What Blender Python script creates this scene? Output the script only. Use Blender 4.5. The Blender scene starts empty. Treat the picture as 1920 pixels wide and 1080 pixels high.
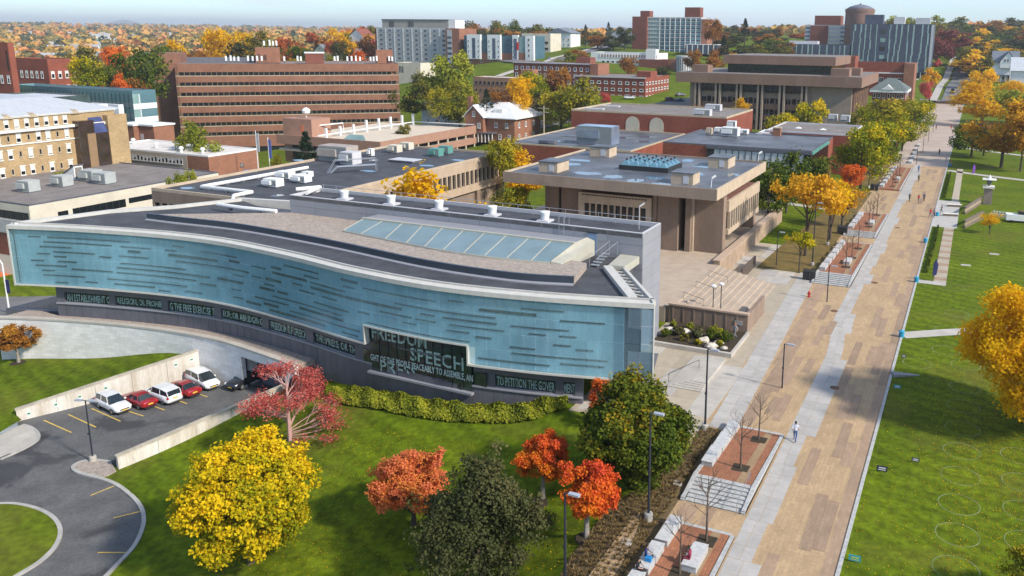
import bpy, math, random
import numpy as np
from mathutils import Matrix, Vector
from mathutils.geometry import delaunay_2d_cdt
RND = random.Random(7); NR = np.random.default_rng(7)
S = bpy.context.scene; COL = S.collection
# ---------------------------------------------------------------- camera, sky, sun, exposure
CAM_H = 33.0; FPX, PPX, PPY = 1565.9, 1161.3, 403.1
TILT, ROLL, YAW = math.radians(12.18), math.radians(-.72), math.radians(22.84)
fw = np.array([-math.sin(YAW)*math.cos(TILT), math.cos(YAW)*math.cos(TILT), -math.sin(TILT)])
_r0 = np.array([math.cos(YAW), math.sin(YAW), 0.]); _u0 = np.cross(_r0, fw)
rt = _r0*math.cos(ROLL) - _u0*math.sin(ROLL); up = _u0*math.cos(ROLL) + _r0*math.sin(ROLL)
cd = bpy.data.cameras.new('camera'); cam = bpy.data.objects.new('camera', cd); COL.objects.link(cam)
cd.sensor_width = 36.; cd.lens = FPX/1920*36; cd.shift_x = (960-PPX)/1920; cd.shift_y = -(540-PPY)/1920
cd.clip_start = .5; cd.clip_end = 30000
cam.matrix_world = Matrix(((rt[0], up[0], -fw[0], 0), (rt[1], up[1], -fw[1], 0), (rt[2], up[2], -fw[2], CAM_H), (0, 0, 0, 1)))
S.camera = cam
SUN_AZ, SUN_EL = math.radians(-10), math.radians(36)      # azimuth from +X towards +Y
W = bpy.data.worlds.new('World'); S.world = W; W.use_nodes = True
nt = W.node_tree; nt.nodes.clear()
def nn(t, typ, **k):
    n = t.nodes.new(typ)
    for a, b in k.items(): setattr(n, a, b)
    return n
sky = nn(nt, 'ShaderNodeTexSky', sky_type='NISHITA', sun_disc=False, sun_elevation=SUN_EL, sun_rotation=math.pi/2-SUN_AZ)
sky.air_density = 1.0; sky.dust_density = .15; sky.ozone_density = 2.5; sky.altitude = 600
tc = nn(nt, 'ShaderNodeTexCoord'); mp = nn(nt, 'ShaderNodeMapping'); mp.inputs['Scale'].default_value = (1.0, 1.0, 14)
nz = nn(nt, 'ShaderNodeTexNoise'); nz.inputs['Scale'].default_value = 2.6; nz.inputs['Detail'].default_value = 7; nz.inputs['Roughness'].default_value = .55
rp = nn(nt, 'ShaderNodeValToRGB'); rp.color_ramp.elements[0].position = .44; rp.color_ramp.elements[1].position = .66
rp.color_ramp.elements[1].color = (.85, .85, .85, 1)
mx = nn(nt, 'ShaderNodeMix', data_type='RGBA'); bg = nn(nt, 'ShaderNodeBackground'); wo = nn(nt, 'ShaderNodeOutputWorld')
mx.inputs[7].default_value = (7.2, 6.6, 6.0, 1)
L = nt.links.new
L(tc.outputs['Generated'], mp.inputs['Vector']); L(mp.outputs[0], nz.inputs['Vector']); L(nz.outputs['Fac'], rp.inputs[0])
L(rp.outputs[0], mx.inputs[0]); L(sky.outputs[0], mx.inputs[6]); tn = nn(nt, 'ShaderNodeMix', data_type='RGBA', blend_type='MULTIPLY'); tn.inputs[0].default_value = 1; tn.inputs[7].default_value = (.49, .59, .69, 1)
L(mx.outputs[2], tn.inputs[6]); L(tn.outputs[2], bg.inputs[0]); L(bg.outputs[0], wo.inputs[0])
bg.inputs[1].default_value = .15
sl = bpy.data.lights.new('sun', 'SUN'); sl.energy = 2.9; sl.angle = math.radians(4.0); sl.color = (1, .93, .82)
so = bpy.data.objects.new('sun', sl); COL.objects.link(so)
sd = Vector((math.cos(SUN_AZ)*math.cos(SUN_EL), math.sin(SUN_AZ)*math.cos(SUN_EL), math.sin(SUN_EL)))
so.rotation_euler = sd.to_track_quat('Z', 'Y').to_euler(); so.location = (60, 0, 120)
S.view_settings.view_transform = 'Standard'; S.view_settings.look = 'None'; S.view_settings.exposure = 1.02; S.view_settings.gamma = 1
S.render.engine = 'CYCLES'; S.cycles.max_bounces = 6; S.cycles.diffuse_bounces = 3; S.cycles.transparent_max_bounces = 12
S.cycles.use_denoising = True
# ---------------------------------------------------------------- surveying: lines of sight to real positions
def ray(x, y): return fw*FPX + rt*(x-PPX) - up*(y-PPY)
def P(x, y, z=0.):
    d = ray(x, y); t = (z-CAM_H)/d[2]; return np.array([d[0]*t, d[1]*t, z])
def PY(x, y, Y):
    d = ray(x, y); t = Y/d[1]; return np.array([d[0]*t, Y, CAM_H+d[2]*t])
def PX(x, y, X):
    d = ray(x, y); t = X/d[0]; return np.array([X, d[1]*t, CAM_H+d[2]*t])
def PD(x, y, D):
    d = ray(x, y); t = D/math.hypot(d[0], d[1]); return np.array([d[0]*t, d[1]*t, CAM_H+d[2]*t])
# ---------------------------------------------------------------- materials
MATS = {}
def mat(name, rgb, rough=.8, var=.18, scale=.6, bump=0., spec=.35, metal=0., rgb2=None, brick=None, stretch=(1, 1, 1), fine=0., obj=False, coat=0., paver=None):
    if name in MATS: return MATS[name]
    m = bpy.data.materials.new(name); m.use_nodes = True; t = m.node_tree; b = t.nodes['Principled BSDF']; lk = t.links.new
    b.inputs['Roughness'].default_value = rough; b.inputs['Specular IOR Level'].default_value = spec; b.inputs['Metallic'].default_value = metal
    if coat: b.inputs['Coat Weight'].default_value = coat; b.inputs['Coat Roughness'].default_value = .08
    g = nn(t, 'ShaderNodeNewGeometry'); mpn = nn(t, 'ShaderNodeMapping'); mpn.inputs['Scale'].default_value = stretch
    lk(g.outputs['Position'], mpn.inputs['Vector'])
    n = nn(t, 'ShaderNodeTexNoise'); n.inputs['Scale'].default_value = scale; n.inputs['Detail'].default_value = 6; n.inputs['Roughness'].default_value = .6
    lk(mpn.outputs[0], n.inputs['Vector'])
    r = nn(t, 'ShaderNodeValToRGB'); c = np.array(rgb)
    a0 = c*(1-var) if rgb2 is None else c; a1 = np.clip(c*(1+var), 0, 1) if rgb2 is None else np.array(rgb2)
    r.color_ramp.elements[0].position = .32; r.color_ramp.elements[1].position = .68
    r.color_ramp.elements[0].color = (*a0, 1); r.color_ramp.elements[1].color = (*a1, 1)
    lk(n.outputs['Fac'], r.inputs[0]); out = r.outputs[0]
    if fine:
        n2 = nn(t, 'ShaderNodeTexNoise'); n2.inputs['Scale'].default_value = scale*14; n2.inputs['Detail'].default_value = 3
        lk(mpn.outputs[0], n2.inputs['Vector'])
        mr = nn(t, 'ShaderNodeMapRange'); mr.inputs[1].default_value = .3; mr.inputs[2].default_value = .7
        mr.inputs[3].default_value = 1-fine; mr.inputs[4].default_value = 1+fine; lk(n2.outputs['Fac'], mr.inputs[0])
        mm = nn(t, 'ShaderNodeMix', data_type='RGBA', blend_type='MULTIPLY'); mm.inputs[0].default_value = 1
        lk(out, mm.inputs[6]); lk(mr.outputs[0], mm.inputs[7]); out = mm.outputs[2]
    if obj:                                      # every separate piece a little different
        oi = nn(t, 'ShaderNodeObjectInfo'); mr2 = nn(t, 'ShaderNodeMapRange'); mr2.inputs[3].default_value = 1-obj; mr2.inputs[4].default_value = 1+obj
        lk(oi.outputs['Random'], mr2.inputs[0]); m3 = nn(t, 'ShaderNodeMix', data_type='RGBA', blend_type='MULTIPLY'); m3.inputs[0].default_value = 1
        lk(out, m3.inputs[6]); lk(mr2.outputs[0], m3.inputs[7]); out = m3.outputs[2]
    if brick:                                    # (width, height, mortar colour factor): horizontal courses and perpends
        bw, bh, bf = brick
        sx = nn(t, 'ShaderNodeSeparateXYZ'); lk(g.outputs['Position'], sx.inputs[0])
        ad = nn(t, 'ShaderNodeMath', operation='ADD'); lk(sx.outputs[0], ad.inputs[0]); lk(sx.outputs[1], ad.inputs[1])
        cb = nn(t, 'ShaderNodeCombineXYZ'); lk(ad.outputs[0], cb.inputs[0]); lk(sx.outputs[2], cb.inputs[1])
        bt = nn(t, 'ShaderNodeTexBrick'); bt.inputs['Scale'].default_value = 1; bt.inputs['Brick Width'].default_value = bw; bt.inputs['Row Height'].default_value = bh
        bt.inputs['Mortar Size'].default_value = bh*.05; bt.inputs['Color1'].default_value = (1, 1, 1, 1); bt.inputs['Color2'].default_value = (.84, .84, .84, 1); bt.inputs['Mortar'].default_value = (bf, bf, bf, 1)
        lk(cb.outputs[0], bt.inputs['Vector']); m4 = nn(t, 'ShaderNodeMix', data_type='RGBA', blend_type='MULTIPLY'); m4.inputs[0].default_value = 1
        lk(out, m4.inputs[6]); lk(bt.outputs[0], m4.inputs[7]); out = m4.outputs[2]
    if paver:                                    # (width across, length along the walk, joint factor)
        pm_ = nn(t, 'ShaderNodeMapping'); pm_.inputs['Rotation'].default_value = (0, 0, math.pi/2); lk(g.outputs['Position'], pm_.inputs[0])
        bt = nn(t, 'ShaderNodeTexBrick'); bt.inputs['Scale'].default_value = 1; bt.inputs['Brick Width'].default_value = paver[1]; bt.inputs['Row Height'].default_value = paver[0]; bt.inputs['Mortar Size'].default_value = .018
        bt.inputs['Color1'].default_value = (1.06, 1.06, 1.06, 1); bt.inputs['Color2'].default_value = (.90, .90, .90, 1); bt.inputs['Mortar'].default_value = (paver[2],)*3+(1,); lk(pm_.outputs[0], bt.inputs['Vector'])
        m5 = nn(t, 'ShaderNodeMix', data_type='RGBA', blend_type='MULTIPLY'); m5.inputs[0].default_value = 1; lk(out, m5.inputs[6]); lk(bt.outputs[0], m5.inputs[7]); out = m5.outputs[2]
    lk(out, b.inputs['Base Color'])
    if bump:
        bp = nn(t, 'ShaderNodeBump'); bp.inputs['Strength'].default_value = bump; bp.inputs['Distance'].default_value = .1
        n3 = nn(t, 'ShaderNodeTexNoise'); n3.inputs['Scale'].default_value = scale*10; n3.inputs['Detail'].default_value = 5; lk(mpn.outputs[0], n3.inputs['Vector'])
        lk(n3.outputs['Fac'], bp.inputs['Height']); lk(bp.outputs[0], b.inputs['Normal'])
    MATS[name] = m; return m
def glassmat(name, rgb, alpha=.5, rough=.04):
    if name in MATS: return MATS[name]
    m = mat(name, tuple(np.array(rgb)*.62), rough, .25, .11, spec=.8, obj=.12, stretch=(1,1,.6), rgb2=tuple(np.clip(np.array(rgb)*1.5, 0, 1))); t = m.node_tree; b = t.nodes['Principled BSDF']  # reflection streaks put into the glass colour as large light and dark blotches
    o = t.nodes['Material Output']; tr = nn(t, 'ShaderNodeBsdfTransparent'); tr.inputs[0].default_value = (.75, .88, .95, 1)
    mxs = nn(t, 'ShaderNodeMixShader'); mxs.inputs[0].default_value = alpha
    t.links.new(tr.outputs[0], mxs.inputs[1]); t.links.new(b.outputs[0], mxs.inputs[2]); t.links.new(mxs.outputs[0], o.inputs[0]); return m
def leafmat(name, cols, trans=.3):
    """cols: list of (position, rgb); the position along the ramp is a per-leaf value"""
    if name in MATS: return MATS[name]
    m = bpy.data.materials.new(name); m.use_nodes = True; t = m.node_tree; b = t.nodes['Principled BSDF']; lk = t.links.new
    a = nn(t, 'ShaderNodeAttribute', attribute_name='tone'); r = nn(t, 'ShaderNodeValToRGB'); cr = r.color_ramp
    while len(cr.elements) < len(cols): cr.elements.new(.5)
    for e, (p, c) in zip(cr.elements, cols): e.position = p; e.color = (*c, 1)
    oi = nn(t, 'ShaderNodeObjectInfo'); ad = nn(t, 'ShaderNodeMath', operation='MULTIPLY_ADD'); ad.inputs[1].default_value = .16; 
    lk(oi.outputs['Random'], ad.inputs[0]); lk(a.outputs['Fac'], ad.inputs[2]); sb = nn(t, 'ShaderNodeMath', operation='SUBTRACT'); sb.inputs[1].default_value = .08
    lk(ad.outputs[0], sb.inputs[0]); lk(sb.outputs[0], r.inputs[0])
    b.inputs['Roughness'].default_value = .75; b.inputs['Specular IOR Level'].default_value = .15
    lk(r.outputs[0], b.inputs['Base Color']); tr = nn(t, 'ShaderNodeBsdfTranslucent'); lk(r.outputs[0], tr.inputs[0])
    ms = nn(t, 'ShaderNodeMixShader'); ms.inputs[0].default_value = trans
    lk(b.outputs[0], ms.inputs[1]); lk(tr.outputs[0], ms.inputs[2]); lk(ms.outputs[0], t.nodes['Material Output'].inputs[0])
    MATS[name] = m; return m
# ---------------------------------------------------------------- mesh building
class MB:
    def __init__(s): s.v = []; s.f = []; s.m = []
    def add(s, vs, fs, mi=0):
        k = len(s.v); s.v += [tuple(map(float, p)) for p in vs]; s.f += [tuple(i+k for i in q) for q in fs]; s.m += [mi]*len(fs); return s
    def box(s, x0, x1, y0, y1, z0, z1, mi=0):
        return s.add([(x0,y0,z0),(x1,y0,z0),(x1,y1,z0),(x0,y1,z0),(x0,y0,z1),(x1,y0,z1),(x1,y1,z1),(x0,y1,z1)],
                     [(3,2,1,0),(4,5,6,7),(0,1,5,4),(1,2,6,5),(2,3,7,6),(3,0,4,7)], mi)
    def prism(s, poly, z0, z1, mi=0, mt=None):
        n = len(poly); a = sum(poly[i][0]*poly[(i+1)%n][1]-poly[(i+1)%n][0]*poly[i][1] for i in range(n))
        z0 = list(z0) if isinstance(z0, (list, tuple, np.ndarray)) else [z0]*n; z1 = list(z1) if isinstance(z1, (list, tuple, np.ndarray)) else [z1]*n
        if a < 0: poly, z0, z1 = poly[::-1], z0[::-1], z1[::-1]
        vs = [(p[0],p[1],z) for p, z in zip(poly, z0)]+[(p[0],p[1],z) for p, z in zip(poly, z1)]
        k = len(s.v); s.add(vs, [(i,(i+1)%n,n+(i+1)%n,n+i) for i in range(n)]+[tuple(range(n-1,-1,-1))], mi)
        s.f.append(tuple(k+n+i for i in range(n))); s.m.append(mi if mt is None else mt); return s
    def path(s, pts, rad, n=8, mi=0, cap=True):
        pts = [Vector(p) for p in pts]; rad = [rad]*len(pts) if not hasattr(rad, '__len__') else rad; k = len(s.v); rings = []
        for i, p in enumerate(pts):
            d = (pts[min(i+1,len(pts)-1)]-pts[max(i-1,0)]).normalized(); a = d.orthogonal().normalized(); b = d.cross(a)
            rings.append([tuple(p+a*math.cos(2*math.pi*j/n)*rad[i]+b*math.sin(2*math.pi*j/n)*rad[i]) for j in range(n)])
        # keep neighbouring rings aligned
        for i in range(1, len(rings)):
            best = min(range(n), key=lambda o: sum((Vector(rings[i][(j+o)%n])-pts[i]-(Vector(rings[i-1][j])-pts[i-1])*(rad[i]/max(rad[i-1],1e-6))).length for j in (0, n//3)))
            rings[i] = rings[i][best:]+rings[i][:best]
        for q in rings: s.v += q
        for i in range(len(rings)-1):
            for j in range(n): s.f.append((k+i*n+j, k+i*n+(j+1)%n, k+(i+1)*n+(j+1)%n, k+(i+1)*n+j)); s.m.append(mi)
        if cap:
            s.f.append(tuple(k+j for j in range(n-1,-1,-1))); s.m.append(mi); s.f.append(tuple(k+(len(rings)-1)*n+j for j in range(n))); s.m.append(mi)
        return s
    def lathe(s, prof, n=16, c=(0,0,0), mi=0):
        k = len(s.v)
        for r, z in prof: s.v += [(c[0]+r*math.cos(2*math.pi*j/n), c[1]+r*math.sin(2*math.pi*j/n), c[2]+z) for j in range(n)]
        for i in range(len(prof)-1):
            for j in range(n): s.f.append((k+i*n+j,k+i*n+(j+1)%n,k+(i+1)*n+(j+1)%n,k+(i+1)*n+j)); s.m.append(mi)
        s.f.append(tuple(k+j for j in range(n-1,-1,-1))); s.m.append(mi); s.f.append(tuple(k+(len(prof)-1)*n+j for j in range(n))); s.m.append(mi); return s
    def strip(s, pts, offs, mi=0, closed=False):
        """sweep a cross-section (list of (lateral, z)) along a plan curve; lateral is to the right of travel"""
        n = len(pts); m = len(offs); k = len(s.v)
        for i in range(n):
            if closed: a, b = pts[i-1], pts[(i+1) % n]
            else: a, b = pts[max(i-1,0)], pts[min(i+1,n-1)]
            dx, dy = b[0]-a[0], b[1]-a[1]; l = math.hypot(dx, dy) or 1; zz = pts[i][2] if len(pts[i]) > 2 else 0
            for o, z in offs: s.v.append((pts[i][0]+dy/l*o, pts[i][1]-dx/l*o, z+zz))
        for i in range(n if closed else n-1):
            for j in range(m): s.f.append((k+i*m+j, k+((i+1)%n)*m+j, k+((i+1)%n)*m+(j+1)%m, k+i*m+(j+1)%m)); s.m.append(mi)
        if not closed:
            s.f.append(tuple(k+j for j in range(m))); s.m.append(mi); s.f.append(tuple(k+(n-1)*m+j for j in range(m-1,-1,-1))); s.m.append(mi)
        return s
    def mesh(s, name, mats, smooth=False):
        me = bpy.data.meshes.new(name); me.from_pydata(s.v, [], s.f)
        for m in (mats if isinstance(mats, (list, tuple)) else [mats]): me.materials.append(m)
        if any(s.m): me.polygons.foreach_set('material_index', s.m)
        if smooth: me.polygons.foreach_set('use_smooth', [True]*len(s.f))
        me.update(); return me
    def obj(s, name, mats, parent=None, loc=(0,0,0), rz=0., smooth=False): return obj(name, s.mesh(name, mats, smooth), parent, loc, rz)
def obj(name, me, parent=None, loc=(0,0,0), rz=0.):
    o = bpy.data.objects.new(name, me); COL.objects.link(o); o.location = loc; o.rotation_euler = (0,0,rz); o.parent = parent
    if parent is not None: KIDS.setdefault(parent.name, []).append(o)
    return o
KIDS = {}
def tag(o, label=None, cat=None, group=None, kind=None):
    for k, v in (('label', label), ('category', cat), ('group', group), ('kind', kind)):
        if v: o[k] = v
    return o
def empty(name, loc, rz=0., label=None, cat=None, group=None):
    o = bpy.data.objects.new(name, None); COL.objects.link(o); o.location = loc; o.rotation_euler = (0,0,rz); o.empty_display_size = .2
    return tag(o, label, cat, group)
def clone(o, loc=None, rz=None, parent=None, sc=None, label=None):
    c = o.copy(); COL.objects.link(c); c.parent = parent
    if parent is not None: KIDS.setdefault(parent.name, []).append(c)
    if loc is not None: c.location = loc
    if rz is not None: c.rotation_euler = (0,0,rz)
    if sc is not None: c.scale = (sc,)*3 if not hasattr(sc, '__len__') else sc
    if label: c['label'] = label
    for k in list(KIDS.get(o.name, [])): clone(k, parent=c)
    return c
def sstep(a, b, x): t = np.clip((np.asarray(x, float)-a)/(b-a), 0, 1); return t*t*(3-2*t)
# ================================================================ terrain
CTRL = np.array([
 # front lawn of the glass building and the sunken car park
 (-22,62,-.2),(-30,63,-.5),(-45,61,-1.7),(-57,61,-2.9),(-63,62,-3.6),(-24,50,-1),(-30,50,-2.2),(-40,50,-3.3),(-55,51,-4.8),(-63,52,-5.4),(-66,46,-6.05),
 (-18,38,-.6),(-22,42,-1.7),(-28,42,-3),(-36,44,-3.6),(-45,39,-5),(-53,40,-6.05),(-57,46,-6.05),(-62,45,-6.05),(-50,35,-6.1),(-58,33,-6.1),(-64,38,-6.1),(-40,30,-5),(-25,30,-2.6),(-50,20,-6.2),(-75,30,-6.3),
 (-82.5,64.6,-3.5),(-80.5,63,-3.5),(-84,58,-4.2),(-86.5,49,-5.4),(-92,62,-5.2),(-100,60,-5.9),(-106,58,-6.3),(-95,50,-5.8),(-84,43,-6.1),(-105,45,-6.6),(-130,55,-7.6),(-160,60,-9),(-118,70,-7.2),
 # campus
 (-125,100,-7),(-144,84,-8.6),(-170,100,-10),(-200,135,-11),(-230,170,-13),(-290,230,-18.5),(-235,290,-12),(-150,180,-5),(-152,238,-4),(-140,246,-2.3),(-90,145,-1),(-80,100,-.5),(-60,130,.5),
 (-45,90,0),(-110,205,0),(-65,205,0),(-66,290,0),(-45,330,1),(-30,150,0),(-30,230,0),(-30,300,0),(-80,340,3),
 (-318,442,7),(-283,387,8),(-262,437,17),(-235,452,19),(-275,556,24),(-180,355,8),(-182,295,3),(-125,340,7),(-195,550,21),(-160,453,14),(-110,560,14),(-60,600,9),(-25,600,6),(-30,450,2),(-100,420,9),
 (-5,500,1.5),(-5,600,6),(-5,900,19),(18,560,9),(40,500,5),(90,480,6),(60,300,0),(120,300,2),(60,100,0),(120,100,1),(60,0,0),(0,0,-.5),(-60,-40,-6),(-150,0,-9),(60,200,0),
 (150,700,25),(120,1000,44),(300,900,45),(60,1000,38),(-40,900,26),(-150,800,30),(-90,660,30),(-300,800,30),(-420,760,22),
 (-430,250,-24),(-600,350,-28),(-900,560,-8),(-560,620,4),(-700,900,18),(-1600,1000,10),(-2600,1600,26),(-3600,2300,40),(-5000,3300,44),(-2000,2600,30),(-900,2500,34),(0,3000,50),(1200,2600,55),(3000,2500,55),
 (-1200,-200,-10),(1500,0,20),(0,-900,0),(-3000,-200,10),(4000,0,40),(-5200,500,30),(0,6500,50),(-5000,6500,50),(5000,6500,60)], float)
_c2 = 12.
def _phi(a, b): return np.sqrt(((a[:,None,:]-b[None])**2).sum(-1)+_c2**2)
_A = _phi(CTRL[:,:2], CTRL[:,:2]); _n = len(CTRL)
_M = np.zeros((_n+3, _n+3)); _M[:_n,:_n] = _A; _M[:_n,_n] = 1; _M[:_n,_n+1:] = CTRL[:,:2]; _M[_n,:_n] = 1; _M[_n+1:,:_n] = CTRL[:,:2].T
_wt = np.linalg.solve(_M, np.r_[CTRL[:,2], 0, 0, 0])
def g(X, Y):
    X = np.atleast_1d(np.asarray(X, float)); Y = np.atleast_1d(np.asarray(Y, float)); q = np.c_[X, Y]
    z = _phi(q, CTRL[:,:2])@_wt[:_n]+_wt[_n]+q@_wt[_n+1:]
    a = np.interp(Y, [30,57,64,450], [16.9,17.2,33,33])
    m = 1-(1-sstep(a, a+9, -X))*(1-sstep(18, 60, X))*(1-sstep(476, 570, Y))
    return z*m
def g1(x, y): return float(g(x, y)[0])
def gp(px, py, tmax=4000):
    d = ray(px, py); d = d/math.hypot(d[0], d[1]); ts = np.concatenate([np.linspace(20, 400, 400), np.linspace(400, tmax, 800)[1:]])
    h = CAM_H+d[2]*ts-g(d[0]*ts, d[1]*ts); k = int(np.argmax(h < 0)) if (h < 0).any() else len(ts)-1
    a, b = ts[max(k-1,0)], ts[k]
    for _ in range(25):
        c = (a+b)/2
        if CAM_H+d[2]*c-g1(d[0]*c, d[1]*c) < 0: b = c
        else: a = c
    return np.array([d[0]*b, d[1]*b, g1(d[0]*b, d[1]*b)])
def zlot(X, Y): return -6.2+np.clip(np.asarray(Y, float)-44, 0, 40)*.019
def lp(px, py): 
    z = -6.3
    for _ in range(20): p = P(px, py, z); z = float(zlot(p[0], p[1]))
    return p
def dens(poly, step=1.):
    out = []
    for i in range(len(poly)):
        a, b = np.array(poly[i][:2], float), np.array(poly[(i+1)%len(poly)][:2], float); k = max(1, int(np.hypot(*(b-a))/step))
        out += [tuple(a+(b-a)*j/k) for j in range(k)]
    return out
def smooth(pts, k=6, closed=False):
    p = [np.array(q, float) for q in pts]; out = []; n = len(p)
    for i in range(n if closed else n-1):
        a, b, c, d = (p[(i-1)%n], p[i], p[(i+1)%n], p[(i+2)%n]) if closed else (p[max(i-1,0)], p[i], p[i+1], p[min(i+2,n-1)])
        for j in range(k):
            t = j/k; out.append(.5*((2*b)+(c-a)*t+(2*a-5*b+4*c-d)*t*t+(3*b-a-3*c+d)*t**3))
    if not closed: out.append(p[-1])
    return out
def inpoly(poly, pts):
    x, y = pts[:,0], pts[:,1]; r = np.zeros(len(pts), bool); n = len(poly)
    for i in range(n):
        x0, y0 = poly[i][:2]; x1, y1 = poly[i-1][:2]
        c = ((y0 > y) != (y1 > y)); 
        with np.errstate(divide='ignore', invalid='ignore'): r ^= c & (x < (x1-x0)*(y-y0)/(y1-y0)+x0)
    return r
LOT_TOP = (-78.8,64.15); WALL_R0 = (-68.6,46.2); WALL_R1 = (-63.6,63.0); WALL_L0 = (-86.6,48.6)
outer = smooth([lp(*q)[:2] for q in [(186,897),(215,908),(240,925),(260,945),(269,965),(268,990),(252,1025),(222,1058),(185,1095),(120,1150)]], 5)
bulb = smooth([lp(*q)[:2] for q in [(208,868),(178,864),(150,868),(137,878),(150,888),(186,897)]], 5)
pathcorner = smooth([lp(*q)[:2] for q in [(0,862),(45,842),(70,826),(71,814),(58,803),(42,798)]], 4)
lot_poly = [tuple(q) for q in bulb[:-1]]+[tuple(q) for q in outer]+[(-64,16),(-110,16),(-104,40)]+[tuple(q) for q in pathcorner]+[WALL_L0, LOT_TOP, (-73,66.0), WALL_R1, WALL_R0]
island = [tuple(q) for q in smooth([lp(*q)[:2] for q in [(-90,962),(0,946),(55,951),(95,968),(113,993),(106,1022),(78,1052),(30,1082),(-60,1130),(-170,1080)]], 5, True)]
pathpoly = [tuple(q) for q in pathcorner]+[tuple(lp(*q)[:2]) for q in [(30,803),(0,818),(-60,845),(-70,890)]]
pts = []
def grid(x0, x1, y0, y1, st, ex=None):
    X, Y = np.meshgrid(np.arange(x0, x1+.01, st), np.arange(y0, y1+.01, st)); q = np.c_[X.ravel(), Y.ravel()]+NR.uniform(-.08, .08, (X.size, 2))*st
    if ex: q = q[~((q[:,0] > ex[0]-st*.4) & (q[:,0] < ex[1]+st*.4) & (q[:,1] > ex[2]-st*.4) & (q[:,1] < ex[3]+st*.4))]
    return q
allp = np.vstack([grid(-125, -15, 20, 70, 1.5), grid(-250, 46, -10, 262, 5, (-125,-15,20,70)), grid(-620, 300, -100, 1120, 18, (-250,46,-10,262)), grid(-6500, 5000, -1500, 7000, 170, (-620,300,-100,1120))])
bnd = [dens(lot_poly, .9), dens(island, .9), dens(pathpoly, .9)]
bv = np.vstack([np.array(b) for b in bnd]); near = (allp[:,0] > -130) & (allp[:,0] < -40) & (allp[:,1] < 75)
dm = np.full(len(allp), 9.); idx = np.where(near)[0]
dm[idx] = np.sqrt(((allp[idx][:,None]-bv[None])**2).sum(-1)).min(1); allp = allp[dm > .6]
vin = [tuple(p) for p in bv]+[tuple(p) for p in allp]; ed = []; k = 0
for b in bnd: ed += [(k+i, k+(i+1)%len(b)) for i in range(len(b))]; k += len(b)
cv, _, cf, *_ = delaunay_2d_cdt([Vector(p) for p in vin], ed, [], 0, 1e-4)
cv = np.array([tuple(p) for p in cv]); tri = np.array([f for f in cf if len(f) == 3]); cen = cv[tri].mean(1)
inlot = inpoly(lot_poly, cen); inisl = inpoly(island, cen); inpath = inpoly(pathpoly, cen) & ~inlot
gz = g(cv[:,0], cv[:,1]); lz = zlot(cv[:,0], cv[:,1])
def patch(name, sel, z, m):
    t = tri[sel]; u, inv = np.unique(t, return_inverse=True); me = bpy.data.meshes.new(name)
    me.from_pydata(np.c_[cv[u], z[u]].tolist(), [], inv.reshape(-1, 3).tolist()); me.materials.append(m); me.polygons.foreach_set('use_smooth', [True]*len(t)); me.update()
    return obj(name, me)
m_grass = mat('grass', (.066,.104,.003), .95, rgb2=(.12,.158,.006), scale=.12, fine=.35, bump=.35, spec=.1)
def lawn_detail(m):       # mowing lines, worn patches
    t = m.node_tree; b = t.nodes['Principled BSDF']; src = b.inputs['Base Color'].links[0].from_socket; lk = t.links.new
    gg = nn(t, 'ShaderNodeNewGeometry'); mpn = nn(t, 'ShaderNodeMapping'); mpn.inputs['Rotation'].default_value = (0, 0, .35); lk(gg.outputs['Position'], mpn.inputs[0])
    w = nn(t, 'ShaderNodeTexWave', bands_direction='Y'); w.inputs['Scale'].default_value = .16; w.inputs['Distortion'].default_value = 3.5; w.inputs['Detail'].default_value = 2; w.inputs['Detail Scale'].default_value = .4
    lk(mpn.outputs[0], w.inputs[0]); mr = nn(t, 'ShaderNodeMapRange'); mr.inputs[3].default_value = .86; mr.inputs[4].default_value = 1.14; lk(w.outputs['Fac'], mr.inputs[0])
    mm = nn(t, 'ShaderNodeMix', data_type='RGBA', blend_type='MULTIPLY'); mm.inputs[0].default_value = 1; lk(src, mm.inputs[6]); lk(mr.outputs[0], mm.inputs[7])
    n = nn(t, 'ShaderNodeTexNoise'); n.inputs['Scale'].default_value = .09; n.inputs['Detail'].default_value = 5; lk(gg.outputs['Position'], n.inputs[0])
    r = nn(t, 'ShaderNodeValToRGB'); r.color_ramp.elements[0].position = .52; r.color_ramp.elements[1].position = .72; r.color_ramp.elements[1].color = (.6,.6,.6,1); lk(n.outputs['Fac'], r.inputs[0])
    m2 = nn(t, 'ShaderNodeMix', data_type='RGBA'); m2.inputs[7].default_value = (.135,.115,.025,1); lk(r.outputs[0], m2.inputs[0]); lk(mm.outputs[2], m2.inputs[6]); lk(m2.outputs[2], b.inputs['Base Color'])
lawn_detail(m_grass)
m_asph = mat('asphalt', (.085,.083,.082), .9, .3, .35, rgb2=(.13,.127,.125), fine=.18, bump=.15)
def wet(m):               # damp, dark stretches on the car park surface
    t = m.node_tree; b = t.nodes['Principled BSDF']; src = b.inputs['Base Color'].links[0].from_socket; lk = t.links.new; gg = nn(t, 'ShaderNodeNewGeometry')
    n = nn(t, 'ShaderNodeTexNoise'); n.inputs['Scale'].default_value = .16; n.inputs['Detail'].default_value = 6; n.inputs['Distortion'].default_value = .6; lk(gg.outputs['Position'], n.inputs[0])
    r = nn(t, 'ShaderNodeValToRGB'); r.color_ramp.elements[0].position = .56; r.color_ramp.elements[1].position = .62; r.color_ramp.elements[1].color = (.75,.75,.75,1); lk(n.outputs['Fac'], r.inputs[0])
    m2 = nn(t, 'ShaderNodeMix', data_type='RGBA'); m2.inputs[7].default_value = (.035,.035,.038,1); lk(r.outputs[0], m2.inputs[0]); lk(src, m2.inputs[6]); lk(m2.outputs[2], b.inputs['Base Color'])
wet(m_asph)
m_conc = mat('pale_concrete', (.43,.395,.345), .85, .14, .5, fine=.08)
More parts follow.
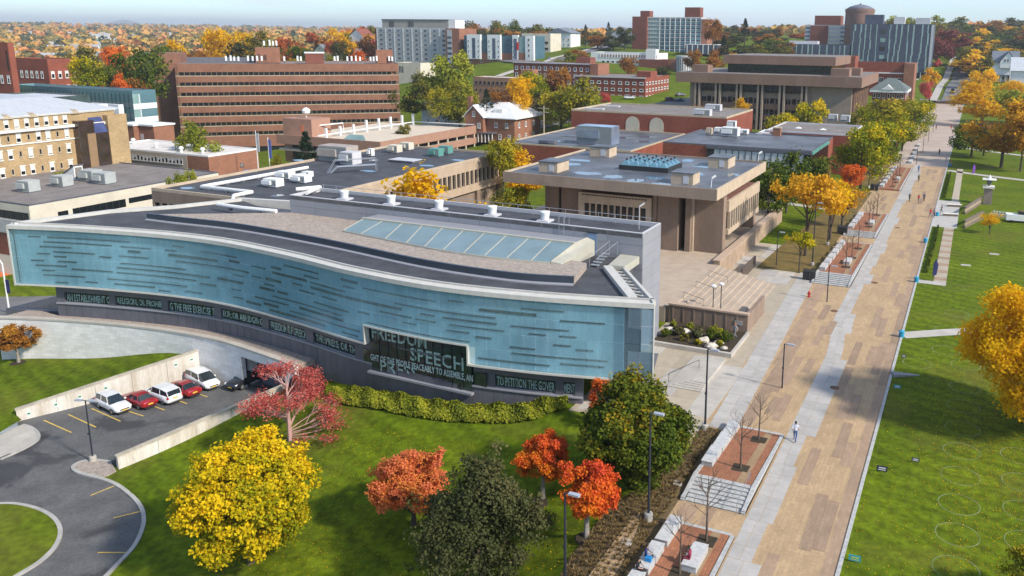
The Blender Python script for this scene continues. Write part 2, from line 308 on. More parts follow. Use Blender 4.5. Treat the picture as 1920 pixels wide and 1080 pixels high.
m_kerb = mat('kerb_concrete', (.38,.36,.33), .85, .15, .8, fine=.1)
ground = tag(patch('ground', ~inlot & ~inpath, gz, m_grass), kind='structure')
carpark = tag(patch('car_park_road', inlot & ~inisl, lz, m_asph), kind='structure')
patch('lawn_island', inisl & inlot, lz+.13, m_grass)['kind'] = 'structure'
tag(patch('path', inpath, lz+.14, m_conc), kind='structure')
# kerbs of the car park
def kerb(name, pts, z, parent, closed=False):
    q = [(p[0], p[1], z(p[0], p[1])) for p in pts]; return MB().strip(q, [(-.16,-.3),(-.16,.14),(.16,.14),(.16,-.3)], closed=closed).obj(name, m_kerb, parent)
ZL = lambda x, y: float(zlot(x, y))
kerb('kerb', bulb+outer[1:], ZL, carpark); kerb('kerb', dens(island, 1.2), ZL, carpark, True); kerb('kerb', pathcorner, ZL, carpark)
m_yel = mat('yellow_road_paint', (.62,.42,.08), .7, .25, 2.5)
def lotline(a, b):
    a, b = lp(*a), lp(*b); d = (b-a)[:2]; l = np.hypot(*d); n = np.array([-d[1], d[0]])/l*.065
    MB().add([(a[0]+n[0],a[1]+n[1],a[2]+.006),(a[0]-n[0],a[1]-n[1],a[2]+.006),(b[0]-n[0],b[1]-n[1],b[2]+.006),(b[0]+n[0],b[1]+n[1],b[2]+.006)], [(0,1,2,3)]).obj('parking_line', m_yel, carpark)
for a, b in [((82,788),(134,811)),((128,777),(180,801)),((172,766),(226,790)),((218,764),(269,780)),((262,752),(309,769)),((306,741),(351,757)),((346,730),(389,744)),((170,929),(214,911)),((213,971),(267,958)),((183,1036),(237,1036))]: lotline(a, b)
# retaining walls
m_rwall = mat('stained_concrete', (.46,.40,.32), .9, .3, .9, stretch=(1,1,.12), rgb2=(.66,.63,.58), fine=.12)
def wallrun(name, a, b, zt0, zt1, zb, th, label, capm=None):
    a, b = np.array(a), np.array(b); d = (b-a)/np.hypot(*(b-a)); n = np.array([d[1], -d[0]])*th/2
    r = empty(name, (a[0], a[1], zb), 0, label, 'wall'); L_ = np.hypot(*(b-a)); k = max(1, int(L_/3.1))
    for i in range(k):            # cast panels between joints
        p, q = a+(b-a)*i/k+d*.015-a, a+(b-a)*(i+1)/k-d*.015-a; z0, z1 = zt0+(zt1-zt0)*i/k-zb, zt0+(zt1-zt0)*(i+1)/k-zb
        MB().prism([p+n, p-n, q-n, q+n], 0, [z0, z0, z1, z1] if False else [z0, z0, z1, z1]).obj('panel', m_rwall, r)
    pa, pb = np.zeros(2)-d*.05, b-a+d*.05; n2 = n*1.25
    MB().add([(*(pa+n2),zt0-zb),(*(pa-n2),zt0-zb),(*(pb-n2),zt1-zb),(*(pb+n2),zt1-zb),(*(pa+n2),zt0-zb+.14),(*(pa-n2),zt0-zb+.14),(*(pb-n2),zt1-zb+.14),(*(pb+n2),zt1-zb+.14)],
             [(3,2,1,0),(4,5,6,7),(0,1,5,4),(1,2,6,5),(2,3,7,6),(3,0,4,7)]).obj('coping', mat('coping_concrete', (.42,.37,.29), .9, .25, 1.2), r)
    return r
wallrun('retaining_wall', WALL_L0, LOT_TOP, -4.95, -2.75, -7.9, .42, 'tall streaked concrete retaining wall behind the row of parked cars')
wallrun('retaining_wall', WALL_R0, WALL_R1, -4.95, -3.3, -7.9, .42, 'low sloping concrete retaining wall beside the yellow maple and red tree')
m_grav = mat('gravel', (.27,.22,.18), .95, .4, 3.2, fine=.5, bump=.6, rgb2=(.46,.38,.32))
gb = [tuple(q) for q in bulb]+[tuple(lp(*q)[:2]) for q in [(203,893),(218,885)]]
MB().prism(gb, [g1(*p)-.2 for p in gb], [ZL(*p)+.12 for p in gb]).obj('gravel_bed', m_grav)['kind'] = 'structure'
# ================================================================ promenade
m_tan = mat('tan_paving', (.42,.29,.165), .9, .10, .35, fine=.1, paver=(.3,.9,.86))
m_brn = mat('brown_paving', (.335,.23,.152), .9, .1, .6, fine=.1, obj=.12, paver=(.3,.9,.86))
m_slab = mat('grey_paving', (.40,.375,.345), .85, .1, .9, fine=.07, obj=.08)
m_beige = mat('beige_paving', (.38,.32,.24), .85, .1, .9, fine=.07, obj=.1)
m_gran = mat('granite', (.41,.405,.39), .7, .2, 3., fine=.2)
m_bkpv = mat('red_brick_paving', (.30,.125,.065), .9, .18, .5, fine=.2, obj=.05, paver=(.22,.45,.75))
m_soil = mat('soil', (.05,.037,.022), .98, .3, 3, fine=.3, bump=.5)
prom = MB().box(-19.4, -5.3, 15, 470, -.3, .02).obj('promenade_pavement', m_tan); prom['kind'] = 'structure'
MB().box(-5.3, -5.05, 15, 470, -.3, .10).obj('kerb', m_gran, prom)
def sheet(name, x0, x1, y0, y1, m, z=.028, parent=None, j=.015): return MB().box(x0+j, x1-j, y0+j, y1-j, z-.02, z).obj(name, m, parent or prom)
RB = random.Random(3)
def stripx(y): return -12.05-1.15*sstep(84, 100, y)           # left edge of the pale walking strip
y = 30.
while y < 232:                                                 # pale strip: slabs, its right edge stepping in and out
    st = RB.uniform(4.5, 9); wd = RB.choice([1.6, 1.9, 2.3]); ye = y+st; k = max(2, int(st/1.5))
    for i in range(k):
        a, b = y+st*i/k, y+st*(i+1)/k; x = float(stripx((a+b)/2)); 
        if y < 140: sheet('paving_slab', x, x+wd/2, a, b, m_slab); sheet('paving_slab', x+wd/2, x+wd, a, b, m_slab)
        elif i == 0: sheet('paving_slab', x, x+wd, y, ye, m_slab)
    y = ye
y = 30.
while y < 228:                                                 # brown bands along the lawn kerb and scattered single planks
    st = RB.uniform(4, 8)*(1+y/250); sheet('paver_band', -5.35-RB.choice([.85,.85,.85,1.7,.85]), -5.33, y, y+st, m_brn); y += st
m_far = mat('pale_far_paving', (.42,.335,.275), .9, .12, .12, fine=.08)
MB().box(-13.3, -5.36, 233, 463, 0, .024).obj('paving_sheet', m_far, prom); MB().box(-19.3, -13.32, 233, 463, 0, .0235).obj('paving_sheet', m_far, prom)
used = []
for _ in range(62):
    yy = 30+195*RB.random()**1.35; c = RB.randrange(0, 4); x = -9.7+c*.85; st = RB.uniform(3.2, 7)*(1+yy/300)
    if any(abs(c-u) < .5 and yy < e+.3 and yy+st > s-.3 for u, s, e in used): continue
    used.append((c, yy, yy+st)); sheet('paver_band', x, x+.85, yy, yy+st, m_brn, .033)
for x0, y0, st in [(-14.9,76,8),(-14.0,68,6),(-14.1,88,7),(-15.0,97,6),(-13.4,92,5),(-14.8,69,4),(-13.6,80,4),(-15.3,168,7),(-16.2,178,6),(-14.2,183,5)]: sheet('paver_band', x0, x0+.85, y0, y0+st, m_brn, .0300+.0009*(int(y0*7) % 5))
for y0, y1, x0, x1 in [(66,74,-16.35,-15.2),(74,81,-16.4,-14.6),(81,90,-16.7,-15.1),(90,100,-17,-15.4),(100,111.5,-17.6,-16.1)]: sheet('paver_band', x0, x1, y0, y1, m_brn)
for x0, x1, y0 in [(-16.7,-15.4,49.9),(-14.9,-14.2,49.9)]: sheet('paver_band', x0, x1, y0, y0+2.5, m_brn)
y = 64.6
while y < 116:                                                 # pale footway along the plaza
    xr = -16.3-1.9*(y-66)/45; st = RB.uniform(1.5, 2.2)
    for i in range(2): sheet('paving_slab', xr-2.4+i*1.2, xr-1.2+i*1.2, y, y+st, m_slab, .034)
    y += st
# terraces with steps
def terrace(name, label, x0, x1, y0, y1, sy0, hz, nst, pits, blocks, wall=True, two=True):
    r = empty(name, ((x0+x1)/2, y0, 0), 0, label, 'terrace', 'planted brick terraces along the promenade'); ox, oy = (x0+x1)/2, y0; z0, z1 = .03+hz, .05
    zt = lambda y: z0+(z1-z0)*(y-y0)/(y1-y0)
    MB().prism([(x0+.3-ox,0),(x1-.3-ox,0),(x1-.3-ox,y1-y0),(x0+.3-ox,y1-y0)], -.3, [z0,z0,z1,z1]).obj('brick_floor', m_bkpv, r)
    for a, b in ((x0, x0+.3), (x1-.3, x1)):
        MB().prism([(a-ox,sy0-y0),(b-ox,sy0-y0),(b-ox,y1-y0),(a-ox,y1-y0)], -.3, [.12 if nst else z0+.05, .12 if nst else z0+.05, z1+.05, z1+.05] if False else [z0*.3+.12, z0*.3+.12, z1+.06, z1+.06]).obj('kerb', m_gran, r)
        MB().prism([(a-ox,0),(b-ox,0),(b-ox,y1-y0),(a-ox,y1-y0)], -.3, [z0+.06, z0+.06, z1+.061, z1+.061]).obj('kerb', m_gran, r)
        if nst: MB().prism([(a-ox,sy0-y0-.1),(b-ox,sy0-y0-.1),(b-ox,-.002),(a-ox,-.002)], -.3, [.17, .17, z0+.12, z0+.12]).obj('cheek_wall', m_gran, r)
    MB().box(x0+.3-ox, x1-.3-ox, y1-y0, y1-y0+.3, -.3, .045).obj('kerb', m_gran, r)
    mn = mat('riser_shade', (.16,.16,.165), .8, .2, 2)  # shade under each nosing put into the dark riser colour
    for i in range(nst):
        a = sy0+(y0-sy0)*i/nst; zz = .03+hz*(i+1)/nst; s_ = MB().box(x0+.32-ox, x1-.32-ox, a-y0, -.001 if i == nst-1 else sy0+(y0-sy0)*(i+1)/nst-y0, -.3, zz).obj('step', m_gran, r)
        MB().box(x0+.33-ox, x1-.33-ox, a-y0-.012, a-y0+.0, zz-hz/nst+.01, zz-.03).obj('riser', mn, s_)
    if nst:
        mh = mat('handrail_steel', (.45,.46,.48), .35, .1, 2, metal=.8)
        MB().path([(x1-.55-ox,sy0-y0-.3,.03),(x1-.55-ox,sy0-y0-.3,.95),(x1-.55-ox,.2,z0+.92),(x1-.55-ox,.2,z0)], .025, 6).obj('handrail', mh, r)
    for px, py in pits:
        MB().box(px-.62-ox, px+.62-ox, py-.62-y0, py+.62-y0, zt(py)-.1, zt(py)+.03).obj('tree_pit', m_soil, r)
    if two and y1-y0 > 7: MB().prism([(x1-1.55-ox,.02),(x1-.95-ox,.02),(x1-.95-ox,y1-y0-.05),(x1-1.55-ox,y1-y0-.05)], -.1, [z0+.006,z0+.006,z1+.006,z1+.006]).obj('paver_band', mat('tan_brick_paving', (.30,.20,.11), .9, .15, 1.5, fine=.15), r)
    return zt
def block(x, y, z, l, w=.85, h=.5, rz=0., label=None, group=None):
    m = MB(); b = .05
    m.prism([(-w/2,-l/2),(w/2,-l/2),(w/2,l/2),(-w/2,l/2)], -.2, h-b); m.prism([(-w/2,-l/2),(w/2,-l/2),(w/2,l/2),(-w/2,l/2)], h-b, h-b+.001)
    q = MB(); q.prism([(-w/2+.0,-l/2),(w/2,-l/2),(w/2,l/2),(-w/2,l/2)], -.2, h-b)
    r = empty('granite_bench', (x, y, z), rz, label, 'bench', group); q.obj('base', m_gran, r)
    MB().prism([(-w/2-.03,-l/2-.03),(w/2+.03,-l/2-.03),(w/2+.03,l/2+.03),(-w/2-.03,l/2+.03)], h-b, h+.02).obj('seat', mat('granite_top', (.48,.475,.46), .55, .15, 4., fine=.2), r); return r
GB = 'granite seat blocks along the promenade'
zt0 = terrace('planted_terrace', 'brick terrace with seated people at the foot of its granite blocks', -16.8, -12.15, 38.5, 49.6, 38.0, .28, 0, [(-13.75,48.3),(-14.2,44.1)], 0)
zt1 = terrace('planted_terrace', 'brick terrace with wide steps beside the rounded green tree', -17.0, -12.2, 55.6, 65.5, 52.5, .55, 7, [(-13.95,63.6),(-14.0,57.9)], 0)
zt2 = terrace('planted_terrace', 'brick terrace with steps nearest the red hydrant', -18.4, -13.2, 116, 138, 111.8, .62, 7, [(-15,120.2),(-15,126.6),(-15,133.6)], 0)
zt3 = terrace('planted_terrace', 'brick terrace with low steps between two others under the honey locusts', -18.6, -13.2, 145.2, 164, 142.4, .5, 6, [(-15.2,149.4),(-15.2,155),(-15.2,162)], 0)
zt4 = terrace('planted_terrace', 'farthest brick terrace beside the red leaved shrub', -18.2, -13.3, 191, 228, 190.6, .3, 0, [(-15.4,195),(-15.2,201),(-15.4,213)], 0)
for i, (x, y, l) in enumerate([(-16.35,41.2,2.9),(-16.35,44.6,2.9),(-16.3,48.0,3.0)]): block(x, y, zt0(y), l, label='long pale granite seat block on the terrace edge above the mulch bed', group=GB)
block(-13.75, 45.8, zt0(46), 2.6, .95, .52, label='free standing granite bench with a person in maroon sitting on it', group=None)
for y in (58.4, 61.3, 64.1): block(-16.45, y, zt1(y), 2.7, .85, .5, label='pale granite seat block on the terrace beside the rounded green tree', group=GB)
for y in (118, 121.5, 125, 128.5, 132, 135.4): block(-17.75, y, zt2(y), 2.7, .8, .5, label='granite seat block on the terrace behind the red hydrant', group=GB)
for y in (147.5, 151.5, 155.5, 159.5): block(-17.9, y, zt3(y), 2.9, .8, .5, label='granite seat block edging the terrace under the honey locusts', group=GB)
for y in (194, 200, 206, 212, 218, 224): block(-17.5, y, zt4(y), 3.4, .8, .55, label='granite seat block edging the farthest brick terrace', group=GB)
for x, y, zt in [(-15.1,123,zt2),(-15.1,152.5,zt3),(-15.2,206,zt4)]: block(x, y, zt(y), 2.6, .9, .5, label='free standing granite bench between bare trees on a brick terrace', group='free standing granite benches')
for i, y in enumerate((238, 247, 256, 266, 277)): block(-14.6-.1*i, y, 0, 4.5, .8, .6, label='granite seat block in the row beyond the terraces', group=GB)
# painted lawn circles
m_paint = mat('white_turf_paint', (.10,.145,.03), .9, rgb2=(.22,.26,.12), scale=.8)
def ring(x, y, r, parent):
    w = .042; m = MB(); n = 48
    m.v = [(x+(r+s*w)*math.cos(2*math.pi*i/n), y+(r+s*w)*math.sin(2*math.pi*i/n), .012) for i in range(n) for s in (-1, 1)]
    m.f = [(2*i, 2*i+1, (2*i+3) % (2*n), (2*i+2) % (2*n)) for i in range(n)]; m.m = [0]*n; m.obj('painted_circle', m_paint, parent)
for y in (52, 56.1, 60.2, 64.6, 68.9, 73.3, 78.2, 82.8, 89): ring(1.65, y, 1.42, ground)
for y in (57, 61.2, 65.5, 70): ring(6.0, y, 1.42, ground)
for x, y in [(-.4,95.6-3),(-3,93.4-6),(.4,106.4),(-.5,99.5),(-.2,118)]: ring(x, y, 1.42, ground)
# footpaths across the right-hand lawn
def ribbon(name, pts, w, m, dz=.03, kind='structure', step=6.):
    q = smooth(pts, 4); V = MB(); tot = []
    for i in range(len(q)):
        a, b = q[max(i-1,0)], q[min(i+1,len(q)-1)]; d = (b-a)[:2]; d = d/(np.hypot(*d)+1e-9); n = np.array([-d[1], d[0]])*w/2
        for s in (1, .33, -.33, -1): x, y = q[i][0]+n[0]*s, q[i][1]+n[1]*s; V.v.append((x, y, g1(x, y)+dz))
    for i in range(len(q)-1):
        for j in range(3): V.f.append((4*i+j, 4*i+j+1, 4*i+j+5, 4*i+j+4)); V.m.append(0)
    o = V.obj(name, m); o['kind'] = kind; return o
ribbon('footpath', [(-5.2,95.4),(4,101.5),(14,106)], 2.0, m_conc)
hp = MB().box(-3.0, -1.35, 120, 157, -.3, .03).obj('footpath', m_beige); hp['kind'] = 'structure'
for i in range(9): MB().box(-2.98, -1.37, 121+i*4.1, 122.4+i*4.1, -.2, .055).obj('step', m_brn, hp)
MB().box(-5.05, -1.35, 118.3, 120, -.3, .026).obj('footpath', m_conc)['kind'] = 'structure'
MB().box(-2.6, -1.2, 184, 232, -.3, .03).obj('footpath', m_beige)['kind'] = 'structure'
MB().box(-5.05, -.9, 157, 184, -.3, .024).obj('pavement', m_slab)['kind'] = 'structure'
ribbon('footpath', [(-5,228),(8,222),(30,216),(60,214)], 2.4, m_conc); ribbon('footpath', [(-5,282),(8,272),(30,262),(60,262)], 2.4, m_conc, .034)
ribbon('footpath', [(-20,290),(-30,284),(-38,268),(-36,250)], 2.6, m_conc); ribbon('footpath', [(-20,296),(-30,300),(-40,318)], 2.6, m_conc, .034)
m_dry = mat('leaf_strewn_grass', (.10,.085,.022), .97, rgb2=(.19,.125,.035), scale=.5, fine=.35, bump=.4)
MB().prism([(-27.2,116),(-18.9,116.4),(-18.9,187),(-24,187),(-25.5,150),(-26.5,135)], -.2, .03).obj('leaf_strewn_lawn', m_dry)['kind'] = 'structure'
MB().prism([(-27,194),(-19,194),(-19,232),(-27,232)], -.2, .03).obj('leaf_strewn_lawn', m_dry)['kind'] = 'structure'
# plaza, wide stairs, planting bed
m_pink = mat('pink_plaza_paving', (.42,.335,.255), .85, .1, .7, fine=.06, obj=.06)
plz = MB().box(-31.0, -19.0, 62.5, 116, -.3, .015).obj('plaza_pavement', m_beige); plz['kind'] = 'structure'
RB2 = random.Random(11)
for i in range(5):
    for j in range(22):
        x0 = -30.5+i*2.3; y0 = 63+j*3.1
        if y0 > 79 and x0 < -22.5 and y0 < 109: continue
        if x0+2.3 > -18.6-.04*(y0-66): continue
        sheet('paving_slab', x0, x0+2.3, y0, y0+3.1, RB2.choice([m_beige, m_beige, m_slab, m_conc]), .026, plz, .02)
rp_ = MB().box(-72, -31.2, 88.2, 150, -1.5, 1.9).obj('raised_plaza', m_pink); rp_['kind'] = 'structure'
st_ = empty('wide_plaza_stairs', (-26.8, 98, 0), 0, 'broad pink stone stairs climbing to the raised plaza', 'stairs')
for i in range(11): MB().box(-31.2+26.8+i*.78, -31.2+26.8+(i+1)*.78, 88.75-98, 108.5-98, -.2, 1.9-1.9*i/11-.001).obj('step', m_pink, st_)
for yy in (92.5, 97.5, 103):
    MB().path([(-30.4+26.8,yy-98,1.7),(-30.4+26.8,yy-98,2.6),(-27.8+26.8,yy-98,2.0),(-27.8+26.8,yy-98,1.1)], .03, 6).obj('handrail', mat('dark_metal', (.05,.05,.055), .5, .1, 2), st_)
m_nhc = mat('brown_concrete', (.24,.172,.128), .9, .14, .5, fine=.1, stretch=(1,1,.25))
w_ = empty('concrete_planter_wall', (-25.7,88.2,0), 0, 'brown ribbed concrete wall with plaque behind the planting bed', 'wall')
MB().box(-5.0, 4.4, 0, .5, -.2, 2.25).obj('core', m_nhc, w_); MB().box(-5.1, 4.5, -.1, .6, 2.25, 2.45).obj('coping', mat('tan_coping', (.45,.33,.24), .85, .1, 1), w_)
MB().box(4.0, 4.4, .5, 8.3, -.2, 2.2).obj('return_wall', m_nhc, w_); MB().box(2.9, 3.8, -.06, 0, 1.0, 1.5).obj('plaque', mat('plaque_metal', (.5,.5,.5), .4, .1, 3, metal=.5), w_)
for i in range(7): MB().box(-4.6+i*1.28, -4.45+i*1.28, -.05, 0, 0, 2.2).obj('rib', m_nhc, w_)
MB().box(-30.1, -21.1, 80.9, 88.1, -.2, .3).obj('planting_bed', m_soil)['kind'] = 'structure'
bk = empty('bed_kerb_wall', (-25.6,80.7,0), 0, 'low pale kerb wall round the rock garden bed', 'wall')
MB().box(-4.6, 4.6, -.2, .2, -.2, .5).obj('front_wall', m_conc, bk); MB().box(4.3, 4.6, .2, 7.4, -.2, .42).obj('side_wall', m_conc, bk)
s3 = empty('plaza_corner_steps', (-23.5,74,0), 0, 'short flight of concrete steps in front of the rock garden', 'stairs')
for i in range(5): MB().box(-1.2+i*.45, 2.2-.006*i, -3+i*.4, 5.6-.006*i, -.1, .05+.055*(i+1)).obj('step', m_conc, s3)
MB().path([(-1.4,-2,.0),(-1.4,-2,.95),(.4,2,.95+.2),(.4,2,.2)], .03, 6).obj('handrail', MATS['dark_metal'], s3)
rw = empty('stone_ramp_wall', (-31.4,109,1.9), 0, 'long low tan stone wall running beside the concrete hall', 'wall')
MB().box(.0, .9, -.5, 40, -2.2, .55).obj('core', mat('tan_stone', (.36,.26,.18), .9, .18, .8, fine=.12), rw); MB().box(-.1, 1.0, -.6, 40.1, .55, .7).obj('coping', MATS['tan_coping'], rw)
pw = empty('dark_screen_wall', (-27.5,109.2,0), 0, 'dark slatted screen wall at the head of the stairs', 'wall')
for i in range(14): MB().box(-.1, .1, i*.55, i*.55+.5, 0, 1.5).obj('slat', mat('dark_slat', (.10,.075,.06), .8, .2, 2), pw)
MB().box(-.14, .14, 0, 7.65, 1.5, 1.6).obj('rail', MATS['dark_slat'], pw)
# ================================================================ glass building with the curved front
FC = smooth([(-103.2,60.0),(-97,61.9),(-89.7,63.5),(-82,64.7),(-74,64.9),(-63.4,63.6),(-55.5,62.1),(-48,61.3),(-42,61.3),(-35,62.2),(-29.4,63.4),(-23.9,64.8)], 24)
FC = np.array(FC); _al = np.r_[0, np.cumsum(np.hypot(*np.diff(FC, axis=0).T))]
def fpos(s): return np.array([np.interp(s, _al, FC[:,0]), np.interp(s, _al, FC[:,1])])
def fs_of_x(x): return float(np.interp(x, FC[:,0], _al))
def fang(s): a, b = fpos(s-.4), fpos(s+.4); return math.atan2(b[1]-a[1], b[0]-a[0])
SLEN = _al[-1]; ZB, ZT = 3.0, 10.0
m_trim = mat('white_metal_trim', (.52,.50,.455), .55, .08, 1.5)
m_panel = mat('dark_metal_panel', (.105,.105,.125), .5, .12, .7, obj=.1, spec=.5)
m_gpan = mat('grey_metal_panel', (.27,.273,.30), .5, .05, .6, obj=.035, spec=.5)
m_blk = mat('dark_membrane_roof', (.043,.044,.050), .8, .25, .4, fine=.15, rgb2=(.078,.08,.09))
m_core = mat('blue_inner_skin', (.45,.57,.56), .55, .22, .10, fine=.1, stretch=(1.6,1.6,.5), rgb2=(.76,.84,.81))
m_pane = glassmat('facade_glass', (.34,.47,.47), .2); m_clear = glassmat('clear_glass', (.16,.24,.28), .3)
m_dark = mat('dark_glass', (.012,.016,.018), .12, .4, 1.5, spec=.6, obj=.3)
m_slot = mat('window_slot_glass', (.006,.012,.015), .15, .4, 1.1, spec=.6)
NB = empty('glass_building', (-60,70,0), 0, 'long curved blue glass campus building with constitutional lettering along its base', 'building')
O3 = np.array([-60, 70.])
def loc3(x, y, z=0): return (x-O3[0], y-O3[1], z)
def m3(mb): mb.v = [(x-O3[0], y-O3[1], z) for x, y, z in mb.v]; return mb
def curve(s0, s1, off=0, st=1.3):
    n = max(2, int((s1-s0)/st)); out = []
    for i in range(n+1):
        s = s0+(s1-s0)*i/n; p = fpos(s); a = fang(s); out.append((p[0]-math.sin(a)*off, p[1]+math.cos(a)*off))
    return out
sW0, sW1 = fs_of_x(-52.9), fs_of_x(-40.9)            # the tall lettered window
sEnd = fs_of_x(-26.5)
front = curve(0, SLEN); 
# inner skin behind the glass
def skin(s0, s1, z0, z1, off, th, m, name, par=None, st=1.3):
    c = curve(s0, s1, off, st); d = curve(s0, s1, off+th, st); return m3(MB().prism(c+d[::-1], z0, z1)).obj(name, m, par or NB)
skin(.4, sW0-.1, ZB+.05, ZT-.1, .35, .3, m_core, 'inner_wall'); skin(sW1+.1, sEnd, ZB+.05, ZT-.1, .35, .3, m_core, 'inner_wall'); skin(sW0-.1, sW1+.1, 5.2, ZT-.1, .35, .3, m_core, 'inner_wall')
# panes
ncol = 68; pw_ = SLEN/ncol; rows = 4; ph = (ZT-.15-ZB-.15)/rows
pane_me = MB().box(-pw_/2+.022, pw_/2-.022, -.02, .02, .022, ph-.022).mesh('pane', m_pane); pane_cl = MB().box(-pw_/2+.022, pw_/2-.022, -.02, .02, .022, ph-.022).mesh('pane', m_clear)
for i in range(ncol):
    s = (i+.5)*pw_; p = fpos(s); a = fang(s)
    for j in range(rows):
        z = ZB+.15+j*ph
        if sW0-.2 < s < sW1+.2 and z < 4.3: continue
        obj('pane', pane_cl if s > sEnd-.5 else pane_me, NB, loc3(p[0], p[1], z), a)
# dark window slots on the inner skin
R3 = random.Random(21); slots = []
for _ in range(1200):
    if len(slots) >= 105: break
    s0 = R3.uniform(1.5, sEnd-3); l = R3.choice([1.6,2.4,4,5.5,7,9,11,13]); z = ZB+.35+R3.randrange(0, 22)*.29; h = R3.choice([.10,.11,.12,.13,.14,.15,.26])
    if s0+l > sEnd-.3 or z > ZT-.9: continue
    if sW0-.6 < s0+l and s0 < sW1+.6 and z < 5.6: continue
    if any(s0 < e+.4 and s0+l > b-.4 and abs(z-zz) < .2+(h+hh)/2 for b, e, zz, hh in slots): continue
    slots.append((s0, s0+l, z, h)); c = curve(s0, s0+l, .28, .9); d = curve(s0, s0+l, .37, .9)
    m3(MB().prism(c+d[::-1], z, z+h)).obj('window_slot', m_slot, NB)
# cap, soffit edge, frame round the tall window
def sweep(s0, s1, prof, name, m, par=None, st=.8):
    return m3(MB().strip([(x, y, 0) for x, y in curve(s0, s1, 0, st)], prof)).obj(name, m, par or NB)
sweep(0, SLEN, [(.12,ZT-.15),(.12,ZT+.28),(-.6,ZT+.36),(-.6,ZT-.15)], 'roof_cap', m_trim)
sweep(0, SLEN, [(-.61,ZT+.2),(-.61,ZT+.5),(-.85,ZT+.5),(-.85,ZT+.2)], 'roof_cap', mat('cap_back_metal', (.42,.40,.37), .6, .1, 1))  # inner upstand of the cap in a darker metal
sweep(0, sW0-.12, [(.11,ZB-.04),(.11,ZB+.15),(-.9,ZB+.15),(-.9,ZB-.04)], 'bottom_trim', m_trim); sweep(sW1+.12, SLEN, [(.11,ZB-.04),(.11,ZB+.15),(-.9,ZB+.15),(-.9,ZB-.04)], 'bottom_trim', m_trim)
sweep(sW0-.13, sW1+.13, [(.10,4.85),(.10,5.02),(-.5,5.02),(-.5,4.85)], 'window_frame', m_trim)
for s in (sW0-.06, sW1+.06):
    p = fpos(s); MB().box(-.07, .07, -.11, .5, ZB-.04, 4.86).obj('window_frame', m_trim, NB, loc3(p[0], p[1]), fang(s))
p = fpos(0); MB().box(-.12, .06, -.1, .8, ZB-.1, ZT+.3).obj('end_frame', m_trim, NB, loc3(p[0], p[1]), fang(0))
p = fpos(SLEN); MB().box(-.06, .06, -.1, .1, ZB-.1, ZT+.1).obj('end_frame', m_trim, NB, loc3(p[0], p[1]), fang(SLEN)+.3)
skin(.2, SLEN-.2, ZB-.08, ZB+.04, .9, 6, mat('soffit', (.14,.14,.15), .8, .1, 1), 'soffit')
# base: metal wall, window band with lettering
SB0, SB1 = fs_of_x(-99.2), fs_of_x(-30.2)
wins = [(-98.2,-92.4,'AN ESTABLISHMENT O'),(-91.6,-85.4,'RELIGION, OR PROHIB'),(-84.5,-77.9,'G THE FREE EXERCISE T'),(-76.9,-70.4,'EOF; OR ABRIDGING'),(-69.3,-63.3,'FREEDOM OF SPEECH'),(-62.1,-55.5,'THE PRESS; OR TH'),
        (-54.2,-37.2,None),(-36.4,-32.7,'TO PETITION'),(-32.0,-30.9,'MENT')]
wins[7] = (-38.6,-32.7,'TO PETITION THE GOVER'); wins[6] = (-54.2,-39.4,None)
WZ0, WZ1 = .72, 1.95
skin(SB0, SB1, -.2, WZ0-.05, .95, .6, m_panel, 'lower_wall_core'); skin(SB0, SB1, -8, -.19, .99, .5, m_panel, 'lower_wall_core')
skin(SB0, sW0-.1, WZ1+.05, ZB-.09, .95, .6, m_panel, 'header'); skin(sW1+.1, SB1, WZ1+.05, ZB-.09, .95, .6, m_panel, 'header')
sweep(SB0, sW0, [(-.72,WZ0-.16),(-.72,WZ0-.02),(-.97,WZ0-.02),(-.97,WZ0-.16)], 'sill', m_gpan); sweep(sW1, SB1, [(-.72,WZ0-.16),(-.72,WZ0-.02),(-.97,WZ0-.02),(-.97,WZ0-.16)], 'sill', m_gpan)
nb = 64; bwd = (SB1-SB0)/nb; bp_me = MB().box(-bwd/2+.018, bwd/2-.018, -.03, .03, -6.5, WZ0-.17).mesh('base_panel', m_panel)
for i in range(nb):
    s = SB0+(i+.5)*bwd; p = fpos(s); a = fang(s); obj('base_panel', bp_me, NB, loc3(p[0]-math.sin(a)*.9, p[1]+math.cos(a)*.9, 0), a)
for x0, x1 in [(-99.2,-98.2)]+[(wins[i][1], wins[i+1][0]) for i in range(8)]+[(-30.9,-30.2)]:
    s0, s1 = fs_of_x(x0), fs_of_x(x1); skin(s0, s1, WZ0-.04, WZ1+.05, .93, .5, m_panel, 'pier', st=.5)
m_letter = mat('frosted_lettering', (.33,.46,.42), .5, .15, 2.5); m_let2 = mat('pale_lettering', (.47,.58,.56), .5, .12, 2.5)
m_wgl = mat('lettered_window_glass', (.022,.038,.033), .1, .5, .9, spec=.7)
def text_me(body, w, h, m, name='lettering'):
    cu = bpy.data.curves.new(name, 'FONT'); cu.body = body; cu.size = 1; cu.extrude = .008; cu.resolution_u = 2; cu.space_character = 1.02; cu.offset = .012
    o = bpy.data.objects.new(name, cu); COL.objects.link(o); dg = bpy.context.evaluated_depsgraph_get(); dg.update(); me = bpy.data.meshes.new_from_object(o.evaluated_get(dg)); bpy.data.objects.remove(o); 
    v = np.array([tuple(q.co) for q in me.vertices]); lo, hi = v.min(0), v.max(0); sx, sy = w/(hi[0]-lo[0]), h/(hi[1]-lo[1])
    nv = np.c_[(v[:,0]-lo[0])*sx-w/2, -v[:,2], (v[:,1]-lo[1])*sy]; me.vertices.foreach_set('co', nv.ravel()); me.materials.clear(); me.materials.append(m); me.update(); return me
m_mull = mat('dark_mullion', (.03,.032,.034), .5, .1, 2)
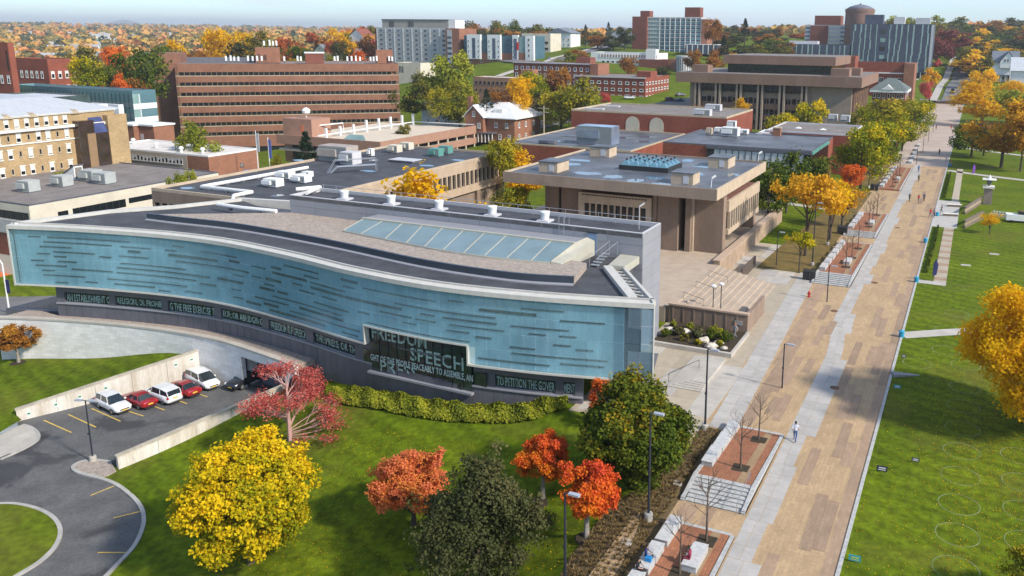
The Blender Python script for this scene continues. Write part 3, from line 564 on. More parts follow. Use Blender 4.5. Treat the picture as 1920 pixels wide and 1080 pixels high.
for x0, x1, tx in wins:
    if tx is None: continue
    s0, s1 = fs_of_x(x0), fs_of_x(x1); pa, pb = np.array(curve(s0, s1, 1.15)[0]), np.array(curve(s0, s1, 1.15)[-1]); c = (pa+pb)/2; a = math.atan2(*(pb-pa)[::-1]); w = np.hypot(*(pb-pa)); oy = -.55 if w > 3 else -.2
    wn = MB().box(-w/2-.1, w/2+.1, .02, .06, WZ0-.04, WZ1+.05).obj('window', m_wgl, NB, loc3(*c), a); n = max(1, int(w/.62))
    obj('lettering', text_me(tx, w*.96, (WZ1-WZ0)*.72, m_letter), wn, (0, -.02, WZ0+.15))
    for i in range(1, n): MB().box(-w/2+w*i/n-.02, -w/2+w*i/n+.02, -.05, .02, WZ0, WZ1).obj('mullion', m_mull, wn)
    MB().box(-w/2, w/2, -.14, -.0, WZ0-.05, WZ0+.05).obj('frame', m_gpan, wn)
# tall window
pa, pb = np.array(curve(sW0, sW1, .62)[0]), np.array(curve(sW0, sW1, .62)[-1]); c = (pa+pb)/2; a = math.atan2(*(pb-pa)[::-1]); w = np.hypot(*(pb-pa))
tw = MB().box(-w/2, w/2, .08, .14, .05, 4.9).obj('window', m_wgl, NB, loc3(*c), a)
for i in range(1, 11): MB().box(-w/2+w*i/11-.025, -w/2+w*i/11+.025, -.02, .08, .05, 4.9).obj('mullion', m_mull, tw)
MB().box(-w/2, w/2, .03, .07, 2.95, 3.0).obj('mullion', m_mull, tw)
for tx, u, tw_, z, h in [('FREEDOM',-2.4,6.6,3.45,1.3),('SPEECH',2.0,6.2,1.95,1.35),('PRESS',-2.6,4.6,.12,1.2)]: obj('lettering', text_me(tx, tw_, h, m_letter), tw, (u, .045, z))
obj('lettering', text_me('GHT OF THE PEOPLE PEACEABLY TO ASSEMBLE, AN', w*1.02, .78, m_let2), tw, (0.1, -.03, 1.02))
MB().box(-w/2-.25, w/2+.25, -.35, .1, -.16, .05).obj('sill', m_gpan, tw)
for u0, u1 in ((-w/2-1.2, -w/2-.02), (w/2+.02, w/2+1.5)): MB().box(u0, u1, .3, .36, WZ0-.04, WZ1+.05).obj('window_wing', m_wgl, tw)
# roof of the curved wing
rl = [P(205,401,10.)[:2], P(330,392,10.)[:2], P(455,378,10.)[:2]]
back = [(-30.6,73.4),(-32.9,77.98),(-77.4,77.98),tuple(rl[2]),tuple(rl[1]),tuple(rl[0])]
fr = curve(.1, SLEN-.5, .5)
m3(MB().prism(fr+back, ZT-.3, ZT+.12)).obj('roof_membrane', m_blk, NB)
lft = [(-103.0,60.6),tuple(rl[0]),tuple(rl[1]),tuple(rl[2]),(-77.6,86)]
m3(MB().strip([(x, y, 0) for x, y in lft], [(-.35,ZB),(-.35,ZT+.5),(.35,ZT+.5),(.35,ZB)])).obj('side_parapet', m_trim, NB)
m3(MB().prism([(-103,61.5),tuple(rl[0]+np.array([0.4,0])),tuple(rl[2]),(-77.4,83),(-31,83),(-31.5,74.5),(-27,66.5),(-45,64),(-75,67.5),(-95,65)], 2.96, ZT-.32)).obj('core', m_panel, NB)
# prow slot with white trim and louvres
A_, B_ = np.array([-23.95,64.9]), np.array([-30.4,73.6]); dd = (B_-A_)/np.hypot(*(B_-A_)); nn_ = np.array([-dd[1], dd[0]])*-1
m3(MB().strip([(*A_,0),(*B_,0)], [(-.15,ZT+.1),(-.15,ZT+.5),(.15,ZT+.5),(.15,ZT+.1)])).obj('prow_trim', m_trim, NB)
A2, B2 = A_+np.array([-2.1,.35]), B_+np.array([-1.7,-.1]); m3(MB().strip([(*A2,0),(*B2,0)], [(-.5,ZT+.1),(-.5,ZT+.55),(.35,ZT+.55),(.35,ZT+.1)])).obj('prow_trim', m_trim, NB)
for i in range(9):
    f_ = (i+.7)/9.6; a_, b_ = A_+(B_-A_)*f_, A2+(B2-A2)*f_; d_ = dd*.12
    m3(MB().prism([a_-d_, a_+d_, b_+d_, b_-d_], ZT+.16, ZT+.3)).obj('louvre', m_trim, NB)
m3(MB().prism([A_, B_, B2, A2], ZT-.35, ZT-.2)).obj('slot_floor', mat('slot_floor', (.2,.22,.22), .8, .2, 1), NB)
m3(MB().prism([B_+np.array([0,.05]), B_+np.array([-.1,4.3]), B_+np.array([-2.2,4.3]), B2+np.array([0,.05])], ZT-.2, ZT+.6)).obj('prow_trim', mat('cream_metal', (.42,.40,.33), .6, .08, 1), NB)
# gravel roof strip with dark upstand
ge = smooth([(-92,69.6),(-87.3,69.7),(-79.2,70.2),(-71.4,69.7),(-61.2,68.4),(-48.5,66.3),(-38.8,66.1),(-32.9,67.4)], 6)
m3(MB().prism([tuple(q) for q in ge]+[(-34.0,72.5),(-36.4,73.0),(-36.4,77.9),(-77.4,77.97),(-82,75.2)], ZT+.13, ZT+.8)).obj('gravel_roof', [m_grav], NB)
m3(MB().strip([(*q, 0) for q in ge], [(-.12,ZT+.1),(-.12,ZT+.95),(.16,ZT+.95),(.16,ZT+.1)])).obj('upstand', mat('dark_flashing', (.04,.05,.065), .4, .1, 1, spec=.6), NB)
m3(MB().strip([(*q, 0) for q in ge], [(.17,ZT+.12),(.17,ZT+.3),(.5,ZT+.22),(.5,ZT+.12)])).obj('flashing', m_gpan, NB)
# sloping skylight: a pane and a glazing bar each
sk = 10; m_sky = mat('skylight_glass', (.17,.24,.255), .28, .12, .5, spec=.7, obj=.08); lo_ = smooth([(-64.4,72.6),(-56,71.2),(-49.3,70.2),(-43,70.0),(-37.2,70.7)], 10); lo_ = np.array(lo_)
mcream = MATS['cream_metal']
for i in range(sk):
    f0, f1 = i/sk, (i+1)/sk; a_ = lo_[int(round(f0*(len(lo_)-1)))]; b_ = lo_[int(round(f1*(len(lo_)-1)))]; c_ = np.array([-63.6+(27)*f0, 75.2]); d_ = np.array([-63.6+27*f1, 75.2])
    z0, z1 = ZT+1.0, ZT+1.95
    m3(MB().add([(a_[0]+.06,a_[1],z0),(b_[0]-.06,b_[1],z0),(d_[0]-.06,d_[1],z1),(c_[0]+.06,c_[1],z1),(a_[0]+.06,a_[1],z0-.1),(b_[0]-.06,b_[1],z0-.1),(d_[0]-.06,d_[1],z1-.1),(c_[0]+.06,c_[1],z1-.1)], [(0,1,2,3),(7,6,5,4),(4,5,1,0),(5,6,2,1),(6,7,3,2),(7,4,0,3)])).obj('skylight_pane', m_sky, NB)
    m3(MB().add([(a_[0]-.06,a_[1]-.02,z0+.03),(a_[0]+.06,a_[1]-.02,z0+.03),(c_[0]+.06,c_[1],z1+.03),(c_[0]-.06,c_[1],z1+.03),(a_[0]-.06,a_[1],z0-.2),(a_[0]+.06,a_[1],z0-.2),(c_[0]+.06,c_[1],z1-.2),(c_[0]-.06,c_[1],z1-.2)], [(0,1,2,3),(4,5,1,0),(5,6,2,1),(7,4,0,3)])).obj('glazing_bar', mcream, NB)
m3(MB().strip([(*q, 0) for q in lo_], [(-.3,ZT+.8),(-.3,ZT+.98),(.12,ZT+.98),(.12,ZT+.8)])).obj('skylight_kerb', mcream, NB)
m3(MB().prism([(-36.6,75.2),(-37.1,70.75),(-36.0,70.9),(-35.6,77.9),(-36.5,77.9)], ZT+.1, [ZT+2.0,ZT+1.05,ZT+.9,ZT+1.7,ZT+2.0])).obj('skylight_end', mcream, NB)
m3(MB().box(-63.8, -36.6, 75.2, 77.9, ZT+.8, ZT+1.9)).obj('skylight_back', m_gpan, NB)
m3(MB().box(-63.8, -36.6, 75.0, 75.35, ZT+1.9, ZT+2.05)).obj('skylight_back', mcream, NB)
# tall metal-panelled block behind the wing
bx0, bx1, by0, by1, bz = -77.4, -30.2, 78.0, 83.35, 13.0
m3(MB().box(bx0+.05, bx1-.05, by0+.05, by1-.05, -1, bz-.45)).obj('block_core', MATS['dark_mullion'], NB)
pm = {}
for i in range(12):
    for j in range(8):
        wv, hv = (bx1-bx0)/12, 14./8 if False else 1.3; z0 = 13.0-hv*(j+1)
        if 'f' not in pm: pm['f'] = MB().box(.015, wv-.015, -.03, .04, .015, hv-.015).mesh('wall_panel', m_gpan)
        if z0 > 9.5 or i >= 10: obj('wall_panel', pm['f'], NB, loc3(bx0+i*wv, by0, z0))
m_lpan = mat('pale_metal_panel', (.52,.51,.52), .5, .05, .8, obj=.03)
wv = (by1-by0)/2; pr_ = MB().box(.012, wv-.012, -.03, .04, .012, 1.3-.012).mesh('side_panel', m_gpan)
for i in range(2):
    for j in range(10): obj('side_panel', pr_, NB, loc3(bx1, by0+i*wv, 13.0-1.3*(j+1)), math.pi/2)
m3(MB().box(bx0+.2, bx1-.2, by0+.2, by1-.2, bz-.6, bz-.4)).obj('block_roof', m_blk, NB)
for (a0, a1, c0, c1) in ((bx0,bx1,by0-.03,by0+.2),(bx0,bx1,by1-.2,by1+.03),(bx0,bx0+.2,by0+.2,by1-.2),(bx1-.2,bx1,by0+.2,by1-.2)): m3(MB().box(a0, a1, c0, c1, bz-.5, bz+.06)).obj('coping', m_lpan, NB)
MB().box(-.5, .5, -.06, .04, 0, 2.3).obj('door', mat('blue_grey_door', (.16,.24,.36), .5, .06, 1), NB, loc3(-35.9,78.0,10.2)); MB().box(-.62, .62, -.09, 0, 2.3, 2.4).obj('door_hood', m_mull, NB, loc3(-35.9,77.97,10.2))
m_rail = mat('galvanised_rail', (.42,.44,.47), .4, .1, 2, metal=.5)
rl_ = MB()
for i in range(23): rl_.path([(bx0+1+i*2.05,by1-.45,bz-.45),(bx0+1+i*2.05,by1-.45,bz+.62)], .03, 5)
for zz in (.1, .6): rl_.path([(bx0+.8,by1-.45,bz+zz),(bx1-.8,by1-.45,bz+zz)], .03, 5)
m3(rl_).obj('guard_rail', m_rail, NB)
for i, x in enumerate((-71,-63.4,-55.4,-47.0,-42.2)[:5]):
    x = P((622,710,801,903,1003)[i], (374,384,394,405,416)[i], 13.)[0]; r = empty('roof_vent', (x,80.4,12.6), 0, 'white drum shaped exhaust vent on the grey metal block', 'vent', 'drum vents on the grey block roof')
    MB().box(-.75,.75,-.75,.75,0,.18).obj('base', m_lpan, r); MB().lathe([(.42,.18),(.44,.3),(.53,1.0),(.56,1.12),(.5,1.14)], 18).obj('drum', mat('white_enamel', (.72,.72,.72), .45, .06, 2), r, smooth=True)
ld = empty('roof_ladder', (-39.5,78,13), 0, 'steel access ladder with hoops over the block parapet', 'ladder')
MB().path([(-.3,-.15,-3.2),(-.3,-.15,.9),(-.3,1.1,.9),(-.3,1.1,-.4)], .03, 5).obj('stile', m_rail, ld); MB().path([(.3,-.15,-3.2),(.3,-.15,.9),(.3,1.1,.9),(.3,1.1,-.4)], .03, 5).obj('stile', m_rail, ld)
for i in range(10): MB().path([(-.3,-.15,-3+i*.33),(.3,-.15,-3+i*.33)], .02, 5).obj('rung', m_rail, ld)
rs = empty('roof_stair', (-33.2,75.4,10.2), 0, 'small galvanised stair with handrail beside the cream prow trim', 'stairs')
for s_ in (0, .9): MB().path([(s_-.9,-2,.0),(s_-.9,-2,1.0),(s_-.3,1.6,1.9),(s_-.3,1.6,.5)], .03, 5).obj('handrail', m_rail, rs)
for i in range(5): MB().box(-.9, .0, -1.8+i*.6, -1.4+i*.6, .1+i*.15, .16+i*.15).obj('tread', m_rail, rs)
lt = empty('roof_lamp', (-31.9,81.2,12.6), 0, 'slim white lamp post on the corner of the grey block', 'lamp'); MB().path([(0,0,0),(0,0,2.6)], .04, 6).obj('post', m_lpan, lt); MB().path([(0,0,2.5),(.5,.25,2.9)], .09, 6).obj('head', m_lpan, lt)
# concrete apron wall and gravel shelf to the left, car park entrance
m_cwall = mat('pale_block_wall', (.68,.66,.62), .9, .12, .5, brick=(1.2,.4,.82), fine=.08, rgb2=(.79,.77,.74))
cs = [(x, y) for x, y in smooth([(-105.2,58.4),(-99.5,60.4),(-92,62.3),(-84,63.6),(-76,63.9),(-69,63.0),(-62.5,61.8)], 8)]
ent0, ent1 = -71.6, -63.9
def arc(x0, x1): q = [p for p in cs if x0 < p[0] < x1]; yi = lambda x: float(np.interp(x, [p[0] for p in cs], [p[1] for p in cs])); return [(x0, yi(x0))]+q+[(x1, yi(x1))]
aw = empty('apron_wall', (-85,62,-7), 0, 'curved pale concrete block wall below the glass building with garage opening', 'wall'); OA = np.array([-85.,62.,-7.])
def ma(mb): mb.v = [(x-OA[0], y-OA[1], z-OA[2]) for x, y, z in mb.v]; return mb
for x0, x1, z0, z1 in [(-105.2,ent0,-8.6,-1.05),(ent0,ent1,-2.05,-1.05),(ent1,-62.3,-8.6,-1.05)]:
    q = arc(x0+.001, x1-.001); ma(MB().strip([(*p, 0) for p in q], [(0,z0),(0,z1),(-.5,z1),(-.5,z0)])).obj('wall_section', m_cwall, aw)
ma(MB().strip([(*p, 0) for p in cs], [(.08,-1.05),(.08,-.85),(-.6,-.85),(-.6,-1.05)])).obj('coping', m_conc, aw)
gs = [(p[0]-.0, p[1]+.55) for p in cs]+[tuple(q) for q in curve(fs_of_x(-99.2), fs_of_x(-62), .9)[::-1]]+[(-104.8,62.5)]
ma(MB().prism(gs, -1.6, -1.0)).obj('gravel_shelf', m_grav, aw)
ma(MB().box(ent0-.5, ent1+.5, 69.5, 70, -8.6, -1.8)).obj('entrance_back', MATS['dark_mullion'], aw); ma(MB().box(ent0-.4, ent1+.4, 64.4, 69.6, -8.6, -5.84)).obj('entrance_floor', m_asph, aw); ma(MB().box(ent0-.5, ent0-.02, 64.6, 70, -8.6, -1.8)).obj('entrance_side', m_cwall, aw)
pd = empty('podium_wall', (-104,64,-7), 0, 'dark metal podium with gravel top at the far end of the glass building', 'wall')
pdp = [(-107.6,61.0),(-98.5,63.8),(-98.5,70),(-106.5,70.5)]
MB().prism([(x+104, y-64) for x, y in pdp], -2, 6.1).obj('podium', m_panel, pd); MB().prism([(x+104, y-64) for x, y in [(-107,61.9),(-98.6,64.4),(-98.6,69.7),(-106.1,70)]], 6.05, 6.13).obj('gravel_top', m_grav, pd)
# ================================================================ buildings
class B:
    """box building: local x along the front, y back, z up; origin at the front left base corner"""
    def __init__(s, name, label, x0, x1, y0, y1, z0, z1, wall, roof, par=.5, rz=0., cat='building', core=None, group=None, parm=None):
        s.W, s.D, s.H = x1-x0, y1-y0, z1-z0; s.r = empty(name, (x0, y0, z0), rz, label, cat, group); s.wall = wall
        i = core or 0.
        MB().box(i, s.W-i, i, s.D-i, 0, s.H).obj('wall', wall, s.r)
        if roof:
            if par:
                MB().box(.3, s.W-.3, .3, s.D-.3, s.H+.002, s.H+.06).obj('roof', roof, s.r)
                for a in ((0,s.W,0,.3),(0,s.W,s.D-.3,s.D),(0,.3,.3,s.D-.3),(s.W-.3,s.W,.3,s.D-.3)): MB().box(*a, s.H+.001, s.H+par).obj('parapet', parm or wall, s.r)
            else: MB().box(-.15, s.W+.15, -.15, s.D+.15, s.H+.002, s.H+.3).obj('roof', roof, s.r)
    def loc(s, face, u, z, d=0.):
        if face == 'F': return (u, -d, z), 0.
        if face == 'R': return (s.W+d, u, z), math.pi/2
        if face == 'L': return (-d, s.D-u, z), -math.pi/2
    def put(s, name, me, face, u, z, d=0.): l, a = s.loc(face, u, z, d); return obj(name, me, s.r, l, a)
    def grid(s, me, face, us, zs, name='window', d=0.): 
        for z in zs:
            for u in us: s.put(name, me, face, u, z, d)
    def band(s, name, face, u0, u1, z0, z1, m, d=.25):
        l, a = s.loc(face, u0, 0); return MB().box(0, u1-u0, -d, -.001 if d > 0 else .05, z0, z1).obj(name, m, s.r, l, a)
WM = {}
def win(w, h, fr=.1, fm=None, gm=None, cross=False, blind=0.):
    k = (w, h, fr, (fm or m_trim).name, (gm or m_dark).name, cross, blind)
    if k in WM: return WM[k]
    m = MB(); m.box(-w/2, w/2, -.03, -.002, 0, h, 1)
    if fr:
        for a in ((-w/2,-w/2+fr,0,h),(w/2-fr,w/2,0,h),(-w/2+fr,w/2-fr,0,fr),(-w/2+fr,w/2-fr,h-fr,h)): m.box(a[0], a[1], -.10, -.004, a[2], a[3], 0)
        if cross: m.box(-.05, .05, -.08, -.031, fr, h-fr, 0); m.box(-w/2+fr, -.05, -.075, -.031, h*.5-.04, h*.5+.04, 0); m.box(.05, w/2-fr, -.075, -.031, h*.5-.04, h*.5+.04, 0)
        m.box(-w/2-.08, w/2+.08, -.18, -.004, -.12, -.001, 0)
    if blind: m.box(-w/2+fr, w/2-fr, -.05, -.032, h*(1-blind), h-fr, 2)
    WM[k] = m.mesh('window', [fm or m_trim, gm or m_dark, mat('window_blind', (.62,.61,.58), .8, .1, 1)]); return WM[k]
def ls(a, b, n): return [a+(b-a)*i/(n-1) for i in range(n)]
def hvac(x, y, z, w, d, h, label, rz=0., group=None, m=None):
    r = empty('rooftop_unit', (x, y, z), rz, label, 'rooftop unit', group); m = m or mat('unit_metal', (.45,.47,.45), .5, .08, 1, metal=.2)
    MB().box(-w/2, w/2, -d/2, d/2, .15, h).obj('casing', m, r); MB().box(-w/2-.1, w/2+.1, -d/2-.1, d/2+.1, 0, .15).obj('curb', m_panel, r); MB().box(-w/2+.1, w/2-.1, -d/2-.03, -d/2-.001, .3, h-.2).obj('louvre', mat('unit_louvre', (.22,.24,.24), .6, .2, 3, stretch=(1,1,8)), r)
    MB().prism([(-w/2-.02,-d/2-.35),(w/2*.3,-d/2-.35),(w/2*.3,-d/2-.032),(-w/2-.02,-d/2-.032)], h*.35, h*.8).obj('hood', m, r); return r
br = lambda n, c: mat(n, c, .9, .14, .25, fine=.1, brick=(.9,.3,.8))
m_red = br('red_brick', (.26,.075,.045)); m_red2 = br('dark_red_brick', (.22,.075,.05)); m_org = br('orange_brick', (.30,.135,.082)); m_yel_b = br('buff_brick', (.42,.29,.15))
m_tanw = mat('cream_panel_wall', (.58,.52,.42), .85, .1, .3, fine=.06); m_groof = mat('grey_gravel_roof', (.20,.175,.16), .95, .2, .3, fine=.25); m_wroof = mat('white_roof', (.62,.57,.52), .85, .18, .35)
m_beigec = mat('beige_trim', (.45,.36,.25), .85, .12, .8); m_white = mat('white_paint', (.74,.74,.72), .6, .06, 1)
m_wet = mat('ponded_roof', (.06,.064,.075), .5, .3, .15, rgb2=(.16,.17,.19), fine=.1); m_pond = mat('roof_puddle', (.10,.15,.21), .06, .2, .3, spec=.9)
# ---- concrete hall with the cantilevered roof
n1x0, n1x1, n1y0, n1y1, n1z = -65.0, -31.3, 108.5, 137.6, 12.5
NH = empty('concrete_hall', (-48,123,1.9), 0, 'brown concrete hall under a wide flat cantilevered roof beside the plaza', 'building'); ON = np.array([-48.,123.,1.9])
def mn1(mb): mb.v = [(x-ON[0], y-ON[1], z-ON[2]) for x, y, z in mb.v]; return mb
m_fasc = mat('shaded_fascia', (.275,.21,.16), .9, .12, .5, fine=.1, obj=.05); m_tanc = mat('tan_concrete', (.46,.36,.26), .88, .12, .6, fine=.08)
mn1(MB().box(n1x0+.3, n1x1-.3, n1y0+.3, n1y1-.3, n1z-1.5, n1z-.35)).obj('roof_slab', m_nhc, NH); mn1(MB().box(n1x0+.31, n1x1-.31, n1y0+.31, n1y1-.31, n1z-.349, n1z-.25)).obj('roof_membrane', m_wet, NH)
nx = 10; wv = (n1x1-n1x0)/nx
fpm = MB().box(.01, wv-.01, 0, .3, -1.6, 0).mesh('fascia_panel', m_fasc); wy = (n1y1-n1y0-.6)/8; fps = MB().box(.01, wy-.01, 0, .3, -1.6, 0).mesh('fascia_panel', m_tanc)  # dark front and pale side panels carry shade and sun in their colour
for i in range(nx): obj('fascia_panel', fpm, NH, (n1x0+i*wv-ON[0], n1y0-ON[1], n1z-ON[2])); obj('fascia_panel', fpm, NH, (n1x0+i*wv-ON[0], n1y1-.3-ON[1], n1z-ON[2]))
for i in range(8): obj('fascia_panel', fps, NH, (n1x1-ON[0], n1y0+.3+i*wy-ON[1], n1z-ON[2]), math.pi/2); obj('fascia_panel', fps, NH, (n1x0+.3-ON[0], n1y0+.3+i*wy-ON[1], n1z-ON[2]), math.pi/2)
mn1(MB().box(-60.5, -36, 116.4, 131, 1.9, n1z-1.5)).obj('glazed_core', m_dark, NH)
for x0, x1, y0, y1 in [(-61,-58.6,114.6,132),(-58,-54.4,114.3,117),(-41.6,-38.4,113.2,117),(-42.3,-41.7,113.0,113.6),(-37.4,-36.6,113.6,117),(-36.2,-31.9,114.4,116.0),(-33.2,-32.2,116.0,117.0)]:
    mn1(MB().box(x0, x1, y0, y1, 1.9, n1z-1.501 if x1 < -36.3 else n1z-2.3)).obj('pier', m_nhc, NH)
mn1(MB().box(-36.9, -36.25, 114.0, 117, 1.9, n1z-1.502)).obj('pier', m_tanc, NH)
for i in range(9): x = -60.2+i*2.7; mn1(MB().box(x, x+.09, 116.28, 116.39, 1.9, n1z-1.5)).obj('mullion', m_mull, NH)
# projecting window box on the front
mn1(MB().box(-54.2, -42.4, 112.9, 116.4, 5.0, 9.55)).obj('front_box', m_nhc, NH); mn1(MB().box(-54.2, -42.4, 112.55, 112.9, 8.0, 9.6)).obj('front_box_head', m_tanc, NH); mn1(MB().box(-54.2, -42.4, 112.55, 112.9, 4.6, 5.3)).obj('front_box_sill', m_tanc, NH)
for x0, x1 in ((-54.2,-53.4),(-43.2,-42.4)): mn1(MB().box(x0, x1, 112.53, 112.9, 5.3, 8.0)).obj('front_box_side', m_tanc, NH)
for i in range(10):
    x = -53.4+i*1.02; mn1(MB().box(x+.2, x+1.02, 112.8, 112.897, 5.31, 7.99)).obj('window', m_dark, NH); mn1(MB().box(x, x+.2, 112.5, 112.895, 5.301, 7.999)).obj('fin', m_tanc, NH)
for i in range(21): x = -53.6+i*.51; mn1(MB().box(x, x+.36, 112.5, 112.549, 9.2, 9.36)).obj('scupper', m_mull, NH)
# right-hand wing with fins
mn1(MB().box(-36.2, -31.9, 117, 134.5, 4.7, 9.2)).obj('side_wing', m_nhc, NH); mn1(MB().box(-36.2, -31.55, 116.9, 134.5, 9.2, 9.35)).obj('wing_roof', mat('red_gravel', (.20,.09,.07), .95, .2, 1), NH)
mn1(MB().box(-31.9, -31.5, 115.9, 134.5, 7.9, 9.6)).obj('wing_parapet', m_tanc, NH); mn1(MB().box(-31.9, -31.5, 115.9, 134.5, 4.5, 5.3)).obj('wing_sill', m_tanc, NH)
for i in range(14):
    yy = 116.6+i*1.3; mn1(MB().box(-31.9, -31.45, yy, yy+.3, 5.3, 7.9)).obj('fin', m_tanc, NH); mn1(MB().box(-31.93, -31.82, yy+.3, yy+1.3, 5.3, 7.9)).obj('window', m_dark, NH)
mn1(MB().box(-36.2, -32, 133.2, 134.5, 1.9, 4.7)).obj('pier', m_nhc, NH); mn1(MB().box(-35.6, -34.5, 117.5, 132, 1.9, 4.7)).obj('undercroft_glass', m_dark, NH)
for (a, b, c_, d_) in [(845-845+1008,1072,318,0),(1085,1150,283,0)]: pass
def roofbox(px0, px1, pyb, h, label, dep=3.2):
    a, b = P(px0, pyb, n1z-.25), P(px1, pyb, n1z-.25); w = b[0]-a[0]; r = empty('roof_penthouse', (a[0]+w/2, a[1]+dep/2+.2, n1z-.25), 0, label, 'roof box')
    MB().box(-w/2, w/2, -dep/2, dep/2, 0, h).obj('walls', m_tanc, r); MB().box(-w/2-.12, w/2+.12, -dep/2-.12, dep/2+.12, h, h+.15).obj('lid', m_wet, r); MB().box(w*.05, w*.3, -dep/2-.04, -dep/2-.002, .2, h-.25).obj('door', m_lpan, r)
roofbox(1009,1053,322,1.5,'long tan roof box on the side of the hall roof towards the drum vents', 4.0); roofbox(1105,1150,293,1.6,'tan roof box with a doorway at the rear corner of the hall roof'); roofbox(1257,1305,345,1.6,'tan roof box on the hall roof beside the white floodlight'); roofbox(1327,1370,314,1.6,'tan roof box with a pale hatch behind the glass pyramids', 4.2)
pyr = empty('skylight_cluster', (-46.6,123.3,n1z-.25), 0, 'bank of small glass pyramid skylights in a dark frame', 'skylight')
MB().box(-4.1, 4.1, -3.4, 3.4, 0, .75).obj('frame', m_mull, pyr)
pme = MB().add([(-.72,-.8,0),(.72,-.8,0),(.72,.8,0),(-.72,.8,0),(0,0,.85)], [(3,2,1,0),(0,1,4),(1,2,4),(2,3,4),(3,0,4)]).mesh('pyramid', mat('blue_skylight_glass', (.11,.22,.28), .07, .1, 1, spec=.9)); cap = MB().lathe([(.16,.7),(.18,.95),(.1,1.0)], 8).mesh('cap', m_mull)
for i in range(5):
    for j in range(4): o = obj('pyramid', pme, pyr, (-3.1+i*1.55, -2.5+j*1.67, .751)); obj('cap', cap, o)
RP = random.Random(5)
def puddles(pts, z, parent, r0=.8, r1=2.6):
    for x, y in pts:
        a, b = RP.uniform(r0, r1), RP.uniform(r0, r1)*.6; n = 16; ph_ = [RP.uniform(.7, 1.15) for _ in range(n)]
        m = MB(); m.v = [(x+a*ph_[i]*math.cos(2*math.pi*i/n), y+b*ph_[i]*math.sin(2*math.pi*i/n), z) for i in range(n)]; m.f = [tuple(range(n))]; m.m = [0]; m.obj('puddle', m_pond, parent)
puddles([(q[0]-ON[0], q[1]-ON[1]) for q in [P(*p, n1z) for p in [(1100,322),(1150,328),(1190,335),(1240,342),(1290,322),(1320,310),(1290,298),(1090,298),(1070,305),(1230,330),(1370,325)]]], n1z-.246-ON[2], NH, 1, 3)
for i, (px, py) in enumerate([(1333,352),(1421,303)]):
    p = P(px, py, n1z-.25); r = empty('roof_floodlight', tuple(p), 0, ('white floodlight post at the corner of the hall roof over the entrance','white floodlight post at the rear corner of the hall roof by the green trees')[i], 'lamp'); MB().path([(0,0,0),(.1,0,1.4)], .06, 6).obj('post', m_white, r); MB().path([(.1,0,1.35),(.6,.2,1.75)], .16, 8).obj('head', m_white, r)
# ---- office wing with the dark roof (L behind the glass building)
b2 = B('office_wing', 'tan concrete office wing with dark roof, pipes and vertical window fins', -111, -85.2, 85, 141.8, -6, 9.6, m_nhc, m_blk, .45, core=.6, parm=m_tanc)
m_sunc = mat('sunlit_concrete', (.44,.33,.235), .88, .1, .6, fine=.08)
for f, Lf in (('R', b2.D), ('F', b2.W)):
    mm_ = m_sunc if f == 'R' else m_nhc  # sunlit side and shaded front put into two concrete colours
    b2.band('fascia', f, 0, Lf, 14.0, 16.0, mm_, .1) if False else None
    l, a = b2.loc(f, 0, 0); MB().box(0, Lf, -.02 if f == 'F' else -.02, .6, 13.9, 15.58).obj('fascia', mm_, b2.r, l, a); MB().box(0, Lf, -.02, .6, 9.9, 11.3).obj('spandrel', mm_, b2.r, l, a)
    n = int(Lf/1.45); fin = MB().box(0, .38, -.05, .6, 11.3, 13.9).mesh('fin', mm_); wm_ = MB().box(.38, 1.45, .35, .45, 11.3, 13.9).mesh('window', m_dark)
    for i in range(n):
        u = i*Lf/n; l, a = b2.loc(f, u, 0); obj('fin', fin, b2.r, l, a); obj('window', wm_, b2.r, l, a)
MB().box(b2.W-.5, b2.W, b2.D-1.2, b2.D, 0, 9.9).obj('pier', m_nhc, b2.r); MB().box(b2.W-.5, b2.W, b2.D-9, b2.D-8, 0, 9.9).obj('pier', m_nhc, b2.r)
m_pipe = mat('white_pipe_jacket', (.72,.71,.68), .5, .08, 1.5)
def pipe(pts, r, label, z=10.15):
    q = [P(x, y, z+dz) for x, y, dz in pts]; o = empty('roof_pipe', tuple(q[0]), 0, label, 'pipe'); MB().path([v-q[0] for v in q], r, 8).obj('run', m_pipe, o)
    m = MB()
    for i in range(len(q)-1):
        L_ = np.linalg.norm(q[i+1]-q[i])
        for j in range(int(L_/3)): c = q[i]+(q[i+1]-q[i])*(j+.5)/max(1, int(L_/3))-q[0]; MB().box(c[0]-.12, c[0]+.12, c[1]-.3, c[1]+.3, c[2]-.6, c[2]-r).obj('support', m_panel, o)
pipe([(577,314,0),(378,350,0),(472,360,0),(438,367,0),(436,376,-.3),(408,382,.0)], .28, 'white jacketed steam pipe zigzagging over the office wing roof')
pipe([(408,383,.8),(455,390,.8),(518,396,.8)], .26, 'white jacketed pipe running to the grey metal block', 10.2)
pipe([(555,355,2.9),(600,351,2.9),(575,362,2.9)], .25, 'short white pipe loop on the roof of the grey block', 10.2)
for i, (px, py, w, d, h, lb) in enumerate([(513,345,2.6,1.6,1.3,'low white roof hood nearest the zigzag pipe'),(536,330,2.6,1.5,1.2,'low white roof hood between two smaller ones'),(566,337,2.6,1.6,1.2,'low white roof hood beside the dark hatch'),(577,328,1.4,1.1,1.0,'smallest white roof hood near the air plant')]):
    p = P(px, py, 10.1); hvac(p[0], p[1], 9.7, w, d, h, lb, m=m_white)
p = P(628,300,10); hvac(p[0], p[1]+1, 9.7, 6.5, 3.2, 2.9, 'large tan air plant box with grilles on the dark office roof', m=mat('plant_tan', (.36,.31,.27), .7, .1, 1)); p = P(658,305,10); hvac(p[0], p[1], 9.7, 2.8, 2.4, 2.3, 'pale ribbed fan unit joined to the tan air plant', m=m_lpan)
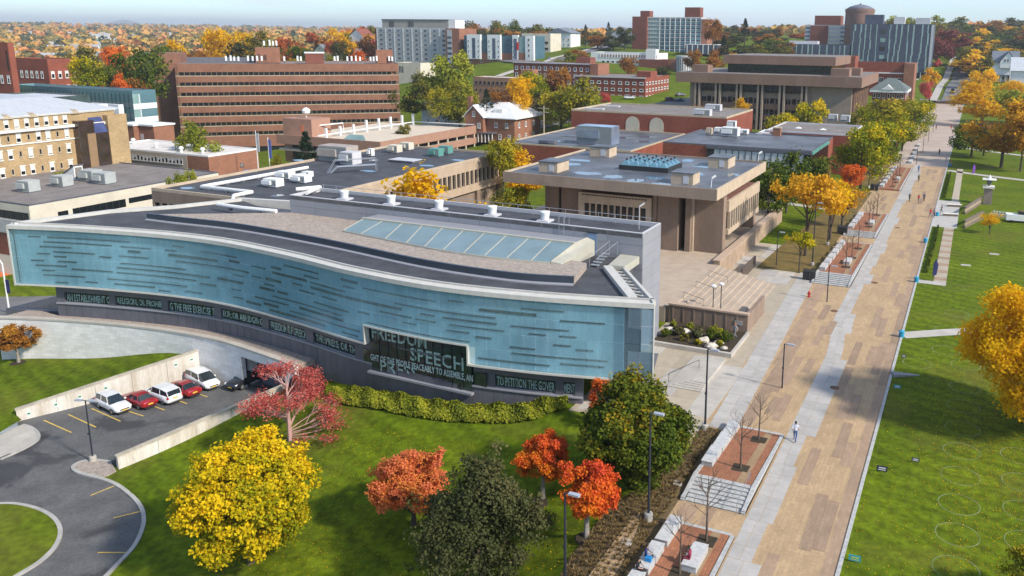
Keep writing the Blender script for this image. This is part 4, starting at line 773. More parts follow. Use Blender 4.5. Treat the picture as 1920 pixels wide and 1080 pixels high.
for px, py, lb, c in [(741,283,'cream condenser unit at the rear edge of the office roof',m_tanw),(763,278,'larger cream condenser unit at the rear edge of the office roof',m_tanw),(818,290,'green condenser unit nearest the office roof edge',mat('green_unit', (.10,.27,.23), .5, .1, 1)),(836,285,'green condenser unit behind its twin on the office roof',None)]:
    p = P(px, py, 10); hvac(p[0], p[1], 9.7, 2.2, 1.7, 1.5, lb, m=c or MATS['green_unit'])
p = P(696,290,10); hvac(p[0], p[1], 9.7, .9, .9, 1.5, 'slim white vent stack on the office roof', m=m_white)
p = P(760,300,10); r = empty('roof_hatch', (p[0],p[1],9.7), 0, 'flat grey roof hatch in the middle of the office roof', 'hatch'); MB().box(-2.6,2.6,-1.4,1.4,0,.35).obj('curb', m_panel, r); MB().box(-2.7,2.7,-1.5,1.5,.35,.45).obj('lid', m_lpan, r)
p = P(655,320,10); r = empty('roof_walkway', (p[0],p[1],9.7), .9, 'galvanised stepover stair and walkway on the office roof', 'stairs')
for s_ in (-.5,.5): MB().path([(-3.6,s_,.1),(-2.2,s_,2.2),(0,s_,2.2),(4.5,s_,2.2),(4.5,s_,.1)], .05, 6).obj('handrail', m_rail, r); MB().path([(-3.2,s_,.05),(-2,s_,1.1),(0,s_,1.1),(4.4,s_,1.1)], .06, 6).obj('stringer', m_rail, r)
for i in range(5): MB().box(-3.1+i*.24, -2.8+i*.24, -.5, .5, .2+i*.2, .25+i*.2).obj('tread', m_rail, r)
MB().box(-2, 4.4, -.5, .5, 1.08, 1.14).obj('deck', m_rail, r)
puddles([(q[0]+111, q[1]-85) for q in [P(*p, 9.7) for p in [(350,352),(440,340),(470,320),(560,300),(700,300),(800,310),(860,300),(690,320),(520,366)]]], 15.67, b2.r, .8, 2)
# ---- cream building far left
tb = B('cream_building', 'low cream panelled building with long strip window and gravel roof', -232, -144, 87.5, 126, -10, 3.75, m_tanw, m_groof, .25, parm=m_panel)
tb.band('strip_window', 'R', 7.2, 17.2, 10.5, 12.0, m_dark, .03); tb.band('window', 'R', 4.6, 6.4, 10.0, 11.9, m_dark, .03); tb.band('strip_window', 'R', 17.9, 24, 11.0, 12.0, m_dark, .03)
for i in range(8): l, a = tb.loc('R', 8.4+i*1.25, 0); MB().box(0, .07, -.08, -.031, 10.5, 12.0).obj('mullion', m_mull, tb.r, l, a)
tb.band('strip_window', 'F', 60, 87.6, 11.1, 12.5, m_dark, .03); tb.band('spandrel', 'F', 0, 88, 8.6, 10.9, mat('shaded_grey_panel', (.40,.39,.38), .8, .08, .6), .25); tb.band('lower_windows', 'F', 0, 88, 4.5, 8.4, m_red2, .03)  # grey of the shaded front put into its spandrel colour
for i in range(16): l, a = tb.loc('F', 60+i*1.75, 0); MB().box(0, .08, -.08, -.031, 11.1, 12.5).obj('mullion', m_mull, tb.r, l, a)
MB().box(88, 92.5, 19.5, 25, 7.0, 9.0).obj('canopy', m_panel, tb.r); MB().box(88, 91, 20, 24.5, 0, 7).obj('entrance', m_red2, tb.r)
for px, py, w, d, h, lb in [(55,358,2.8,2.2,2.1,'grey hooded air unit standing apart on the gravel roof'),(118,348,2.8,2.2,2.1,'grey hooded air unit beside the slanted stair hood'),(172,338,3.2,2.4,2.2,'grey air unit at the rear of a touching pair'),(197,343,3.0,2.4,2.2,'grey air unit at the front of a touching pair')]:
    p = P(px, py, 3.9); hvac(p[0], p[1], 3.8, w, d, h, lb, .1)
p = P(140,334,3.9); r = empty('stair_hood', (p[0],p[1],3.8), 0, 'white slanted stair hood with dark roof on the gravel roof', 'roof hood'); MB().prism([(-3.2,-.9),(1.4,-.9),(1.4,.9),(-3.2,.9)], 0, [.1,2.7,2.7,.1]).obj('walls', m_white, r)
MB().prism([(-3.4,-1.05),(1.6,-1.05),(1.6,1.05),(-3.4,1.05)], [.12,2.75,2.75,.12], [.3,2.95,2.95,.3]).obj('roof', m_panel, r); MB().box(1.41,1.45,-.7,.7,.2,2.4).obj('door', m_groof, r)
# ---- buff brick block (old four-storey)
yb = B('buff_brick_block', 'old buff brick four storey block with white cornice and arched windows', -215, -175, 80, 127, -11, 13.0, m_yel_b, None); m_stone = mat('white_stone', (.68,.64,.57), .8, .1, 1)
for z, d, h in ((23.6,.7,.55),(21.2-.2,.18,.28),(26.4,.3,.3)): yb.band('cornice', 'R', -.2, 47.2, z, z+h, m_stone, d)
l, a = yb.loc('R', 0, 0); MB().box(0, 47, 0, 1.2, 24.0, 26.4).obj('attic', m_yel_b, yb.r, l, a)
MB().add([(-2,-2,26.6),(40.4,-2,26.6),(40.4,49,26.6),(-2,49,26.6),(8,8,29.5),(30,8,29.5),(30,39,29.5),(8,39,29.5)], [(0,1,5,4),(1,2,6,5),(2,3,7,6),(3,0,4,7),(4,5,6,7)]).obj('roof', mat('pale_metal_roof', (.44,.455,.48), .55, .12, .5, stretch=(1,6,1)), yb.r)
wa = win(.95,1.75,.1,m_stone,m_dark,blind=.55); wb = win(.55,1.2,.08,m_beigec,m_dark); wc = win(.95,1.75,.1,m_stone,m_dark,blind=.85); hood = MB().box(-.62,.62,-.16,-.002,1.76,1.98).mesh('hood', m_stone)
RW = random.Random(9)
for zi, z in enumerate((24.4, 21.5, 18.3, 14.9, 11.6)):
    u = 20.3
    while u < 37:
        if RW.random() < .22 and zi: yb.put('window', wb, 'R', u, z+.3)
        else:
            w_ = yb.put('window', RW.choice([wa, wc, wa]), 'R', u, z); 
            if zi: yb.put('hood', hood, 'R', u, z)
        u += 1.95
for u in (24.5, 29.4, 38.2):
    l, a = yb.loc('R', u, 26.3); MB().add([(-.9,-.4,0),(.9,-.4,0),(0,-.4,.9),(-.9,2,0),(.9,2,0),(0,2,.9)], [(0,1,2),(0,2,5,3),(1,4,5,2)]).obj('dormer', m_beigec, yb.r, l, a)
l, a = yb.loc('R', 37.4, 0); gt = MB().box(0, 6.4, -1.8, 0, 0, 22).obj('glass_stair_tower', mat('dark_bronze_glass', (.045,.03,.025), .12, .3, .6, spec=.8), yb.r, l, a)
MB().box(1.6, 3.4, -2.0, -1.8, 0, 22).obj('brick_pier', mat('brown_pier', (.25,.16,.085), .9, .1, 1), gt); MB().add([(3.4,-1.82,22),(6.4,-1.82,22),(6.4,0,25.2),(3.4,0,25.2),(3.4,0,22),(6.4,0,22)], [(0,1,2,3),(0,3,4),(1,5,2)]).obj('glass_roof', mat('blue_slope_glass', (.05,.06,.15), .1, .3, .5, spec=.8), gt)
MB().box(0, 3.38, -1.82, 0, 22, 24.8).obj('stair_head', MATS['dark_bronze_glass'], gt); yb.put('wing', MB().box(0, 4.5, -1.5, 0, 0, 25.5).mesh('wing', m_yel_b), 'R', 44.2, 0)
# ---- white-roofed brick block with stair tower
wr = B('white_roofed_block', 'low brick block with white flat roof and ribbon of small windows', -203, -164.5, 141.5, 156.5, -12, 3.7, m_org, m_wroof, .35, parm=m_white)
wr.band('tan_front', 'F', .5, 31.5, 4, 15.68, mat('tan_stucco', (.42,.35,.28), .9, .08, .5), .05); RW = random.Random(4)
for z in (13.4, 10.2):
    for i in range(24): wr.put('window', win(.98,1.35,.09,m_lpan,m_dark,blind=RW.choice([0,.3,.5,.7])), 'F', 1.5+i*1.22, z, .05)
for i in range(3): wr.put('window', win(1.3,1.7,.1,m_lpan,m_dark), 'F', 27.2+.2+i*1.35+2.2-.5, 11.4+1.7, .06) if i == 5 else None
wr.put('vent', win(1.0,.9,.08,m_panel,m_groof), 'R', 9.5, 12.2)
for px, py in [(250,268),(293,276),(340,284),(380,286)]: p = P(px, py, 4); q = empty('roof_cowl', (p[0],p[1],3.8), 0, 'small white cowl vent on the white roof', 'vent', 'cowls on the white roof'); MB().lathe([(.35,0),(.35,.8),(.6,.9),(.5,1.3),(.1,1.5)], 10).obj('cowl', m_white, q)
sb_ = empty('brick_stair_tower', (-172,128.5,-12), 0, 'square red brick stair tower with white roof and flagpole', 'tower')
tw0 = PY(213,232,164); tw1 = PY(284,230,164); cx = (tw0[0]+tw1[0])/2; sb_.location = (cx, 168, tw0[2]-24.5); MB().box(-6.2,.5,-4.2,4,0,24.3).obj('wall', m_org, sb_); MB().box(.5,6.5,-2.6,4,0,24.3).obj('wall', m_org, sb_)
MB().prism([(-6.5,-4.5),(.8,-4.5),(.8,-2.9),(6.8,-2.9),(6.8,4.3),(-6.5,4.3)], 24.31, 24.75).obj('roof', m_white, sb_); MB().box(.9,2.2,-2.66,-2.61,19,22).obj('door', m_lpan, sb_); MB().path([(-1,0,24.7),(-1.4,0,33)], .09, 6).obj('flagpole', m_white, sb_)
# ---- big brick office block, seven ribbon windows
d0, d1 = PD(327,120.8,377), PD(747,121,377); ang = math.atan2(d1[1]-d0[1], d1[0]-d0[0]); Wb = float(np.hypot(*(d1-d0)[:2])); zb = -19.; Ht = 19.4-zb
m_bbk = br('brown_brick', (.265,.125,.078)); m_bml = mat('brown_mullion', (.16,.11,.07), .8, .1, 1)
bb = B('brick_office_block', 'large brown brick office block with seven dark ribbon window rows and antennas', d0[0], d0[0]+Wb, d0[1], d0[1]+34, zb, zb+Ht, m_bbk, m_groof, .0 or .3, ang, core=.8)
fl = 4.02; z0f = 5.6
for f, L0, u0 in (('F', Wb, 0.), ('L', 34, 0.)):
    for k in range(8):
        za, zb_ = z0f+1.62+(k-0)*fl-.0, z0f+fl*(k+1)-.0
        l, a = bb.loc(f, 0, 0); top = Ht if k == 7 else za+fl-1.62+.0
        MB().box(0, L0, -.0, .8, za+ (0 if k else -2.2), min(top, Ht) ).obj('spandrel', m_bbk, bb.r, l, a)
        MB().box(0, L0, -.06, 0, min(top, Ht)-.02, min(top, Ht)+.28).obj('sill', m_beigec, bb.r, l, a) if k < 7 else None
pane = MB().box(-.74, .74, .3, .36, 0, 1.62).mesh('window', m_dark); pier_ = MB().box(-.16,.16, .02, .5, 0, 1.62).mesh('pier', m_beigec)
nwin = 43
for k in range(7):
    z = z0f+fl*(k+1); 
    for i in range(nwin):
        u = 1.2+(Wb-2.4)*(i+.5)/nwin
        if k*nwin+i < 300: bb.put('window', pane, 'F', u, z)
    m = MB()
    for i in range(nwin+1): u = 1.2+(Wb-2.4)*i/nwin; m.box(u-.13, u+.13, .1, .5, z, z+1.62)
    m.box(0, 1.0, 0, .5, z, z+1.62); m.box(Wb-1.0, Wb, 0, .5, z, z+1.62); o = m.obj('mullions', m_bml, bb.r, *bb.loc('F', 0, 0)); o['kind'] = 'stuff'
    m = MB(); m2_ = MB()
    for i in range(9): m.box(16+i*1.7, 17.4+i*1.7, .3, .36, z, z+1.62)
    m.obj('window_row', m_dark, bb.r, *bb.loc('L', 0, 0))['kind'] = 'stuff'; m2_.box(0, 15.5, 0, .5, z, z+1.62).box(32, 34, 0, .5, z, z+1.62).obj('side_pier', m_bbk, bb.r, *bb.loc('L', 0, 0))
MB().box(-9, 1, 12, 36, 0, Ht+4).obj('stair_tower', m_bbk, bb.r) ; MB().box(4, Wb-4, .3, .7, .5, 5.5).obj('entrance_glass', m_dark, bb.r)
MB().box(Wb*.34, Wb*.45, 10, 20, Ht+.3, Ht+6.5).obj('lift_house', m_org, bb.r); MB().box(Wb*.565, Wb*.65, 3, 9, Ht+.3, Ht+4.4).obj('stair_house', m_red2, bb.r); MB().box(Wb*.565-.3, Wb*.65+.3, 2.7, 9.3, Ht+4.4, Ht+4.9).obj('stair_house_roof', m_white, bb.r)
MB().box(3, Wb*.4, 14, 15, Ht+.3, Ht+2.4).obj('screen', m_panel, bb.r); MB().box(Wb*.90, Wb*.98, 4, 10, Ht+.3, Ht+6).obj('stair_house', m_org, bb.r)
for i, f_ in enumerate([.215,.235,.25,.268,.31,.33,.35,.37,.385,.41,.425,.44,.47,.53,.545,.70,.715,.76,.78,.80,.82,.87,.885,.90,.96,.975]):
    hi = 6.5 if .375 < f_ < .445 else .3; r = MB().box(Wb*f_-.35, Wb*f_+.35, 3, 3.5, Ht+hi+1.0, Ht+hi+RW.uniform(2.7,3.3)).obj('antenna', m_white, bb.r); MB().path([(Wb*f_,3.6,Ht+hi-.1),(Wb*f_,3.6,Ht+hi+2)], .12, 5).obj('bracket', m_panel, r)
p0 = PD(556,250,330)
# ---- teaching block at the far left: glass, white and brick volumes
def fb(name, label, pl, pr, yt, yb_, Y, dep, wall, roof, par=.6, cat='building', group=None, zbase=None):
    a, b = PY(pl, yt, Y), PY(pr, yt, Y); z1 = (a[2]+b[2])/2; z0 = PY((pl+pr)/2, yb_, Y)[2] if zbase is None else zbase
    return B(name, label, a[0], b[0], Y, Y+dep, z0, z1, wall, roof, par, 0., cat, group=group)
m_bgl = mat('blue_curtain_glass', (.075,.15,.18), .12, .3, .12, spec=.8, rgb2=(.13,.24,.27), stretch=(.4,.4,2)); m_ggl = mat('green_curtain_glass', (.22,.33,.32), .15, .2, .2, spec=.7)
def louv(b_, f, n, z0, z1, m, L0=None, d=.06):
    L0 = L0 or (b_.W if f == 'F' else b_.D)
    for i in range(n): z = z0+(z1-z0)*i/n; b_.band('floor_band', f, 0, L0, z, z+(z1-z0)/n*.4, m, d)
gl = fb('glass_teaching_block', 'blue glass curtain wall block with white end behind the buff brick block', 20, 247, 170, 240, 178, 8, m_bgl, m_lpan, 1.0, zbase=-15); louv(gl, 'F', 7, 4, gl.H-.6, mat('bronze_line', (.13,.17,.18), .4, .1, 1), d=.05); louv(gl, 'R', 6, 3, gl.H-.5, m_white, d=.08); gl.band('green_corner', 'R', 0, 2.6, 0, gl.H, m_ggl, .04)
for i in range(30): gl.band('mullion', 'F', 2+i*gl.W/31, 2.12+i*gl.W/31, 3, gl.H, m_mull, .09)
g2 = fb('white_wing', 'white banded wing in front of the blue glass block', 55, 165, 197, 260, 150, 5.5, m_white, m_lpan, .5, zbase=-13); louv(g2, 'R', 6, 2, g2.H-2.5, m_ggl, d=.05)
g3 = fb('white_wing', 'white banded wing beside the brick stair tower', 165, 222, 198, 290, 165, 1.5, m_white, m_lpan, .5, zbase=-13); louv(g3, 'F', 7, 2, g3.H-2.5, m_ggl, d=.05)
g4 = fb('dark_glass_link', 'dark glass link building at the left edge behind the buff brick', -40, 62, 184, 240, 140, 15, mat('dark_teal_glass', (.05,.075,.07), .15, .3, .4, spec=.7), m_lpan, .4, zbase=-12)
for i in range(14): g4.band('mullion', 'F', 1+i*g4.W/14, 1.15+i*g4.W/14, 3, g4.H, m_lpan, .07)
lb = fb('brick_science_block', 'dark red brick block with paired white windows at the far left', 24, 88, 112, 200, 195, 10, m_red, m_groof, .5, zbase=-15)
ww = win(1.25,2.5,.16,m_white,m_dark,blind=.4)
for z in (lb.H-6.3, lb.H-11.2):
    for i in range(5): lb.put('window', ww, 'F', 4+i*(lb.W-7)/4.2, z)
    for i in range(4): lb.put('window', ww, 'R', 1.4+i*2.5, z)
lb.band('glass_link', 'F', -2.4, 0, 0, lb.H-2, m_ggl, .5)
lt_ = fb('brick_tower', 'tall red brick tower at the left edge of the campus', -60, 14, 82, 210, 168, 1.8, m_red, m_groof, .5, zbase=-15)
for z in (lt_.H-12, lt_.H-18): 
    for u in (lt_.W-5, lt_.W-1.8): lt_.put('window', ww, 'F', u, z)
lt_.band('slot', 'F', lt_.W-1.4, lt_.W-.8, lt_.H-8, lt_.H-2, m_dark, .04)
# ---- parking deck behind the office wing
gk = empty('parking_deck', (-160,190,-6), 0, 'pink concrete parking deck with pale top floor and sloping ramp', 'parking deck'); OG = np.array([-160.,190.,-6.])
def mg(mb): mb.v = [(x-OG[0], y-OG[1], z-OG[2]) for x, y, z in mb.v]; return mb
m_deck = mat('pale_deck', (.58,.49,.38), .9, .08, .4); m_pkc = mat('pink_concrete', (.36,.20,.14), .9, .1, .6, fine=.08); gx0, gx1, gy0, gy1 = -190, -152, 188, 237
mg(MB().box(gx0, gx1, gy0, gy1, 1.3, 2.0)).obj('top_floor', m_deck, gk); mg(MB().box(gx0+.4, gx1-.4, gy0+.4, gy1-.4, -1.8, -1.2)).obj('middle_floor', m_deck, gk); mg(MB().box(gx0+3, gx1-3, gy0+3, gy1-3, -6, 1.3)).obj('core', m_mull, gk)
mg(MB().box(gx0, gx1+.1, gy0-.1, gy0+.2, .2, 2.9)).obj('front_parapet', m_pkc, gk)
for z0_, z1_, s_ in ((.3,2.9,0),(-3.0,-1.0,0),(-6,-4.6,0)): mg(MB().prism([(gx1-.2,gy0+.2),(gx1+.15,gy0+.2),(gx1+.15,gy1),(gx1-.2,gy1)], [z0_]*4, [z1_]*4)).obj('side_parapet', m_pkc, gk)
for i in range(10): yy = gy0+2+i*5.1; mg(MB().box(gx1-.3, gx1+.0, yy, yy+.45, -6, .3)).obj('column', m_deck, gk)
for i in range(8): yy = gy0+5+i*6; mg(MB().box(-176.2, -175.6, yy, yy+.6, 2, 5.0+ (0 if i < 3 else .8))).obj('post', m_white, gk)
mg(MB().path([(-176,gy0+2,3.0),(-176,gy1-1,3.0)], .18, 6)).obj('ramp_rail', m_white, gk); mg(MB().path([(-176,gy1-.5,3.0),(-152.4,gy1-.5,3.2)], .15, 6)).obj('rear_rail', m_white, gk)
mg(MB().path([(-183,gy0+6,2),(-183,gy0+6,5),(-177,gy0+14,5.6),(-177,gy0+14,2)], .22, 6)).obj('stair_frame', m_white, gk)
mg(MB().prism([(-166,gy0+.3),(-157,gy0+.3),(-159,gy0+1.6),(-164,gy0+1.6)], 2.0, [2.4,2.4,4.2,4.2])).obj('glass_lantern', m_ggl, gk)
sh = empty('deck_stair_house', (-186.5,197,-6), 0, 'pink brick stair house on the parking deck with white dish', 'stair house'); MB().box(-5.5,5.5,-4,4,0,13.2).obj('wall', m_pkc, sh); MB().lathe([(.1,13.2),(.1,14.2),(1.1,14.6),(1.3,15.4),(.7,16.1),(.1,16.3)], 12).obj('dish', m_white, sh); MB().box(1.5,2.3,-4.05,-4.0,9,11.5).obj('door', mat('orange_door', (.6,.16,.05), .6, .1, 1), sh)
# ---- brick house with white hipped roof
hs = B('brick_house', 'brick house with white hipped roof, dormers and brick chimneys', -157, -139, 240, 258, -2.6, 5.6, m_org, None, 0); W_, D_, Z_ = hs.W, hs.D, hs.H; m_whr = mat('white_roof_shingle', (.66,.66,.66), .7, .08, .8)
MB().add([(-1,-1,Z_),(W_+1,-1,Z_),(W_+1,D_+1,Z_),(-1,D_+1,Z_),(5,6,Z_+4.6),(W_-6,6,Z_+4.6),(W_-6,D_-6,Z_+4.6),(5,D_-6,Z_+4.6),(-1,-1,Z_-.3),(W_+1,-1,Z_-.3),(W_+1,D_+1,Z_-.3),(-1,D_+1,Z_-.3)], [(0,1,5,4),(1,2,6,5),(2,3,7,6),(3,0,4,7),(4,5,6,7),(8,9,1,0),(9,10,2,1),(11,8,0,3),(11,10,9,8)]).obj('roof', m_whr, hs.r)
MB().add([(.2,-2,0),(7.2,-2,0),(7.2,3,0),(.2,3,0),(.2,-2,Z_),(7.2,-2,Z_),(7.2,3,Z_),(.2,3,Z_),(3.7,-2,Z_+3.4),(3.7,6,Z_+3.4)], [(0,1,5,4),(1,2,6,5),(3,0,4,7),(4,5,8)]).obj('gable_bay', m_org, hs.r)
MB().add([(-.5,-2.5,Z_-.4),(3.7,-2.5,Z_+3.7),(7.9,-2.5,Z_-.4),(-.5,6,Z_-.4),(3.7,7,Z_+3.7),(7.9,6,Z_-.4),(-.5,-2.5,Z_-.1),(3.7,-2.5,Z_+4.05),(7.9,-2.5,Z_-.1),(-.5,6,Z_-.1),(3.7,7,Z_+4.05),(7.9,6,Z_-.1)], [(6,7,10,9),(7,8,11,10),(0,1,7,6),(1,2,8,7)]).obj('gable_roof', m_whr, hs.r)
hw = win(1.1,1.7,.14,m_white,m_dark,True)
for u, z, d in ((3.7,Z_+.2,2.0),(5.6,4.6,2.0),(11,4.9,0),(15,4.9,0),(12.4,1.0,0),(16,1.0,0)): hs.put('window', hw, 'F', u, z, d)
for u in (3,7.5,13): 
    for z in (1.0,4.9): hs.put('window', hw, 'R', u, z)
for x, y, m_ in ((-.8,3,m_org),(W_*.62,9,m_red)): MB().box(x-.7, x+.7, y-.6, y+.6, Z_-2, Z_+6.4).obj('chimney', m_, hs.r)
for u in (10.2, 12.0): MB().box(u-.8, u+.8, 1.2, 4, Z_+.9, Z_+2.7).obj('dormer', m_white, hs.r)
hs.band('porch_roof', 'F', 5.5, 11.5, 3.0, 3.3, m_panel, 3.2)
for i in range(5): MB().box(5.7+i*1.35, 5.95+i*1.35, -3.1, -2.85, 0, 3).obj('porch_column', m_white, hs.r)
wh = fb('white_cottage', 'small grey white cottage behind the parking deck', 790, 862, 205, 245, 262, 9, mat('pale_siding', (.50,.52,.56), .8, .06, 1), m_panel, 0, 'house'); MB().add([(-.6,-.6,wh.H),(wh.W+.6,-.6,wh.H),(wh.W+.6,9.6,wh.H),(-.6,9.6,wh.H),(-.6,4.5,wh.H+3.4),(wh.W+.6,4.5,wh.H+3.4)], [(0,1,5,4),(2,3,4,5),(0,4,3),(1,2,5)]).obj('gable_roof', m_panel, wh.r)
for u in (3,7,11): wh.put('window', hw, 'F', u, 2.5)
# ---- flat blue-grey roof block, arched brick hall, glazed theatre
ac = B('flat_roofed_block', 'low red brick block with wet blue grey roof', -108, -73.5, 181, 221, 0, 6, m_red, m_wet, .35, parm=m_beigec); puddles([(12,10),(20,16),(26,9),(22,25),(30,20),(8,20),(28,30)], 6.07, ac.r, 2, 5)
p = P(1115,272,6); hvac(p[0], p[1]+2, 6.1, 9.5, 5, 4.6, 'big blue mirrored air plant on the wet flat roof', m=mat('blue_mirror_metal', (.36,.43,.55), .2, .3, .25, metal=.6)); p = P(1028,270,6); hvac(p[0], p[1], 6.1, 4.2, 2, .9, 'low dark plant box on the wet flat roof', m=m_panel)
ah = B('arched_brick_hall', 'long red brick hall with two blind round arches', -108.9, -61.8, 221.2, 250, 0, 11, m_red, m_groof, .5, parm=m_beigec); m_arch = mat('arch_render', (.50,.44,.33), .85, .1, .6)
for cx in (PY(1186,235,221.2)[0]+108.9, PY(1231,240,221.2)[0]+108.9):
    n = 14; pr = [(-2.1,0),(2.1,0)]+[(2.1*math.cos(t), 2.2+2.1*math.sin(t)) for t in ls(0, math.pi, n)]; m = MB(); k = len(pr); m.v = [(x,-.1,z) for x, z in pr]+[(x,-.002,z) for x, z in pr]; m.f = [tuple(range(k))]+[(i,i+k,(i+1)%k+k,(i+1)%k) for i in range(k)]; m.m = [0]*len(m.f); m.obj('arch_panel', m_arch, ah.r, (cx, 0, 6.0))
for px, py, lb in [(1318,218,'pale roof unit at the edge of the arched hall roof'),(1338,208,'pale roof unit behind another on the arched hall roof')]: p = P(px, py, 11); hvac(p[0], p[1], 11, 4.6, 2.4, 2, lb, m=m_lpan)
for px, py in [(1115,205),(1145,200)]: p = P(px, py, 11); r = empty('roof_panel', (p[0],p[1],11.05), 0, 'flat pale hatch panel on the arched hall roof', 'hatch', 'hatches on the arched hall roof'); MB().box(-3,3,-.8,.8,0,.3).obj('panel', m_lpan, r)
th = B('glazed_theatre', 'low theatre block with dark framed glazed front and busy roof plant', -64.8, -31.1, 179, 208, 0, 9, m_red, m_wet, .3, parm=m_panel)
m_curt = mat('pale_curtain', (.50,.52,.54), .7, .1, .6, stretch=(5,5,.3)); th.band('glazing', 'F', 10.5, 33.6, .8, 8.4, m_dark, .05); th.band('head', 'F', 10.3, 33.8, 8.4, 9.05, m_panel, .3)
for i in range(16):
    u = 10.6+i*1.44; l, a = th.loc('F', u, 0); MB().box(0, .12, -.16, -.051, .8, 8.4).obj('mullion', m_mull, th.r, l, a); MB().box(.14, 1.4, -.08, -.051, 6.3, 8.3).obj('upper_pane', m_curt if i not in (0,15) else m_dark, th.r, l, a)
    if i not in (0, 3, 14, 15): MB().box(.14, 1.4, -.075, -.051, 1.0, 6.0).obj('curtain', m_curt, th.r, l, a)
th.band('side_glazing', 'R', .2, 22, .8, 8.4, m_dark, .05); th.band('head', 'R', 0, 22, 8.4, 9.05, MATS['green_unit'], .3)
for i, (px, py, w, d, h, lb) in enumerate([(1370,256,4,2.4,2.2,'white roof plant box in the middle of the theatre cluster'),(1348,250,2,1.6,1.4,'white roof plant box left of the cluster centre'),(1390,252,3.4,2,1.2,'low white grille plant on the theatre roof'),(1330,254,1.4,1.2,1.8,'tan vent stack on the theatre roof'),(1372,243,2.2,1.4,2.2,'tall white plant box behind the theatre cluster')]): p = P(px, py, 9); hvac(p[0], p[1], 9.1, w, d, h, lb, m=m_white if i != 3 else m_tanc)
for px, py in [(1434,250),(1497,245),(1543,248)]: p = P(px, py, 9); r = empty('roof_pyramid', (p[0],p[1],9.06), 0, 'white pyramid rooflight on the theatre roof', 'skylight', 'pyramid rooflights on the theatre'); MB().add([(-2,-1.6,0),(2,-1.6,0),(2,1.6,0),(-2,1.6,0),(0,0,1.0)], [(0,1,4),(1,2,4),(2,3,4),(3,0,4)]).obj('light', m_white, r)
p = P(1457,255,9); r = empty('roof_chimney', (p[0],p[1],9.05), 0, 'squat brick chimney on the theatre roof', 'chimney'); MB().box(-.9,.9,-.7,.7,0,1.9).obj('stack', m_org, r); MB().box(-1,1,-.8,.8,1.9,2.1).obj('cap', m_beigec, r)
ba = B('brick_annex', 'red brick annex with gravel roof beside the theatre', -48, -27.2, 208.2, 232, 0, 9.6, m_red, m_groof, .4, parm=m_lpan); ba.band('stone_base', 'R', 0, 23.8, 1.8, 2.4, m_beigec, .15)
for u in (7, 9, 16, 18.5): ba.put('window', win(.8,2.2,.1,m_panel,m_dark), 'R', u, 5)
for px, py in [(1562,226),(1585,228)]: p = P(px, py, 9.8); hvac(p[0], p[1], 9.7, 2.4, 1.8, 1.9, ('grey fan unit in the middle of the annex roof','small dark unit at the right of the annex roof')[px > 1570], m=m_lpan)
# ---- library with deep fascia
lx0, lx1, ly0, ly1 = -101.7, -35.6, 293, 343; LB_ = empty('library_building', (-70,318,0), 0, 'large brown concrete library with deep overhanging fascia and tall paired fins', 'building'); OL = np.array([-70.,318.,0.])
def ml(mb): mb.v = [(x-OL[0], y-OL[1], z) for x, y, z in mb.v]; return mb
m_lib = mat('library_concrete', (.235,.145,.105), .9, .12, .35, fine=.08, stretch=(1,1,.2)); m_lib2 = mat('library_stone', (.30,.235,.185), .9, .12, .35, fine=.08)
ml(MB().box(lx0+4.5, lx1-3.5, ly0+3.5, ly1-3, 0, 16.4)).obj('wall', m_lib2, LB_); ml(MB().box(lx0, lx1, ly0, ly1, 16.4, 19.9)).obj('fascia', m_lib, LB_); ml(MB().box(lx0+.5, lx1-.5, ly0+.5, ly1-.5, 19.9, 20.0)).obj('roof', m_groof, LB_)
ml(MB().box(-85, -47.5, 303, 338, 20.0, 23.2)).obj('clerestory', m_dark, LB_); ml(MB().box(-86.5, -46, 301.5, 339, 23.2, 26.2)).obj('upper_fascia', m_lib, LB_); ml(MB().box(-86, -46.5, 302, 338.5, 26.2, 26.3)).obj('upper_roof', m_groof, LB_)
for x0, x1, y0 in ((-96.5,-90.5,296),(-46.3,-40.2,294.5),(-43.5,-37.7,304)): ml(MB().box(x0, x1, y0, y0+6, 19.95, 22.6)).obj('roof_box', m_lib, LB_)
xs = [-93.6+i*7.75 for i in range(7)]
lw = MB().box(-.75,.75,-.06,0,0,1.9).mesh('window', m_dark); lw2 = MB().box(-.36,.36,-.06,0,0,1.7).mesh('window', m_dark)
for i, x in enumerate(xs[:6]):
    for s_ in (-.75, .75): ml(MB().box(x+s_-.32, x+s_+.32, ly0+.6, ly0+3.5, 0, 16.4)).obj('fin', m_lib2, LB_)
    ml(MB().box(x-.4, x+.4, ly0+2.6, ly0+3.499, 0, 16.4)).obj('slot', m_dark, LB_)
for i in range(5):
    x0, x1 = xs[i]+1.1, xs[i+1]-1.1; cxm = (x0+x1)/2; ml(MB().box(x0, x1, ly0+2.7, ly0+3.45, 13.6, 16.4)).obj('loggia', m_dark, LB_)
    for z in (9.6, 5.7, 1.8):
        ml(MB().box(x0, x1, ly0+2.5, ly0+3.48, z-1.9 if z > 2 else 0, z)).obj('spandrel', m_lib, LB_)
        for du, me in ((0,lw),(-1.55,lw2),(1.55,lw2),(-2.5,lw2),(2.5,lw2)): obj('window', me, LB_, (cxm+du-OL[0], ly0+3.5-OL[1], z+.1))
for i in range(9):
    yy = ly0+5+i*4.6; ml(MB().box(lx1-3.5, lx1-2.6, yy, yy+.9, 0, 16.4)).obj('fin', m_lib, LB_)
    for z in (12.4, 8.5, 4.6): ml(MB().box(lx1-3.5, lx1-3.1, yy+.9, yy+4.6, z, z+1.6)).obj('spandrel', m_sunc, LB_)  # sun on this side put into the paler spandrel colour
